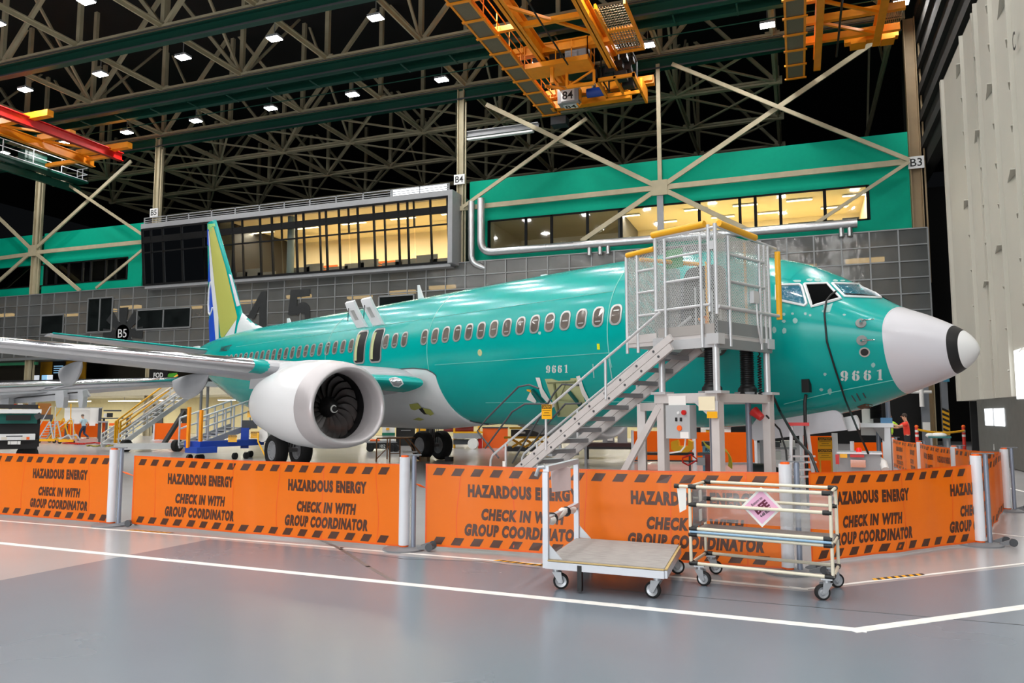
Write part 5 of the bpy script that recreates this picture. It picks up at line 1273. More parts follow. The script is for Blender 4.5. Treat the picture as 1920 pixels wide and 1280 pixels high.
for p in (c0, c3):
    m = MB(); m.prism([tuple(p+u*.03+Vector((0, 0, .06))), tuple(p+u*.17+Vector((0, 0, .06))), tuple(p+u*.03+Vector((0, 0, .2)))], tuple(Vector((-u.y, u.x, 0))*.006)); m.build('corner_gusset', CLR, CT)
m = MB(); m.bar(c0+Vector((0, 0, .93)), c3+Vector((0, 0, .93)), .06, .055); m.build('push_bar', EXT, CT)
m = MB(); m.bar(c0+Vector((0, 0, .43)), c3+Vector((0, 0, .43)), .05, .05); m.build('cross_bar', EXT, CT)
m = MB(); dd = (c3-c0); R = []
for i in range(9):
    t = .06+.88*i/8; r = .035+.015*sin(i*2.1); c = c0+dd*t+Vector((0, 0, .415-.02*sin(i))); R.append([c+Vector((r*cos(a), 0, r*sin(a))) for a in [2*pi*k/10 for k in range(10)]])
m.loft(R); wr = m.build('paper_wrap', PAPER, CT, smooth=50)
for t in (.2, .62): c = c0+dd*t+Vector((0, 0, .415)); m = MB(); m.tube(c-dd.normalized()*.008, c+dd.normalized()*.008, .055, 12); m.build('strap', BLACK, wr)
m = MB(); a = c0.lerp(c3, .5)+Vector((-.02, 0, .90)); m.prism([tuple(a+v) for v in (Vector((-.06, -.17, 0)), Vector((.06, .17, 0)), Vector((.07, .15, -.25)), Vector((-.05, -.15, -.25)))], (.003, 0, 0)); m.build('hanging_paper', mat('pink_paper', (236, 214, 214), .7), CT)
m = MB(); m.path([c0+Vector((-.01, 0, .95)), c0+Vector((-.07, -.01, .94)), c0+Vector((-.1, -.01, .86))], .02, 8); m.build('hook', CLR, CT, smooth=40)
m = MB(); a = c0.lerp(c1, .30); m.obox(a+Vector((0, -.0, -.1)), u*.022, (0, .03, 0), (0, 0, .12)); m.build('floor_stop', BLACK, CT)
for p, an in ((c0.lerp(c2, .07), .2), (c1.lerp(c3, .07), 2.9), (c2.lerp(c0, .05), .4), (c3.lerp(c1, .07), .3)): caster(CT, Vector((p.x, p.y, .21)), an, .078)

# ================================================================== PIPE RACK CART
IV = mat('ivory_pipe', (226, 218, 196), .4, noise=.05); JB = mat('black_pipe_joint', (20, 20, 20), .45); ACR = glass('glare_acrylic', (246, 246, 246), .95, .10)
nt_ = ACR.node_tree; _o = nt_.nodes['Material Output'] if 'Material Output' in nt_.nodes else [n for n in nt_.nodes if n.type == 'OUTPUT_MATERIAL'][0]
_d = nt_.nodes.new('ShaderNodeBsdfDiffuse'); _d.inputs[0].default_value = (.8, .8, .8, 1); _m = nt_.nodes.new('ShaderNodeMixShader'); _m.inputs[0].default_value = .16  # diffuse white mixed in stands for glare on the panels
nt_.links.new(_o.inputs[0].links[0].from_socket, _m.inputs[1]); nt_.links.new(_d.outputs[0], _m.inputs[2]); nt_.links.new(_m.outputs[0], _o.inputs[0])
zb = .215
r0, r1, r2, r3 = onz(1296, 1055, zb), onz(1562, 1082, zb), onz(1558, 1054, zb), onz(1324, 1036, zb)
r2 = r1+(r3-r0)*.95
RK = thing('pipe_rack_cart', 'ivory pipe rack cart with clear panel, shelf and pink diamond sign', 'cart', (r0.x, r0.y, 0))
HT = {}
zl = {'bottom': zb, 'shelf_low': .50, 'shelf': .555, 'mid': .80, 'top': .98}
ru = (r1-r0).normalized(); rv = (r3-r0).normalized(); PR = .0165
def vz(p, z): return Vector((p.x, p.y, z))
def pipe(p, q, r=PR, mt=IV): m = MB(); m.tube(p, q, r, 10); return m.build('pipe', mt, RK, smooth=50)
def joint(p, d, ln=.07, r=.024): m = MB(); m.tube(p-d*.01, p+d*ln, r, 10); return m.build('pipe_joint', JB, RK, smooth=50)
for p in (r0, r1, r2, r3): pipe(vz(p, zb), vz(p, .98))
for z, prs in ((zb, ((r0, r1), (r3, r2), (r0, r3), (r1, r2))), (.50, ((r0, r1), (r3, r2), (r0, r3), (r1, r2))), (.56, ((r0, r1),)), (.80, ((r0, r1), (r3, r2))), (.98, ((r0, r1), (r3, r2), (r0, r3), (r1, r2)))):
    for p, q in prs:
        d = (q-p).normalized(); pipe(vz(p, z), vz(q, z)); joint(vz(p, z), d); joint(vz(q, z), -d)
pipe(vz(r0, .98), vz(r0, .98)-ru*.13); joint(vz(r0, .98)-ru*.15, ru, .04)
pipe(vz(r0, .53)-rv*.02, vz(r1, .53)-rv*.02, .012, mat('light_blue_strip', (140, 176, 204), .4))
m = MB(); m.prism([tuple(vz(p, .515)) for p in (r0, r1, r2, r3)], (0, 0, .012)); m.build('shelf', mat('grey_shelf', (112, 104, 100), .6, noise=.1), RK, fix=True)
m = MB(); m.prism([tuple(vz(p, z)) for p, z in ((r3, .56), (r2, .56), (r2, .95), (r3, .95))], tuple(-rv*.006)); m.build('clear_panel', ACR, RK)
m = MB(); a, b = r0+rv*.03, r3-rv*.03; m.prism([tuple(vz(p, z)+ru*.02) for p, z in ((a, .56), (b, .56), (b, .95), (a, .95))], tuple(ru*.006)); m.build('clear_end_panel', ACR, RK)
m = MB()
for z in (.66, .86): c = vz(r0.lerp(r3, .5), z)+ru*.03; m.obox(c, ru*.003, rv*.05, (0, 0, .06))
m.build('panel_label', PAPER, RK)
q = onz(1431, 953, .82); sc = r0.lerp(r1, .53)+rv*.02; c = vz(sc, .815); e = .195
m = MB(); m.prism([tuple(c+ru*x*e+Vector((0, 0, y*e))) for x, y in ((-1, 0), (0, -1), (1, 0), (0, 1))], tuple(rv*.003)); sg = m.build('diamond_sign', PAPER, RK)
m = MB(); m.prism([tuple(c-rv*.002+ru*x*e*.84+Vector((0, 0, y*e*.84))) for x, y in ((-1, 0), (0, -1), (1, 0), (0, 1))], tuple(rv*.0015)); m.build('sign_face', mat('pink_sign', (232, 176, 206), .6), sg)
a45 = (ru+Vector((0, 0, 1))*.85).normalized(); b45 = (Vector((0, 0, 1))-ru*.85).normalized(); fn = flat(c-rv*.0045, a45, b45)
MAR = mat('maroon_print', (96, 16, 50), .6)
t = MB(); write(t, 'BFE', fn, .155, .075, bold=.05); t.build('sign_word', MAR, sg)
t = MB(); write(t, 'Return to', fn, .13, .028, cy=.068, bold=.01); write(t, '4-68 BLDG', fn, .14, .03, cy=-.062, bold=.03); t.build('sign_small_print', BLACK, sg)
m = MB(); a = vz(r0, .96)-ru*.08; m.prism([tuple(a+v) for v in (ru*-.055, ru*.045, ru*.04-Vector((0, 0, .21)), ru*-.03-Vector((0, 0, .25)))], tuple(rv*.002)); m.build('hanging_paper', PAPER, RK)
for p, an in ((r0+ru*.08+rv*.02, -.3), (r1-ru*.06+rv*.02, 3.6), (r2-ru*.06-rv*.02, .5), (r3+ru*.06-rv*.02, .2)): caster(RK, Vector((p.x, p.y, .20)), an, .072)
# litter on the floor
p = gp(1490, 1101); m = MB(); m.prism([(p.x-.05, p.y-.02, .003), (p.x+.06, p.y-.025, .003), (p.x+.06, p.y, .003), (p.x-.05, p.y+.005, .003)], (0, 0, .003)); tag(m.build('paper_scrap', PAPER), 'small white and teal scrap on the floor beneath the pipe rack cart', 'scrap')
# ================================================================== CRANES
GRATE = mat('tan_grating', (112, 104, 84), .7, noise=.25, scale=14, stretch=(1, 8, 1))
def rail_run(parent, x, y0, y1, z, mt, h=1.1, step=2.0, rails=2, name='railing'):
    m = MB(); n = max(2, int(abs(y1-y0)/step))
    for k in range(n+1):
        y = y0+(y1-y0)*k/n; m.bar((x, y, z), (x, y, z+h), .05, .05)
    for q in range(rails): m.bar((x, y0, z+h*(1-q*.5)), (x, y1, z+h*(1-q*.5)), .05, .05)
    return m.build(name, mt, parent)
def rail_x(parent, x0, x1, y, z, mt, h=1.1, n=4, name='railing'):
    m = MB()
    for k in range(n+1): x = x0+(x1-x0)*k/n; m.bar((x, y, z), (x, y, z+h), .05, .05)
    for q in (1, .5): m.bar((x0, y, z+h*q), (x1, y, z+h*q), .05, .05)
    return m.build(name, mt, parent)
def B(parent, name, mt, *boxes):
    m = MB()
    for lo, hi in boxes: m.box(lo, hi)
    return m.build(name, mt, parent)
def walkway(par, x0, x1, y0, y1, z):
    B(par, 'walkway_edge', CRANE, ((x0, y0, z-.05), (x0+.12, y1, z+.2)), ((x1-.12, y0, z-.05), (x1, y1, z+.2)))
    m = MB(); y = y1-.1
    while y > y0: m.box((x0-.08, y-.16, z-.10), (x1+.08, y, z-.03)); y -= 1.95
    m.build('walkway_ties', CRANE, par)
    B(par, 'walkway_floor', GRATE, ((x0+.1, y0, z), (x1-.1, y1, z+.06)))
c84 = thing('bridge_crane', 'orange overhead bridge crane numbered 84 at the top centre', 'crane', (-13, 40, 22.5))
walkway(c84, -16.05, -14.85, 24, 49.6, 22.55)
rail_run(c84, -14.9, 24, 49.4, 22.7, CRANE, 1.15, 1.9)
for x in (-13.75, -10.0):
    m = MB(); m.ibeam((x, 24, 23.3), (x, 49.0, 23.3), .46, .9, .06); m.build('main_girder', CRANE, c84)
for y in (35.2, 42.4, 48.9):
    m = MB(); m.bar((-15.6, y, 23.65), (-8.2, y, 23.65), .5, .55); t_ = m.build('end_truck', CRANE, c84)
    for x in (-15.2, -8.6):
        m = MB(); m.box((x-.35, y-.45, 23.5), (x+.35, y+.45, 23.8)); m.build('wheel_housing', CRANE, t_)
m = MB(); m.bar((-15.2, 48.7, 22.75), (-9.7, 48.7, 22.75), .55, .5); m.build('end_beam', CRANE, c84)
m = MB(); m.bar((-13.7, 36.0, 23.1), (-10, 40.5, 23.1), .16, .16); m.build('cross_brace', CRANE, c84)
m = MB(); m.bar((-13.7, 31.0, 23.1), (-10, 35.5, 23.1), .16, .16); m.build('cross_brace', CRANE, c84)
for y, z in ((38.2, 23.1), (33.4, 23.1)): m = MB(); m.bar((-16, y, z), (-9.8, y, z), .26, .3); m.build('cross_beam', CRANE, c84)
B(c84, 'platform', CRANE, ((-14.8, 42.0, 22.45), (-10.9, 43.6, 22.75)))
rail_x(c84, -14.8, -10.9, 42.0, 22.75, CRANE, 1.1, 4); rail_run(c84, -10.9, 42.0, 43.6, 22.75, CRANE, 1.1, .8)
B(c84, 'switch_cabinet', GREY, ((-12.4, 42.4, 22.76), (-11.1, 43.3, 23.8)))
B(c84, 'machine_cluster', BLACK, ((-14.5, 42.6, 22.76), (-13.6, 43.2, 23.3)), ((-13.4, 42.5, 22.76), (-12.7, 43.3, 23.45)))
m = MB(); m.box((-13.3, 42.3, 21.5), (-13.1, 42.5, 22.45)); m.bar((-12.6, 43.5, 21.6), (-10.9, 43.5, 21.6), .15, .2); m.bar((-12.6, 43.5, 21.6), (-12.6, 43.5, 22.45), .14, .14); m.bar((-10.9, 43.5, 21.6), (-10.9, 43.5, 22.45), .14, .14); m.bar((-12.6, 43.5, 21.6), (-10.9, 43.5, 22.45), .1, .1)
for x in (-14.2, -13.4, -12.6): m.bar((x, 44.2, 22.2), (x+.5, 46.4, 22.9), .12, .18)
m.build('trolley_frame', CRANE, c84)
sb = B(c84, 'number_box', GREY, ((-14.15, 46.6, 22.0), (-12.75, 47.4, 23.1)))
pm = MB(); pm.box((-13.9, 46.57, 22.1), (-13.0, 46.6, 22.85)); pm.build('number_plate', WHITE, sb)
q = MB(); write(q, '84', flat((-13.45, 46.56, 22.475), (1, 0, 0), (0, 0, 1)), .72, .56, bold=.015); q.build('number', BLACK, sb)
pm = MB(); pm.box((-13.9, 47.0, 21.975), (-13.0, 47.6, 22.0)); pm.build('number_plate', WHITE, sb)
q = MB(); write(q, '84', flat((-13.45, 47.3, 21.97), (1, 0, 0), (0, -1, 0)), .72, .5, bold=.015); q.build('number', BLACK, sb)
m = MB(); m.tube((-12.35, 47.4, 22.75), (-11.2, 47.4, 22.75), .3, 16); m.build('blue_motor', BLUEP, c84, smooth=40)
m = MB(); m.tube((-11.9, 47.4, 23.0), (-11.9, 47.4, 23.3), .14, 12); m.build('motor_cap', DGREY, c84, smooth=40)
rd = random.Random(5); m = MB()
for k in range(16): x, y, z = rd.uniform(-10.4, -9.0), rd.uniform(44.7, 46.4), rd.uniform(22.4, 23.9); s_ = rd.uniform(.15, .4); m.box((x-s_, y-.3, z-s_*.7), (x+s_, y+.3, z+s_*.7))
m.build('hoist_machinery', BLACK, c84)
m = MB()
for x in (-10.7, -8.9): m.path([(x, 44.5, 22.3), (x, 44.5, 24.0), (x, 46.6, 24.0), (x, 46.6, 22.3)], .06, 6, closed=True)
m.build('machine_guard', BLACK, c84)
B(c84, 'drip_tray', CRANE, ((-11.0, 44.3, 22.05), (-10.85, 47.0, 22.25)), ((-8.75, 44.3, 22.05), (-8.6, 48.7, 22.3)), ((-11.0, 44.3, 22.05), (-8.6, 44.45, 22.25)), ((-11.0, 46.85, 22.05), (-8.6, 47.0, 22.25)), ((-9.9, 44.3, 22.08), (-9.75, 47, 22.2)), ((-8.75, 46.8, 22.3), (-8.6, 48.7, 23.0)))
m = MB(); m.tube((-11.6, 44.6, 22.8), (-10.9, 44.6, 22.8), .42, 16); m.build('cable_drum', BLACK, c84, smooth=40)
hk = MB(); hk.tube((-12.9, 47.0, 22.9), (-12.9, 47.0, 22.2), .28, 12); hk.path([(-12.9, 47, 22.2), (-12.9, 47, 21.95), (-12.75, 47, 21.8), (-12.65, 47, 21.95)], .07, 8); hk.build('hook_block', CRANE, c84, smooth=40)
g = MB()
for k in range(10): g.bar((-9.4+.16*k, 38.2, 23.3), (-9.4+.16*k, 43.4, 23.3), .04, .04)
for k in range(20): g.bar((-9.4, 38.4+.26*k, 23.3), (-7.9, 38.4+.26*k, 23.3), .04, .04)
g.build('grating', STEELD, c84)
B(c84, 'grating_frame', CRANE, ((-9.5, 38.0, 23.15), (-9.38, 43.5, 23.45)), ((-7.92, 38.0, 23.15), (-7.8, 43.5, 23.45)), ((-9.5, 40.7, 23.18), (-7.8, 40.85, 23.42)), ((-9.5, 43.4, 23.18), (-7.8, 43.55, 23.42)))
m = MB(); m.path([(-12.2, 30, 22.9), (-12.0, 36, 22.2), (-12.1, 42, 22.3)], .05, 6); m.build('festoon_cable', BLACK, c84)
B(c84, 'end_stop', DGREY, ((-15.6, 49.7, 21.9), (-14.5, 50.6, 22.45)))
c2 = thing('bridge_crane', 'second orange overhead crane with tan walkway underside at the top right', 'crane', (2, 40, 22.5))
walkway(c2, -.05, 1.05, 24, 49.3, 22.55)
for x in (1.75, 4.85):
    m = MB(); m.ibeam((x, 26, 23.2), (x, 49.2 if x < 3 else 47.0, 23.2), .4, .8, .06); m.build('main_girder', CRANE, c2)
for y in (41.2, 43.6, 46.0): m = MB(); m.bar((1.0, y, 23.3), (6.0, y, 23.3), .3, .4); m.build('cross_beam', CRANE, c2)
for y0, y1 in ((41.2, 43.6), (43.6, 46.0)): m = MB(); m.bar((1.8, y0, 23.1), (4.8, y1, 23.1), .15, .15); m.build('cross_brace', CRANE, c2)
B(c2, 'end_truck', CRANE, ((3.2, 46.6, 23.1), (6.0, 47.1, 23.55)), ((3.5, 46.4, 22.9), (4.3, 47.3, 23.2)), ((5.1, 46.4, 22.9), (5.8, 47.3, 23.2)))
g = MB()
for k in range(12): g.bar((4.9+.1*k, 40.0, 23.5), (4.9+.1*k, 47.0, 23.5), .03, .03)
g.build('grating', STEELD, c2)
m = MB(); m.path([(2.8, 38, 23.0), (2.8, 47.8, 22.9)], .06, 6); m.build('festoon_cable', BLACK, c2)
c3 = thing('bridge_crane', 'left overhead crane with a red girder and an orange girder', 'crane', (-54, 40, 22.5))
m = MB(); m.ibeam((-51.5, 24, 22.8), (-51.5, 46.4, 22.8), .42, .7, .06); m.build('red_girder', REDP, c3)
m = MB(); m.ibeam((-54.8, 24, 22.75), (-54.8, 46.6, 22.75), .42, .7, .06); m.build('orange_girder', CRANE, c3)
for y, xa, xb in ((45.4, -55.2, -49.6), (38.4, -55.0, -49.6), (41.8, -55, -51.5)): m = MB(); m.bar((xa, y, 23.25), (xb, y, 23.25), .5, .45); m.build('end_truck', CRANE, c3)
for y0, y1 in ((38.4, 41.8), (41.8, 45.4)): m = MB(); m.bar((-54.6, y0, 23.0), (-51.7, y1, 23.0), .2, .15); m.build('cross_brace', CRANE, c3)
B(c3, 'green_walkway', GREENR, ((-60.5, 34, 22.4), (-59.2, 49.9, 22.62)))
rail_run(c3, -59.2, 34, 49.8, 22.6, MATS['cassette_white'] if 'cassette_white' in MATS else WHITE, 1.2, 2.4, 3)
rail_x(c3, -60.5, -59.2, 49.8, 22.6, MATS['cassette_white'], 1.2, 2)
B(c3, 'hoist_drive', GREENR, ((-60.3, 44, 22.65), (-59.5, 46, 23.7)), ((-60.2, 40, 22.65), (-59.6, 41, 23.5)))
m = MB(); m.bar((-60.4, 34, 21.95), (-60.4, 50.0, 21.95), .3, .6); m.build('walkway_beam', GREENR, c3)
m = MB(); m.bar((-60.4, 46, 22.9), (-51.6, 46, 22.9), .3, .3); m.bar((-60.4, 36, 22.9), (-51.6, 36, 22.9), .3, .3); m.build('walkway_bracket', CRANE, c3)
# ================================================================== BACKGROUND: mezzanine, bays beneath it, floor equipment
def at(px, py, Zd): return atz(px, py, Zd)
def bxp(m, px0, px1, py0, py1, Zd, dep=.5, mi=0, base=None):
    """box spanning photograph columns/rows at horizontal distance Zd, its front there, dep metres deep"""
    a, b = at(px0, py1, Zd), at(px1, py0, Zd); w_ = (b-a).xy.length/2; c = (a+b)/2; z0 = a.z if base is None else base
    d = Vector((c.x, c.y, 0)).normalized(); sd = Vector((d.y, -d.x, 0)); hz = (b.z-z0)/2
    return m.obox(Vector((c.x, c.y, z0+hz))+d*dep/2, sd*w_, d*dep/2, (0, 0, hz), mi)
def simple(name, label, cat, parts, group=None):
    """parts: (part name, material, px0, px1, py0, py1, dist, depth[, base])"""
    p = parts[0]; a = at((p[2]+p[3])/2, p[5], p[6]); t = thing(name, label, cat, (a.x, a.y, 0), 0, group)
    for q in parts:
        m = MB(); bxp(m, q[2], q[3], q[4], q[5], q[6], q[7], base=q[8] if len(q) > 8 else None); m.build(q[0], q[1], t)
    return t
CARD = mat('cardboard_brown', (150, 98, 44), .8, noise=.05); CREAM2 = mat('bay_cream_wall', (226, 212, 164), .7, noise=.04)
TUBEL = mat('fluorescent_tube', (255, 250, 238), .5, emit=9)
zm0, zm1 = _zm0, _zm1; zr = wp(100, 712, YS).z
# bays beneath the mezzanine
m = MB(); m.box((-95, YW+7.5, 0), (-7, YW+7.7, zm0)); m.box((-95, YW, zm0+.1), (-7, YW+7.5, zm0+.2)); struct(m.build('wall_bay', CREAM2))
for i, (px0, px1, py0, py1) in enumerate(((338, 356, 766, 799), (276, 306, 758, 800))):
    a, b = wp(px0, py1, YW+7.4), wp(px1, py0, YW+7.4); m = MB(); m.box((a.x, YW+7.35, 0), (b.x, YW+7.48, b.z)); d_ = struct(m.build('door_%d' % (3+i), mat('dark_brown_door', (50, 40, 34), .5) if i == 0 else DGREY))
    m = MB(); m.box((a.x+.1, YW+7.3, .95), (a.x+.25, YW+7.36, 1.1)); m.build('door_handle', ALU, d_)
FT = thing('fluorescent_lamp', 'long white fluorescent lamp hung under the mezzanine', 'lamp', (0, 0, 0), 0, 'fluorescent lamps under the mezzanine')
m = MB(); m.box((-1.9, -.1, .03), (1.9, .1, .1)); m.build('housing', WHITE, FT)
m = MB(); m.box((-1.85, -.08, -.02), (1.85, .08, .03)); m.build('tube', TUBEL, FT)
m = MB(); m.tube((0, 0, .1), (0, 0, .45), .02, 6); m.build('hanger', GREY, FT)
l_ = bpy.data.lights.new('lamp_light', 'AREA'); l_.shape = 'RECTANGLE'; l_.size = 3.6; l_.size_y = .2; l_.energy = 210; l_.color = (1, .97, .88)
lo = bpy.data.objects.new('lamp_light', l_); COL.objects.link(lo); lo.parent = FT; lo.location = (0, 0, -.04)
first = True
for x in (-86, -78, -70, -63.5, -57.5, -52, -45, -38, -31, -24, -17, -11):
    o = FT if first else copy_tree(FT); first = False; o.location = (x, YW+2.6+(.8 if int(x) % 2 else 0), zm0-.35)
# open mezzanine: dark railing, desks, monitors, yellow wall
m = MB(); m.box((-95, YW+6.5, zm1), (-7, YW+6.7, z_lo)); struct(m.build('wall_mezzanine', mat('mezzanine_back', (86, 80, 68), .8)))
a, b = wp(77, 668, YW+1.5), wp(160, 690, YW+1.5); m = MB(); m.box((a.x, YW+1.5, zm1), (b.x, YW+1.62, a.z+1.2)); struct(m.build('wall_yellow', mat('ochre_wall', (196, 142, 22), .6)))
rl = thing('mezzanine_railing', 'long black mesh railing along the mezzanine edge behind the wing', 'railing', (-60, YW+.1, zm1))
m = MB(); m.box((-95, YS+.06, zm1), (-7, YS+.09, zr)); m.build('mesh_infill', BLACK, rl)
m = MB(); m.box((-95, YS+.0, zr-.05), (-7, YS+.1, zr+.03)); m.build('top_rail', DGREY, rl)
m = MB(); a, b = wp(0, 683, YW-.3), wp(70, 681, YW-.3); m.bar(a, b, .2, .25); tag(m.build('green_beam', mat('mid_green', (60, 140, 100), .5)), 'pale green beam end at the left edge above the mezzanine desks', 'beam')
MON = [mat('screen_blue', (150, 200, 235), .4, emit=.7), mat('screen_white', (225, 232, 240), .4, emit=.7), mat('screen_lime', (190, 220, 60), .4, emit=.6)]
for i, (px, k) in enumerate(((60, 0), (70, 1), (85, 0), (95, 1), (126, 2), (134, 1), (142, 0))):
    p = wp(px, 690, YW+.8); tm = thing('monitor', 'small lit computer screen above the mezzanine railing behind the wing', 'monitor', (p.x, YW+.8, zr), 0, 'monitors on the mezzanine desks')
    m = MB(); m.box((p.x-.38, YW+.78, zr+.1), (p.x+.38, YW+.84, zr+.58)); m.build('bezel', BLACK, tm)
    m = MB(); m.box((p.x-.35, YW+.765, zr+.13), (p.x+.35, YW+.78, zr+.55)); m.build('screen', MON[k], tm)
    m = MB(); m.box((p.x-.05, YW+.8, zm1+.75), (p.x+.05, YW+.84, zr+.1)); m.build('stand', BLACK, tm)
for i in range(9):
    x = -74+i*3.6; td = thing('desk', 'dark desk on the mezzanine behind the black railing', 'desk', (x, YW+1, zm1), 0, 'desks on the mezzanine')
    m = MB(); m.box((x-1.6, YW+.5, zm1+.7), (x+1.6, YW+1.2, zm1+.75)); m.build('desktop', DGREY, td)
    for q in (-1.5, 1.5): m = MB(); m.box((x+q-.04, YW+.6, zm1), (x+q+.04, YW+1.1, zm1+.7)); m.build('leg', DGREY, td)
sx = wp(110, 678, YW+1.3); m = MB(); m.box((sx.x-.75, YW+1.3, zm1+.5), (sx.x+.75, YW+1.4, wp(110, 672, YW+1.3).z+.2)); sgn = tag(m.build('notice_board', BLACK), 'black notice board with small blue lines before the yellow mezzanine wall', 'notice board')
m = MB()
for k in range(4): m.box((sx.x-.55, YW+1.28, zr+.75+.2*k), (sx.x+.6, YW+1.3, zr+.82+.2*k))
m.build('notice_lines', MON[0], sgn)
p = wp(297, 703, YS-.1); m = MB(); m.box((p.x-1.0, YS-.1, p.z-.45), (p.x+1.0, YS-.05, p.z+.5)); sf = tag(m.build('area_sign', BLACK), 'black sign reading FOD on the mezzanine railing', 'sign')
q = MB(); write(q, 'FOD', flat((p.x, YS-.11, p.z), (1, 0, 0), (0, 0, 1)), 1.0, .42, bold=.02); q.build('lettering', WHITE, sf)
p = wp(318, 707, YS-.1); m = MB(); m.prism([(p.x-.7, YS-.1, p.z-.4), (p.x+.2, YS-.1, p.z-.35), (p.x+.8, YS-.1, p.z+.35), (p.x-.1, YS-.1, p.z+.3)], (0, .04, 0)); tag(m.build('green_mark', mat('leaf_green', (70, 150, 40), .5)), 'green leaf-shaped mark right of the FOD sign', 'sign')
# near-black back sheet, the dark of the right bays put into its colour
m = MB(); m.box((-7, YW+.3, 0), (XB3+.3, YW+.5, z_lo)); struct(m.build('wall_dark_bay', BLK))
# wing of a second airplane, far left
W2 = thing('airplane_wing', 'polished grey wing of another airplane entering from the left edge', 'airplane wing', tuple(at(-60, 800, 33).xy)+(0,))
zz = lambda px, py, Zd: at(px, py, Zd)
m = MB(); R = []
for t in range(7):
    q = t/6; a = zz(-90+425*q, 730-17*q, 30+6*q); ch = 4.6*(1-q)+1.8*q; th = .34*(1-q)+.18*q
    R.append([a+Vector((0, -th*.1, -th)), a+Vector((-.05, -.2, -th*.2)), a+Vector((0, -.05, th*.3)), a+Vector((-.3, ch*.5, th*.4)), a+Vector((-.6, ch, -.15)), a+Vector((-.3, ch*.5, -th*1.2))])
m.loft(R); m.build('wing_box', WGREY, W2, smooth=30)
m = MB(); R = []
for t in range(7):
    q = t/6; a = zz(-90+425*q, 730-17*q, 30+6*q); r = .16-.05*q; R.append([a+Vector((0, r*1.6*cos(k)-.1, r*sin(k)*1.4)) for k in [2*pi*j/12 for j in range(12)]])
m.loft(R); m.build('leading_edge', CHROME, W2, smooth=40)
def plate_at(nm, pts, Zd, th, mt, par):
    m = MB(); m.prism([tuple(at(x, y, Zd)) for x, y in pts], tuple(FW*th)); return m.build(nm, mt, par)
plate_at('flap', [(-40, 738), (160, 730), (167, 742), (158, 748), (15, 757), (-40, 760)], 32.5, .15, WGREY, W2)
m = MB(); m.bar(at(16, 747, 32.3), at(160, 734, 32.3), .05, .05); m.build('flap_track', BLACK, W2)
for x0, x1, y1 in ((2, 16, 766), (104, 119, 764), (146, 155, 764)):
    plate_at('flap_fairing', [(x0, 733), (x1, 732), (x1+1, 745), (x1-1, y1), (x0+2, y1), (x0-1, 745)], 32.0, .35, WGREY, W2)
plate_at('wing_support', [(104, 770), (119, 770), (119, 842), (104, 842)], 32.4, .1, GREY, W2) if False else None
m = MB(); m.tube(at(60, 750, 34), Vector((*at(60, 800, 34).xy, 0)), .14, 10); m.build('support_jack', GREY, W2, smooth=40)

# ---------------------------------------------------------------- people (skinned figures)
def skin_fig(verts, edges, rad, sub=2):
    me = bpy.data.meshes.new('t'); bm = bmesh.new(); ly = bm.verts.layers.skin.verify()
    vs = []
    for p, r in zip(verts, rad):
        v = bm.verts.new(p); r = r if isinstance(r, tuple) else (r, r); v[ly].radius = r; vs.append(v)
    vs[0][ly].use_root = True
    for a, b in edges: bm.edges.new((vs[a], vs[b]))
    bm.to_mesh(me); bm.free(); o = bpy.data.objects.new('t', me); COL.objects.link(o)
    sk = o.modifiers.new('s', 'SKIN'); sk.use_smooth_shade = True; sk.branch_smoothing = .6
    ss_ = o.modifiers.new('u', 'SUBSURF'); ss_.levels = sub; ss_.render_levels = sub
    dg = bpy.context.evaluated_depsgraph_get(); dg.update(); e = o.evaluated_get(dg).to_mesh()
    V = [v.co.copy() for v in e.vertices]; F = [tuple(p.vertices) for p in e.polygons]
    bpy.data.objects.remove(o); bpy.data.meshes.remove(me); return V, F
SKINM = mat('skin', (196, 146, 116), .55); HAIRG = mat('grey_hair', (110, 100, 92), .8); HAIRB = mat('dark_hair', (52, 40, 32), .8); SHOE = mat('dark_shoe', (34, 32, 32), .6)
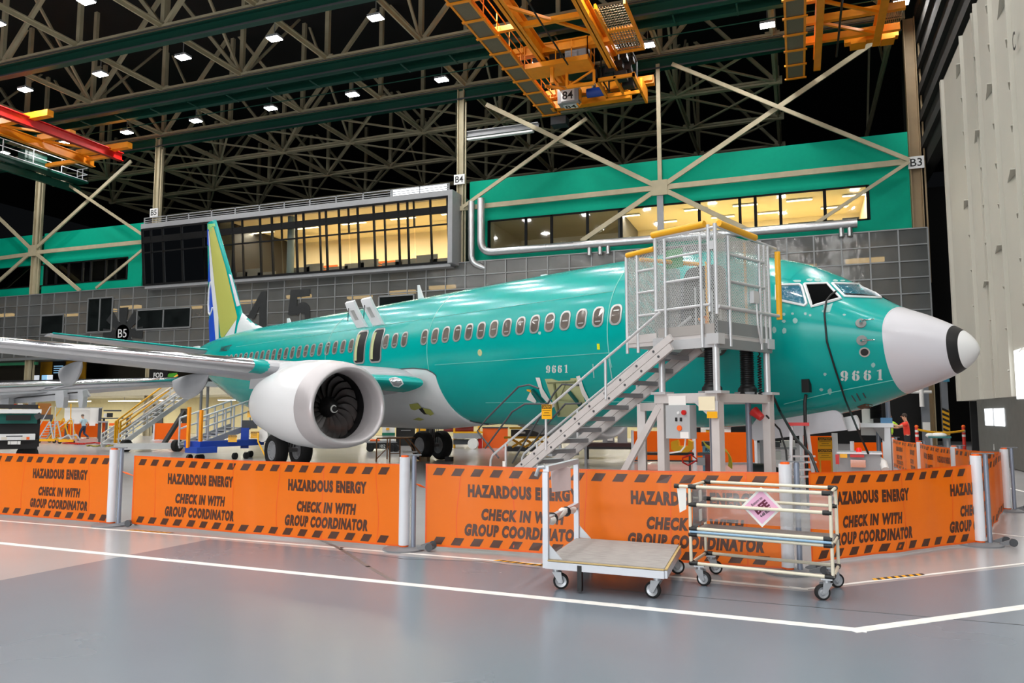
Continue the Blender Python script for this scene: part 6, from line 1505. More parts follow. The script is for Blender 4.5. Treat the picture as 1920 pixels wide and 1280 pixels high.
def person(label, loc, rz, pose, shirt, trousers, hair, vest=None):
    """faces local +y; pose gives the joints of both arms and legs"""
    t = thing('person', label, 'person', loc, rz); M = INV[t.name].inverted()
    J = pose; hip = Vector(J['hip']); ch = Vector(J['chest']); nk = Vector(J['neck']); hd = Vector(J['head'])
    fw = Vector((0, 1, 0))
    V = [hip, hip.lerp(ch, .5), ch, nk, hd-Vector((0, 0, .05)), hd+Vector((0, .01, .05))]; E = [(0, 1), (1, 2), (2, 3), (3, 4), (4, 5)]; R = [(.12, .085), (.125, .09), (.16, .10), .055, (.075, .09), (.07, .085)]
    for s in (-1, 1):
        n = len(V); sh, el, wr = [Vector(p) for p in J['armR' if s > 0 else 'armL']]
        d = (wr-el).normalized(); V += [sh, el, wr, wr+d*.08]; R += [.055, .042, .03, (.035, .02)]; E += [(2, n), (n, n+1), (n+1, n+2), (n+2, n+3)]
        hp, kn, an = [Vector(p) for p in J['legR' if s > 0 else 'legL']]
        n = len(V); V += [hp, kn, an, an+Vector((0, .14, -.05))]; R += [.085, .058, .042, (.04, .028)]; E += [(0, n), (n, n+1), (n+1, n+2), (n+2, n+3)]
    P, F = skin_fig(V, E, R); m = MB()
    m.add([M @ p for p in P], F)
    # face: nose, ears
    m.ball(M @ (hd+Vector((0, .1, .0))), .018, 8, 6); 
    for s in (-1, 1): m.ball(M @ (hd+Vector((.085*s, 0, .005))), .022, 8, 6, sc=(.5, 1, 1.3))
    b = m.build('body', SKINM, t, smooth=70)
    m = MB()
    for s in (-1, 1): m.ball(M @ (hd+Vector((.032*s, .082, .03))), .012, 8, 6)
    m.ball(M @ (hd+Vector((0, .088, -.055))), .018, 8, 5, sc=(1.3, .5, .4)); m.build('eyes_and_mouth', mat('dark_features', (60, 34, 30), .6) if 'dark_features' not in MATS else MATS['dark_features'], b)
    for s, key in ((-1, 'armL'), (1, 'armR')):                     # five fingers on each hand
        el, wr = Vector(J[key][1]), Vector(J[key][2]); d = (wr-el).normalized(); sd = d.cross(Vector((0, 0, 1)))
        sd = sd.normalized() if sd.length > .1 else Vector((1, 0, 0)); nrm = sd.cross(d); m = MB()
        for k, ln in enumerate((.07, .08, .075, .06)):
            a = wr+d*.09+sd*(.024-.016*k); m.path([M @ a, M @ (a+d*ln*.5-nrm*.01), M @ (a+d*ln*.8-nrm*.035)], [.009, .0085, .007], 6)
        a = wr+d*.035+sd*.03; m.path([M @ a, M @ (a+sd*.03+d*.02), M @ (a+sd*.035+d*.055)], [.011, .010, .008], 6); m.build('fingers', SKINM, b, smooth=60)
    V = [hip+Vector((0, 0, -.10)), hip.lerp(ch, .5), ch, nk-Vector((0, 0, .03))]; E = [(0, 1), (1, 2), (2, 3)]; R = [(.175, .135), (.17, .13), (.19, .13), .075]
    for key in ('armL', 'armR'):
        sh, el, _ = [Vector(p) for p in J[key]]; n = len(V); V += [sh, sh.lerp(el, .75)]; R += [.075, .065]; E += [(2, n), (n, n+1)]
    P, F = skin_fig(V, E, R); m = MB(); m.add([M @ p for p in P], F); m.build('shirt', shirt, t, smooth=70)
    if vest:
        P, F = skin_fig([hip, hip.lerp(ch, .5), ch, ch.lerp(nk, .5)], [(0, 1), (1, 2), (2, 3)], [(.185, .145), (.18, .14), (.2, .14), .1]); m = MB(); m.add([M @ p for p in P], F); m.build('vest', vest, t, smooth=70)
    V = [hip+Vector((0, 0, .12)), hip-Vector((0, 0, .06))]; E = [(0, 1)]; R = [(.155, .115), (.165, .125)]
    for key in ('legL', 'legR'):
        hp, kn, an = [Vector(p) for p in J[key]]; n = len(V); V += [hp-Vector((0, 0, .03)), kn, an+Vector((0, 0, .02))]; R += [.1, .075, .06]; E += [(1, n), (n, n+1), (n+1, n+2)]
    P, F = skin_fig(V, E, R); m = MB(); m.add([M @ p for p in P], F); m.build('trousers', trousers, t, smooth=70)
    for key in ('legL', 'legR'):
        kn, an = Vector(J[key][1]), Vector(J[key][2]); m = MB(); c = an+Vector((0, .05, -.045)); m.ball(M @ c, .06, 12, 8, sc=(1, 1, .75))
        P, F = skin_fig([an+Vector((0, -.03, -.03)), an+Vector((0, .07, -.05)), an+Vector((0, .17, -.055))], [(0, 1), (1, 2)], [(.05, .04), (.048, .035), (.04, .025)]); m = MB(); m.add([M @ p for p in P], F); m.build('shoe', SHOE, t, smooth=70)
    m = MB(); m.ball(M @ (hd+Vector((0, -.015, .045))), .098, 14, 10, sc=(.92, 1.02, .9)); P = [v for v in m.v]
    m.build('hair', hair, t, smooth=70)
    return t
walk = dict(hip=(0, 0, .93), chest=(0, .06, 1.32), neck=(0, .09, 1.5), head=(0, .14, 1.64),
    armL=((-.2, .05, 1.40), (-.24, .10, 1.12), (-.2, .34, 1.10)), armR=((.2, .05, 1.40), (.25, -.12, 1.14), (.24, .02, .90)),
    legL=((-.1, 0, .88), (-.1, .18, .50), (-.1, .20, .09)), legR=((.1, 0, .88), (.1, .04, .47), (.1, -.34, .20)))
LBLUE = mat('light_blue_shirt', (176, 204, 214), .8); JEAN = mat('dark_blue_jeans', (38, 52, 76), .85); REDS = mat('red_shirt', (226, 58, 40), .8); DKT = mat('black_trousers', (28, 28, 32), .85); VESTM = mat('lime_vest', (190, 230, 60), .6)
pg = Vector((*at(157, 800, 52).xy, 0)); person('person in light blue shirt and jeans walking left past the white boards', tuple(pg), YAW+radians(80), walk, LBLUE, JEAN, HAIRG)
reach = dict(hip=(0, 0, .95), chest=(0, .0, 1.33), neck=(0, .03, 1.51), head=(0, .07, 1.65),
    armL=((-.2, .02, 1.42), (-.22, .26, 1.30), (-.16, .5, 1.36)), armR=((.2, .02, 1.42), (.24, .24, 1.24), (.18, .5, 1.26)),
    legL=((-.1, 0, .9), (-.11, .03, .49), (-.11, 0, .09)), legR=((.1, 0, .9), (.11, .02, .49), (.12, -.06, .09)))
pr = Vector((*at(1700, 800, 28).xy, 0)); person('person in red shirt and dark trousers reaching forward under the radome', tuple(pr), YAW+radians(75), reach, REDS, DKT, HAIRB)
pv = Vector((*at(1666, 800, 29).xy, 0)); person('person in lime vest half hidden behind the white jack stand', tuple(pv), YAW-radians(60), reach, VESTM, DKT, HAIRB, VESTM)

# ---------------------------------------------------------------- left floor: tug, boards, stands, stairs
tz = 26.5; tp = at(16, 800, tz); TG = thing('tow_tractor', 'white and black tow tractor with green windscreen at the left edge', 'tractor', (tp.x, tp.y, 0))
def tb(nm, mt, px0, px1, py0, py1, dz=0, dep=.1, par=None): m = MB(); bxp(m, px0, px1, py0, py1, tz+dz, dep); return m.build(nm, mt, par or TG)
tb('cab', BLACK, -34, 66, 775, 838, .35, 2.2); tb('roof', WHITE, -36, 69, 767, 774.5, .1, 2.6)
ws_ = tb('windscreen', mat('green_windscreen', (44, 98, 92), .08, spec=.7), -30, 62, 775, 794, .2, .03); tb('screen_backing', mat('dark_teal_interior', (30, 70, 66), .6), -30, 62, 775, 794, .27, .03)
tb('rear_window', BLACK, 15, 54, 778, 788, .22, .02)
hood = tb('hood', WHITE, -34, 58, 814, 825, -.25, 1.2); tb('bumper', BLACK, -36, 62, 825, 842, -.15, 1.0)
for a, b in ((-8, 2), (3, 12), (41, 54)): tb('headlight', mat('lamp_glass', (220, 214, 200), .2) if 'lamp_glass' not in MATS else MATS['lamp_glass'], a, b, 819, 824, -.3, .05)
tb('indicator', ORG, 50, 55, 819, 824, -.33, .05); tb('grille', DGREY, 14, 40, 816.5, 818.5, -.28, .03)
for a, b in ((15, 19), (21, 31), (33, 38)): tb('plate', PAPER, a, b, 827, 833, -.2, .04)
m = MB(); m.bar(at(69, 776, tz), at(74, 784, tz), .05, .2); m.build('mirror', BLACK, TG)
for px in (-30, 52):
    p = Vector((*at(px, 835, tz+.6).xy, .32)); m = MB(); m.tube(p-Vector((.15, 0, 0)), p+Vector((.15, 0, 0)), .32, 20); m.build('wheel', RUBBER, TG, smooth=40)
m = MB(); bxp(m, 0, 66, 758, 766, tz+1, .1); m.build('rear_rack', BLACK, TG)
bd = simple('white_board', 'tall white framed board standing behind the walking person', 'board', [('panel', PAPER, 124, 168, 764.5, 794, 56, .06), ('panel', PAPER, 170, 188, 764.5, 794, 56, .06), ('frame', GREY, 123, 189, 763.5, 765, 55.9, .1), ('leg', DGREY, 124, 126, 765, 818, 55.9, .1, 0), ('leg', DGREY, 186, 188, 765, 818, 55.9, .1, 0)])
def hoarding(px0, px1, py0, Zd, lab):
    a, b = at(px0, 800, Zd), at(px1, 800, Zd); zt = at(px0, py0, Zd).z; t = thing('orange_screen', lab, 'screen', ((a.x+b.x)/2, (a.y+b.y)/2, 0))
    m = MB(); m.prism([(a.x, a.y, .06), (b.x, b.y, .06), (b.x, b.y, zt), (a.x, a.y, zt)], (0, .02, 0)); m.build('film', BANNER, t)
    for q in (a, b): m = MB(); m.tube((q.x, q.y-.05, 0), (q.x, q.y-.05, zt+.03), .05, 8); m.build('post', POSTW, t)
hoarding(70, 124, 789, 57, 'orange screen behind the yellow rolling ladders at far left'); hoarding(124, 190, 791, 57.2, 'orange screen below the white boards'); hoarding(290, 356, 793, 52, 'orange screen behind the white boarding stair')
simple('cardboard_box', 'large brown cardboard box stacked on the rack right of the tow tractor', 'box', [('carton', CARD, 72, 94, 756, 777, 50, 1.0), ('rack', DGREY, 70, 97, 777, 786, 50, 1.0), ('rack_leg', DGREY, 71, 73, 786, 822, 50, .1, 0), ('rack_leg', DGREY, 94, 96, 786, 822, 50, .1, 0)])
simple('storage_shelf', 'yellow shelf beam with small boxes above the tow tractor roof', 'shelf', [('beam', YEL, 16, 70, 761, 764, 48, .6), ('box', REDP, 20, 30, 757, 761, 48, .5), ('box', WHITE, 34, 42, 756.5, 761, 48, .5), ('box', CARD, 48, 56, 757, 761, 48, .5), ('post', DGREY, 17, 19, 764, 815, 48, .1, 0), ('post', DGREY, 67, 69, 764, 815, 48, .1, 0)])
def roll_ladder(lab, px0, px1, ptop, Zd, mt):
    a, b = at(px0, 800, Zd), at(px1, 800, Zd); zt = at(px0, ptop, Zd).z; t = thing('rolling_ladder', lab, 'ladder', ((a.x+b.x)/2, a.y, 0)); d = Vector((b.x-a.x, b.y-a.y, 0)); L = d.length; d.normalize(); n = Vector((-d.y, d.x, 0))
    A, Bp = Vector((a.x, a.y, 0)), Vector((b.x, b.y, 0))
    m = MB(); m.bar(A+Vector((0, 0, .18)), Bp+Vector((0, 0, .18)), .1, .14); m.build('base_beam', YEL, t)
    m = MB()
    for q in (0, .8): m.bar(A+n*q+Vector((0, 0, .2)), A+d*L*.62+n*q+Vector((0, 0, zt-.9)), .06, .06); m.bar(A+d*L*.62+n*q+Vector((0, 0, zt-.9)), A+d*L*.9+n*q+Vector((0, 0, .2)), .06, .06)
    m.build('frame', mt, t)
    m = MB()
    for k in range(6): p = A+d*L*(.08+.54*k/6)+Vector((0, 0, .3+(zt-1.25)*k/6)); m.bar(p, p+n*.8, .2, .04)
    m.build('step', mt, t)
    m = MB(); m.path([A+Vector((0, 0, 1.0)), A+d*L*.6+Vector((0, 0, zt)), A+d*L*.9+Vector((0, 0, zt)), A+d*L*.95+Vector((0, 0, .3))], .03, 6); m.build('handrail', mt, t)
    for q in (.05, .95): p = A+d*L*q; m = MB(); m.tube(p+n*.0+Vector((0, 0, .1))-n*.04, p+n*.04+Vector((0, 0, .1)), .1, 12); m.build('wheel', RUBBER, t)
roll_ladder('yellow-based rolling ladder right of the tow tractor', 73, 105, 762, 47, ALU); roll_ladder('tall yellow rolling ladder left of the white boards', 92, 135, 757, 48.5, YEL); roll_ladder('small silver rolling ladder just left of the walking person', 112, 140, 786, 46, ALU)
simple('tool_stand', 'grey tool stand with small signs right of the walking person', 'stand', [('top', GREY, 184, 202, 789, 792, 47, .5), ('post', DGREY, 186, 188, 792, 829, 47, .1, 0), ('post', DGREY, 198, 200, 792, 829, 47, .1, 0), ('notice', PAPER, 168, 178, 790, 798, 47, .05), ('bin', ORG, 192, 200, 790, 810, 47.5, .4)])
simple('grey_bin', 'grey bin with orange lid left of the yellow-railed stair', 'bin', [('body', GREY, 205, 216, 800, 828, 44, .7, 0), ('lid', ORG, 205, 216, 793, 798, 44, .7)])
simple('equipment_rack', 'black and white equipment rack below the fluorescent lamps', 'rack', [('shelf', DGREY, 192, 240, 783, 785, 56, .6), ('monitor', BLACK, 201, 211, 774, 782, 56, .2), ('box', PAPER, 195, 201, 775, 782, 56, .4), ('tool_board', DGREY, 196, 226, 768, 771, 56.5, .1), ('leg', DGREY, 193, 195, 785, 820, 56, .1, 0), ('leg', DGREY, 237, 239, 785, 820, 56, .1, 0)])
m = MB(); rd = random.Random(2)
for j in range(4):
    P = []
    for i in range(14): p = at(112+i*7.6, 800, 45+1.2*sin(i*.9+j)); P.append((p.x, p.y+rd.uniform(-.3, .3)+j*.3, .05))
    m.path(P, .03, 5)
tag(m.build('red_hose', REDP), 'bundle of red hoses lying on the floor beyond the left banner', 'hose')
m = MB(); P = []
for i in range(12): p = at(165+i*4.4, 800, 42+.5*sin(i*1.3)); P.append((p.x, p.y, .04))
m.path(P, .04, 5); tag(m.build('yellow_hose', mat('olive_hose', (150, 140, 40), .6)), 'short olive hose on the floor left of the white stair foot', 'hose')
# boarding stairs: white with yellow rails
BS = thing('boarding_stair', 'white boarding stair with yellow handrails leading up to the jet rear door', 'stair', tuple(Vector((*at(300, 830, 35).xy, 0))))
def stair_between(par, p0, p1, wd, steps, mt, rail=None, railh=1.0, nm='stringer'):
    p0, p1 = Vector(p0), Vector(p1); d = p1-p0; h = Vector((d.x, d.y, 0)).normalized(); n = Vector((-h.y, h.x, 0))
    for q in (0, wd): m = MB(); m.bar(p0+n*q, p1+n*q, .08, .22); m.build(nm, mt, par)
    for k in range(steps):
        c = p0.lerp(p1, (k+.5)/steps)+n*wd/2; m = MB(); m.obox(c, h*.13, n*wd/2, (0, 0, .025)); m.build('step', mt, par)
    if rail:
        for q in (0, wd):
            m = MB()
            for hz in (railh, railh*.6): m.path([p0+n*q+Vector((0, 0, hz)), p1+n*q+Vector((0, 0, hz))], .035, 6)
            for k in range(0, 7): c = p0.lerp(p1, k/6)+n*q; m.bar(c, c+Vector((0, 0, railh)), .05, .05)
            m.build('handrail', rail, par)
s0_, s1_ = Vector((*at(222, 830, 36.0).xy, .25)), at(372, 731, 40.0)
stair_between(BS, s0_, s1_, 1.3, 13, WHITE, WHITE, .55)
m = MB()
for dz, dl in ((0, 0), (.45, 0)):
    a, b = at(217, 790, 36.8), at(333, 703, 40.6); m.path([a-Vector((0, 0, dz)), b-Vector((0, 0, dz))], .045, 6); a2, b2 = at(226, 790, 37.4), at(336, 716, 41.2); m.path([a2-Vector((0, 0, dz)), b2-Vector((0, 0, dz))], .045, 6)
for px, py in ((217, 790), (221, 787), (226, 790)): a = at(px, py, 36.8); m.bar((a.x, a.y, .3), a, .07, .07)
m.build('yellow_handrail', YEL, BS)
a, b = Vector((*at(215, 830, 35.6).xy, .25)), Vector((*at(355, 830, 37).xy, .25)); m = MB(); m.bar(a, b, .5, .28); m.build('chassis', WHITE, BS)
m = MB(); m.bar(Vector((*at(306, 838, 36.6).xy, .3)), at(345, 772, 38.6), .16, .2); m.build('lift_strut', BLACK, BS)
for px in (236, 332): p = Vector((*at(px, 838, 36.2).xy, .28)); m = MB(); m.tube(p-Vector((.12, 0, 0)), p+Vector((.12, 0, 0)), .28, 18); m.build('wheel', RUBBER, BS, smooth=40)
p = at(397, 720, 40); m = MB(); bxp(m, 372, 425, 715, 724, 39.6, 1.4); m.build('top_platform', WHITE, BS)
for px in (378, 390): q = at(px, 724, 40.2); m = MB(); m.bar((q.x, q.y, .2), q, .1, .1); m.build('support_leg', GREY, BS)
# blue lift stair with caution signs
BL_ = thing('lift_stair', 'blue based work stair with silver handrails and caution signs beside the engine', 'stair', tuple(Vector((*at(420, 840, 29.5).xy, 0))))
a, b = Vector((*at(372, 840, 28.8).xy, .55)), at(468, 800, 31.0); b.z = 1.25
stair_between(BL_, a, b, 1.1, 7, GREY, ALU, 1.05)
for zc, p0, p1 in ((.62, (360, 28.6), (480, 31.2)), (.42, (358, 28.4), (396, 29.0))): q0, q1 = [Vector((*at(p[0], 840, p[1]).xy, zc)) for p in (p0, p1)]; m = MB(); m.bar(q0, q1, .9, .22); m.build('blue_frame', BLUEP, BL_)
m = MB(); bxp(m, 452, 466, 802, 840, 30.4, .8, base=.4); m.build('blue_cabinet', BLUEP, BL_)
m = MB(); bxp(m, 454, 482, 788, 803, 30.6, 1.2); m.build('upper_deck', DGREY, BL_)
for px, Zd in ((372, 28.4), (378, 28.6), (441, 29.8), (462, 30.2), (356, 28.6), (470, 31.4)): p = Vector((*at(px, 840, Zd).xy, .13)); m = MB(); m.tube(p-Vector((.05, 0, 0)), p+Vector((.05, 0, 0)), .13, 14); m.build('caster', RUBBER, BL_, smooth=40)
for px, py in ((377, 793), (354, 793)): q = at(px, py, 28.6); m = MB(); m.bar((q.x, q.y, .5), (q.x, q.y, 1.9 if px > 360 else 2.0), .1, .1); m.build('orange_post', CRANE, BL_)
for px, py, Zd in ((472, 776, 29.8), (436, 822, 29.4), (478, 815, 30.3)): caution(BL_, at(px, py, Zd), RT, .34, .26, 2)
m = MB(); P = [at(484, 812, 29.4), at(484, 828, 29), Vector((*at(500, 846, 28.6).xy, .1)), Vector((*at(520, 848, 28.2).xy, .04))]; m.path(P, .03, 6); m.build('yellow_hose', YEL, BL_, smooth=50)
m = MB(); p = at(492, 816, 30.5); m.tube(p, p+Vector((0, .3, 0)), .26, 18); m.build('hose_reel', PAPER, BL_, smooth=40)
# ---------------------------------------------------------------- under the belly
simple('first_aid_cabinet', 'white and green first aid cabinet on the bench behind the engine', 'cabinet', [('body', PAPER, 717, 740, 800, 822, 42, .6, .0), ('green_band', mat('cabinet_green', (0, 110, 84), .5), 716.5, 740.5, 811, 816.5, 41.9, .1), ('yellow_mark', YEL, 724, 730, 802, 806, 41.9, .05)])
simple('black_cabinet', 'black cabinet behind the port landing gear', 'cabinet', [('body', BLACK, 743, 778, 796, 826, 43, .8, 0), ('top_unit', BLACK, 748, 764, 791, 797, 43, .6), ('handle', GREY, 752, 770, 806, 807, 42.9, .05)])
simple('yellow_cabinet', 'yellow cabinet left of the port wheels', 'cabinet', [('body', YEL, 781, 798, 790, 818, 42, .7, 0), ('door_line', DGREY, 786, 786.6, 792, 816, 41.95, .03)])
tr = simple('tow_trolley', 'low black trolley marked 21052 under the belly', 'trolley', [('body', BLACK, 688, 745, 830, 841, 36, 1.4), ('deck', GREY, 686, 742, 827, 830, 36, 1.4), ('stripe', ORG, 694, 712, 824.5, 827, 36, 1.2)])
q = MB(); c = at(715, 836, 35.95); write(q, '21052', flat(c, (1, 0, 0), (0, 0, 1)), .42, .15, bold=.01); q.build('lettering', PAPER, tr)
for px in (694, 735, 742): p = Vector((*at(px, 838, 35.9).xy, .17)); m = MB(); m.tube(p-Vector((0, .06, 0)), p+Vector((0, .08, 0)), .17, 16); m.build('wheel', RUBBER, tr, smooth=40)
wb = thing('work_bench_stand', 'brown tube frame step stand in front of the port wheels', 'stand', tuple(Vector((*at(730, 857, 28.5).xy, 0))))
zt_ = at(730, 822.5, 28.5).z
def gpt(px, Zd): return Vector((*at(px, 840, Zd).xy, 0))
TAN = mat('tan_tube', (150, 104, 66), .5); f = [(706, 28.2), (731, 28.2), (750, 28.4), (726, 30), (770, 30)]
for px, Zd in f[:4]: g_ = gpt(px, Zd); m = MB(); m.tube(g_, g_+Vector((0, 0, zt_)), .025, 6); m.build('leg', TAN, wb)
m = MB(); a = gpt(706, 28.2); b = gpt(766, 28.6); m.prism([tuple(v+Vector((0, 0, zt_))) for v in (a, b, b+Vector((0, 1, 0)), a+Vector((0, 1, 0)))], (0, 0, .05)); m.build('top_board', TAN, wb)
m = MB(); m.bar(gpt(706, 28.2)+Vector((0, 0, .1)), gpt(731, 28.2)+Vector((0, 0, .6)), .03, .03); m.bar(gpt(731, 28.2)+Vector((0, 0, .3)), gpt(750, 28.4)+Vector((0, 0, .3)), .03, .03); m.build('braces', TAN, wb)
m = MB(); m.path([gpt(766, 28.6)+Vector((0, 0, zt_)), gpt(788, 28.4)+Vector((0, 0, .3)), gpt(788, 28.4)], .025, 6); m.path([gpt(758, 29.2)+Vector((0, 0, zt_)), gpt(776, 29)+Vector((0, 0, .4)), gpt(776, 29)], .025, 6); m.build('stair_rail', TAN, wb)
m = MB(); bxp(m, 770, 786, 852, 856, 28.2, .3); bxp(m, 755, 782, 846, 848.5, 28.4, .3); m.build('step', PAPER, wb)
for px in (802, 858): 
    c = at(px if px < 830 else 846, 855, 28.8); m = MB(); m.prism([(c.x-.12, c.y-.3, 0), (c.x+.12, c.y-.3, 0), (c.x+.12, c.y-.3, .16), (c.x-.12, c.y-.3, .16)], (0, .25, 0)); tag(m.build('wheel_chock', STEELD if px < 830 else BLACK), 'tan chock against the left port wheel' if px < 830 else 'black chock against the right port wheel', 'chock')
rp = thing('red_pipe_rack', 'rack of dark red pipes with yellow rail behind the port wheels', 'rack', tuple(Vector((*at(865, 830, 40).xy, 0))))
for k, (y_, r_) in enumerate(((799, .11), (803, .1), (806, .1))): m = MB(); m.tube(at(832, y_, 40), at(888, y_, 40), r_, 10); m.build('pipe', mat('dark_red_pipe', (120, 26, 26), .4) if k == 0 else MATS['dark_red_pipe'], rp, smooth=40)
m = MB(); m.tube(at(859, 795, 39.8), at(876, 795, 39.8), .12, 12); m.build('red_tank', REDP, rp, smooth=40)
for nm, mt, a_, b_, c_, d_, Zd in (('yellow_rail', YEL, 852, 905, 809, 812, 39.5), ('grey_bed', GREY, 850, 902, 812, 822, 39.4), ('chassis', DGREY, 850, 900, 824, 833, 39.6)): m = MB(); bxp(m, a_, b_, c_, d_, Zd, .9); m.build(nm, mt, rp)
for px in (852, 898): q = at(px, 800, 39.9); m = MB(); m.bar((q.x, q.y, 0), (q.x, q.y, 1.75), .09, .09); m.build('upright', YEL, rp)
p = Vector((*at(886, 832, 38.6).xy, .27)); m = MB(); m.tube(p, p+Vector((0, .15, 0)), .27, 20); m.build('white_wheel', PAPER, rp, smooth=40)
simple('orange_hopper', 'orange box unit behind the grey tube handrails', 'box', [('body', ORG, 905, 952, 802, 834, 40, 1.0, 0), ('top_edge', DGREY, 904, 953, 800.5, 802.5, 40, 1.0), ('red_unit', REDP, 897, 904, 815, 832, 39.5, .6, 0)])
gl_ = simple('scissor_lift', 'grey lift with yellow rails beneath the cargo opening', 'lift', [('bed', DGREY, 958, 1040, 806, 818, 33, 1.4), ('top_rail', YEL, 955, 1042, 800.5, 804, 32.8, .1), ('yellow_rail', YEL, 945, 1040, 818, 822, 32.8, .1), ('chassis', DGREY, 950, 1035, 838, 846, 33, 1.3), ('number_plate', PAPER, 972, 985, 809, 812.5, 32.9, .03), ('label', PAPER, 1010, 1018, 808, 814, 32.9, .03)])
m = MB()
for k in range(3): a, b = at(960+24*k, 838, 33), at(985+24*k, 823, 33); m.bar(a, b, .08, .1); a, b = at(985+24*k, 838, 33.1), at(960+24*k, 823, 33.1); m.bar(a, b, .08, .1)
m.build('scissor_arm', YEL, gl_)
simple('engine_dolly', 'low dark red engine dolly with grey units right of the stair', 'dolly', [('bed', mat('dolly_dark', (60, 34, 34), .6), 1092, 1200, 831, 838, 30, 1.2), ('deck', BLACK, 1085, 1205, 838, 842, 29.8, 1.4), ('unit', GREY, 1130, 1152, 806, 830, 30.2, .5), ('unit', GREY, 1158, 1176, 800, 832, 30.4, .5), ('label', PAPER, 1139, 1149, 814, 826, 30.1, .04), ('caster', RUBBER, 1098, 1104, 842, 851, 30, .2, 0), ('caster', RUBBER, 1188, 1194, 842, 851, 30, .2, 0)])
# orange screens beyond the platform
hoarding(1186, 1300, 808, 27.5, 'orange screen behind the left legs of the mesh platform'); hoarding(1302, 1416, 810, 27, 'orange screen behind the right legs of the mesh platform'); hoarding(1502, 1562, 817, 20, 'orange screen behind the red-topped ladder'); hoarding(1596, 1668, 829, 21, 'orange screen behind the grey ground power unit')
SPB = simple('spill_tray', 'bright yellow moulded spill tray on a black table behind the control box', 'tray', [('table', BLACK, 1190, 1300, 849, 853, 23, .8), ('leg', DGREY, 1196, 1199, 853, 880, 23, .1, 0), ('leg', DGREY, 1292, 1295, 853, 880, 23, .1, 0)])
m = MB(); m.prism([tuple(at(x, y, 22.9)) for x, y in ((1258, 828), (1270, 824), (1273, 836), (1290, 836), (1290, 824), (1298, 828), (1298, 842), (1290, 848), (1268, 848), (1258, 842))], (0, .35, 0)); m.build('tray', YEL, SPB)
bs = simple('blue_cabinet', 'light blue cabinet lettered R-3048 CAUTION behind the platform leg', 'cabinet', [('body', mat('light_blue', (120, 180, 210), .5), 1318, 1350, 836, 872, 19, .5, 0), ('top', DGREY, 1316, 1352, 828, 836, 19, .5)])
q = MB(); c = at(1334, 843, 18.97); write(q, 'R-3048', flat(c, (1, 0, 0), (0, 0, 1)), .30, .09, bold=.02); write(q, 'CAUTION', flat(c-Vector((0, 0, .12)), (1, 0, 0), (0, 0, 1)), .24, .05, bold=.02); q.build('lettering', BLACK, bs)
m = MB()
for k in range(4):
    P = [at(x, y+1.5*k, 18.7-.03*k) for x, y in bez((1318+k, 826), (1326, 842), (1346, 836), 6)+bez((1346, 836), (1372+k, 840), (1366+2*k, 874), 8)]; m.path(P, .016, 5)
tag(m.build('hose_coil', mat('yellow_hose_m', (226, 206, 60), .5)), 'coil of yellow hose draped over the light blue cabinet', 'hose')
wl = simple('welder_cart', 'dark red and grey portable unit on a red frame behind the platform', 'machine', [('body', mat('maroon', (110, 22, 24), .4), 1322, 1340, 852, 872, 16, .4, .1), ('handle_block', DGREY, 1308, 1338, 849, 854, 16.1, .3), ('panel', GREY, 1308, 1322, 858, 872, 15.95, .2), ('axle_beam', BLACK, 1190, 1320, 862.5, 865, 16.2, .05)])
m = MB(); m.path([at(1280, 858, 16), at(1296, 852, 16), at(1308, 862, 16), at(1290, 872, 16), at(1280, 866, 16)], .02, 6, closed=True); m.build('red_frame', REDP, wl)
for k, (lab, px0, px1, py0, py1, Zd, mt) in enumerate((('white box on the orange screen line left of the platform', 1196, 1214, 797, 808, 30, PAPER), ('white rounded box right of the control box', 1314, 1332, 797, 812, 30, PAPER), ('white box right of the platform corner leg', 1358, 1370, 802, 814, 29, PAPER), ('small yellow box above the orange screen', 1324, 1342, 806, 813, 29.5, YEL))):
    simple('supply_box', lab, 'box', [('body', mt, px0, px1, py0, py1, Zd, .5), ('lid', GREY, px0-.5, px1+.5, py0-1, py0, Zd-.05, .55), ('stand', DGREY, px0+1, px1-1, py1, 850, Zd+.1, .3, 0)])
# black drum and small machines by the nose wheel
m = MB(); c = Vector((*at(1425, 872, 15.2).xy, .38)); m.tube(c-Vector((.2, 0, 0)), c+Vector((.25, 0, 0)), .38, 20); tag(m.build('cable_drum', BLACK, smooth=40), 'black cable drum on the floor behind the third barrier post', 'drum')
mm = simple('hydraulic_unit', 'cluttered grey hydraulic unit below the nose gear door', 'machine', [('tank', PAPER, 1466, 1490, 826, 838, 18, .4), ('frame', GREY, 1440, 1492, 838, 842, 18, .5), ('motor', DGREY, 1440, 1462, 828, 838, 18, .4), ('meter', PAPER, 1448, 1464, 846, 862, 18, .2), ('leg', DGREY, 1442, 1444, 842, 876, 18, .1, 0), ('leg', DGREY, 1488, 1490, 842, 876, 18, .1, 0)])
# ladder with red top
lad = thing('step_ladder', 'aluminium step ladder with red top under the nose gear door', 'ladder', tuple(Vector((*at(1497, 880, 13.2).xy, 0))))
for x0, x1, nm in ((1484, 1478, 'rail'), (1513, 1532, 'rail')): a = at(x0, 797, 13.2); b = Vector((*at(x1, 880, 12.9).xy, .02)); m = MB(); m.bar(a, b, .05, .03); m.build(nm, ALU, lad)
m = MB(); bxp(m, 1479, 1516, 792, 798, 13.1, .2); m.build('red_cap', REDP, lad)
for k, y_ in enumerate((855, 866, 880, 893)): a, b = at(1481-(y_-797)*.06, y_, 13.1), at(1516+(y_-800)*.2, y_, 13.1); m = MB(); m.bar(a, b, .09, .03); m.build('step', ALU, lad)
cs = thing('caution_board', 'pair of stacked black and yellow caution boards under the nose', 'sign', tuple(Vector((*at(1547, 870, 16).xy, 0))))
for y_ in (830, 852): caution(cs, at(1547, y_, 16), RT, .30, .24, 3, 'board')
for px in (1536, 1558): q = at(px, 820, 16.05); m = MB(); m.bar((q.x, q.y, 0), q, .03, .03); m.build('stake', YEL, cs)
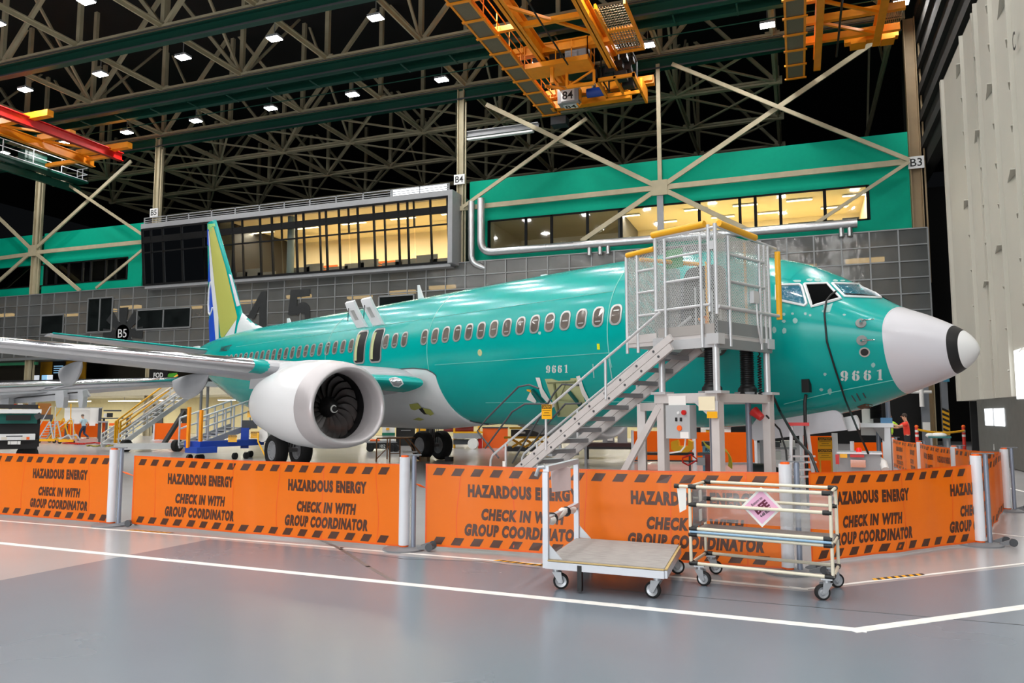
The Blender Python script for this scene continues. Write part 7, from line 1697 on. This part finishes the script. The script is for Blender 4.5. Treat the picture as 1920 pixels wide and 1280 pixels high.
gpu = simple('ground_power_unit', 'grey ground power unit with a red beacon behind the right banner', 'machine', [('body', GREY, 1574, 1648, 850, 905, 12.6, .6, .1), ('top_lip', ALU, 1572, 1650, 848, 851, 12.55, .65), ('red_panel', REDP, 1595, 1619, 852, 857, 12.54, .03), ('warning_label', YEL, 1575, 1588, 851, 858, 12.54, .03), ('mirror_panel', CHROME, 1596, 1622, 862, 876, 12.54, .03), ('black_label', BLACK, 1627, 1643, 864, 874, 12.54, .03), ('red_reflector', REDP, 1567, 1573, 852, 870, 12.5, .1)])
c = at(1610.5, 849, 12.8); m = MB(); m.lathe(c, (0, 0, 1), [(0, .045), (.06, .042), (.085, .03), (.09, .001)], 14); m.build('beacon', mat('red_beacon', (235, 20, 20), .3, emit=.5), gpu, smooth=40)
for px in (1582, 1640): p = Vector((*at(px, 900, 12.7).xy, .1)); m = MB(); m.tube(p-Vector((0, .05, 0)), p+Vector((0, .05, 0)), .1, 14); m.build('wheel', RUBBER, gpu, smooth=40)
m = MB(); m.path([at(1648, 862, 12.6), at(1656, 868, 12.5), at(1660, 880, 12.4)], .06, 8); m.build('white_hose', PAPER, gpu, smooth=50)
jk = thing('jack_stand', 'white lifting jack frame with black bellows below the radome joint', 'jack', tuple(Vector((*at(1643, 870, 17).xy, 0))))
for nm, mt, a_, b_, c_, d_, Zd, dp, base in (('top_beam', PTUBE, 1614, 1672, 793, 801, 17, .5, None), ('leg', PTUBE, 1657, 1669, 801, 880, 17, .2, 0), ('cabinet', PAPER, 1616, 1656, 801, 816, 17.4, .6, None), ('cabinet', PAPER, 1617, 1636, 766, 793, 17.3, .5, None), ('blue_block', mat('pale_blue_block', (90, 150, 200), .4), 1652, 1672, 783, 793, 17, .3, None), ('left_leg', PTUBE, 1562, 1570, 812, 880, 17.4, .15, 0)):
    m = MB(); bxp(m, a_, b_, c_, d_, Zd, dp, base=base); m.build(nm, mt, jk)
m = MB(); a, b = at(1643, 785, 17.2), at(1643, 756, 17.2); n_ = 14; m.lathe((a.x, a.y, a.z), (0, 0, 1), [(i*(b.z-a.z)/n_/2, .13 if i % 2 else .105) for i in range(n_*2+1)], 18); m.build('bellows', BLACK, jk, smooth=25)
for px in (1644, 1664): q = at(px, 750, 17.3); m = MB(); m.tube((q.x, q.y, 0), (q.x, q.y, q.z if px > 1650 else 1.5), .05, 10); m.build('column', MATS['blue_grey_column'], jk, smooth=40)
m = MB(); m.prism([tuple(at(x, y, 16.95)) for x, y in ((1637, 801), (1658, 801), (1658, 828))], (0, .06, 0)); m.build('knee_brace', GREY, jk)
# power cables of the jet
CAB = mat('black_cable', (20, 21, 22), .5)
hp_ = [cast_px(FB, x, y, .04) for x, y in ((1567, 549), (1557, 556), (1549, 566), (1546, 590), (1551, 640), (1567, 692))]
m = MB(); m.path(hp_+[cast_px(FB, 1585, 740, .12), at(1608, 805, 12.2), at(1628, 850, 12.5)], .017, 8); tag(m.build('power_cable', CAB, smooth=60), 'long black cable hanging from the open cockpit window down over the nose', 'cable')
c = cast_px(FB, 1513, 733, .1); m = MB(); m.path([c, c+STB*.05-Vector((0, 0, .12)), c+STB*.08-Vector((0, 0, .9)), Vector((*(c+STB*.05).xy, .05))], .03, 8); tag(m.build('power_cable', CAB, smooth=60), 'thick black cable dropping straight from the nose receptacle to the floor', 'cable')
a = P_(S0, L1, 2.06); m = MB(); m.path([a+Vector((0, 0, .02)), at(1462, 770, (a.xy).length*.99), at(1492, 822, 12.0), at(1520, 852, 11.3), Vector((*at(1556, 880, 10.9).xy, .4)), Vector((*at(1570, 900, 10.8).xy, .03))], .022, 8); tag(m.build('power_cable', CAB, smooth=60), 'black cable sloping from the platform corner down to the right banner', 'cable')
a = P_(S0, L1+.2, 1.7); m = MB(); m.path([a, at(1462, 805, 13.2), at(1474, 845, 13.0), Vector((*at(1480, 870, 12.8).xy, .05))], .016, 8); tag(m.build('power_cable', CAB, smooth=60), 'thin black cable hanging right of the platform leg', 'cable')
# ---------------------------------------------------------------- right background by the open door
def post_(name, lab, px0, px1, py0, Zd, mt):
    a = at((px0+px1)/2, 800, Zd); w_ = (px1-px0)/1440*Zd/2; z1 = at(px0, py0, Zd).z; t = thing(name, lab, 'column', (a.x, a.y, 0)); m = MB(); m.box((a.x-w_, a.y, 0), (a.x+w_, a.y+.4, z1)); m.build('shaft', mt, t); return t, a, w_
t_, a, w_ = post_('equipment_column', 'grey column with white fittings under the radome', 1731, 1744, 640, 42, mat('column_blue_grey', (124, 128, 134), .5))
m = MB(); q = at(1737, 800, 41.9); m.box((q.x-.18, q.y-.05, q.z-.2), (q.x+.18, q.y, q.z+.25)); m.build('notice', PAPER, t_)
m = MB(); q = at(1728, 745, 41.8); m.tube(q-Vector((0, 0, .5)), q+Vector((0, 0, .5)), .12, 10); m.tube(q-Vector((.5, 0, -.3)), q+Vector((.5, 0, .3)), .08, 8); m.build('white_pipes', PAPER, t_)
t_, a, w_ = post_('hazard_column', 'grey column with black and yellow hazard stripes right of the radome', 1769, 1780, 640, 42, MATS['column_blue_grey'])
m = MB(); z0, z1 = at(1774, 815, 42).z, at(1774, 768, 42).z; m.box((a.x-w_-.01, a.y-.012, z0), (a.x+w_+.01, a.y, z1)); hz = m.build('yellow_wrap', YEL, t_)
m = MB()
for k in range(5): z = z0+.1+k*(z1-z0)/5; m.prism([(a.x-w_, a.y-.02, z+.16), (a.x+w_, a.y-.02, z), (a.x+w_, a.y-.02, z+.13), (a.x-w_, a.y-.02, z+.29)], (0, .008, 0))
m.build('black_stripes', BLACK, hz)
m = MB(); q = at(1774, 705, 41.95); m.box((q.x-.15, q.y-.02, q.z-.3), (q.x+.15, q.y, q.z+.3)); m.build('blue_tag', mat('tag_blue', (60, 140, 170), .5), t_)
tb2 = simple('work_table', 'teal topped work table with white bundles near the hazard column', 'table', [('table_top', mat('teal_top', (40, 110, 110), .5), 1743, 1781, 818, 821, 33, .8), ('leg', GREY, 1746, 1748, 821, 850, 33, .1, 0), ('leg', GREY, 1776, 1778, 821, 850, 33, .1, 0)])
m = MB(); c = at(1760, 816, 33.3); m.ball(c, .28, 12, 8, sc=(1.2, .8, .45)); m.ball(c-Vector((.3, 0, 0)), .18, 10, 6, sc=(1.2, .8, .6)); tag(m.build('cloth_bundle', PAPER, smooth=60), 'white cloth bundle lying on the teal work table', 'bundle')
for px, lab in ((1720, 'red and white delineator post left of the teal table'), (1808, 'red and white delineator post right of the teal table')):
    q = Vector((*at(px, 830, 34).xy, 0)); t_ = thing('delineator_post', lab, 'post', tuple(q)); m = MB(); m.tube(q, q+Vector((0, 0, 1.15)), .07, 12); m.build('tube', mat('delineator_red', (214, 50, 40), .5) if 'delineator_red' not in MATS else MATS['delineator_red'], t_, smooth=40)
    for z in (.75, .95): m = MB(); m.tube(q+Vector((0, 0, z)), q+Vector((0, 0, z+.1)), .073, 12); m.build('white_band', PAPER, t_)
    m = MB(); m.tube(q, q+Vector((0, 0, .06)), .22, 14); m.build('rubber_base', RUBBER, t_); m = MB(); m.ball(q+Vector((0, 0, 1.2)), .08, 10, 8); m.build('knob', ORG, t_)
m = MB(); a, b = at(1720, 805, 34), at(1808, 807, 34); m.path([a.lerp(b, i/10)-Vector((0, 0, .12*sin(pi*i/10))) for i in range(11)], .05, 6); tag(m.build('yellow_tape_line', YEL), 'yellow tape stretched between the two red delineator posts', 'tape')
af = thing('folding_sign', 'white A-frame folding barrier with red stripes at the foot of the hangar door', 'sign', tuple(Vector((*at(1876, 848, 27).xy, 0))))
for s_ in (0, 1):
    x0, x1 = (1862, 1872) if not s_ else (1892, 1878)
    for k in (0, 8): a = Vector((*at(x0+k, 848, 26.4 if not s_ else 27.6).xy, .02)); b = at(1871+k, 812, 27); m = MB(); m.bar(a, b, .09, .03); m.build('leg', PAPER, af)
for y_ in (822, 838): a, b = at(1864, y_, 26.6), at(1881, y_, 26.7); m = MB(); m.bar(a, b, .03, .22); bo = m.build('board', PAPER, af); m = MB(); m.bar(a.lerp(b, .3)-Vector((0, .02, 0)), a.lerp(b, .6)-Vector((0, .02, 0)), .03, .2); m.build('red_stripe', REDP, bo)
a, b = onx(1848, 797, XD-.02), onx(1882, 765, XD-.02); m = MB(); dx = XD-.005
m = MB(); y0_, y1_ = sorted((a.y, b.y)); m.box((XD-.03, y0_, min(a.z, b.z)), (XD-.015, y1_, max(a.z, b.z))); wn = struct(m.build('window_10', mat('daylit_pane', (245, 250, 255), .4, emit=3)))
m = MB(); m.box((XD-.05, (y0_+y1_)/2-.04, min(a.z, b.z)), (XD-.03, (y0_+y1_)/2+.04, max(a.z, b.z))); m.build('window_bar', GREY, wn)
a, b = onx(1907, 748, XD-.02), onx(1960, 640, XD-.02); m = MB(); y0_, y1_ = sorted((a.y, b.y)); m.box((XD-.03, y0_, a.z), (XD-.015, y1_, b.z)); struct(m.build('window_11', MATS['daylit_pane']))
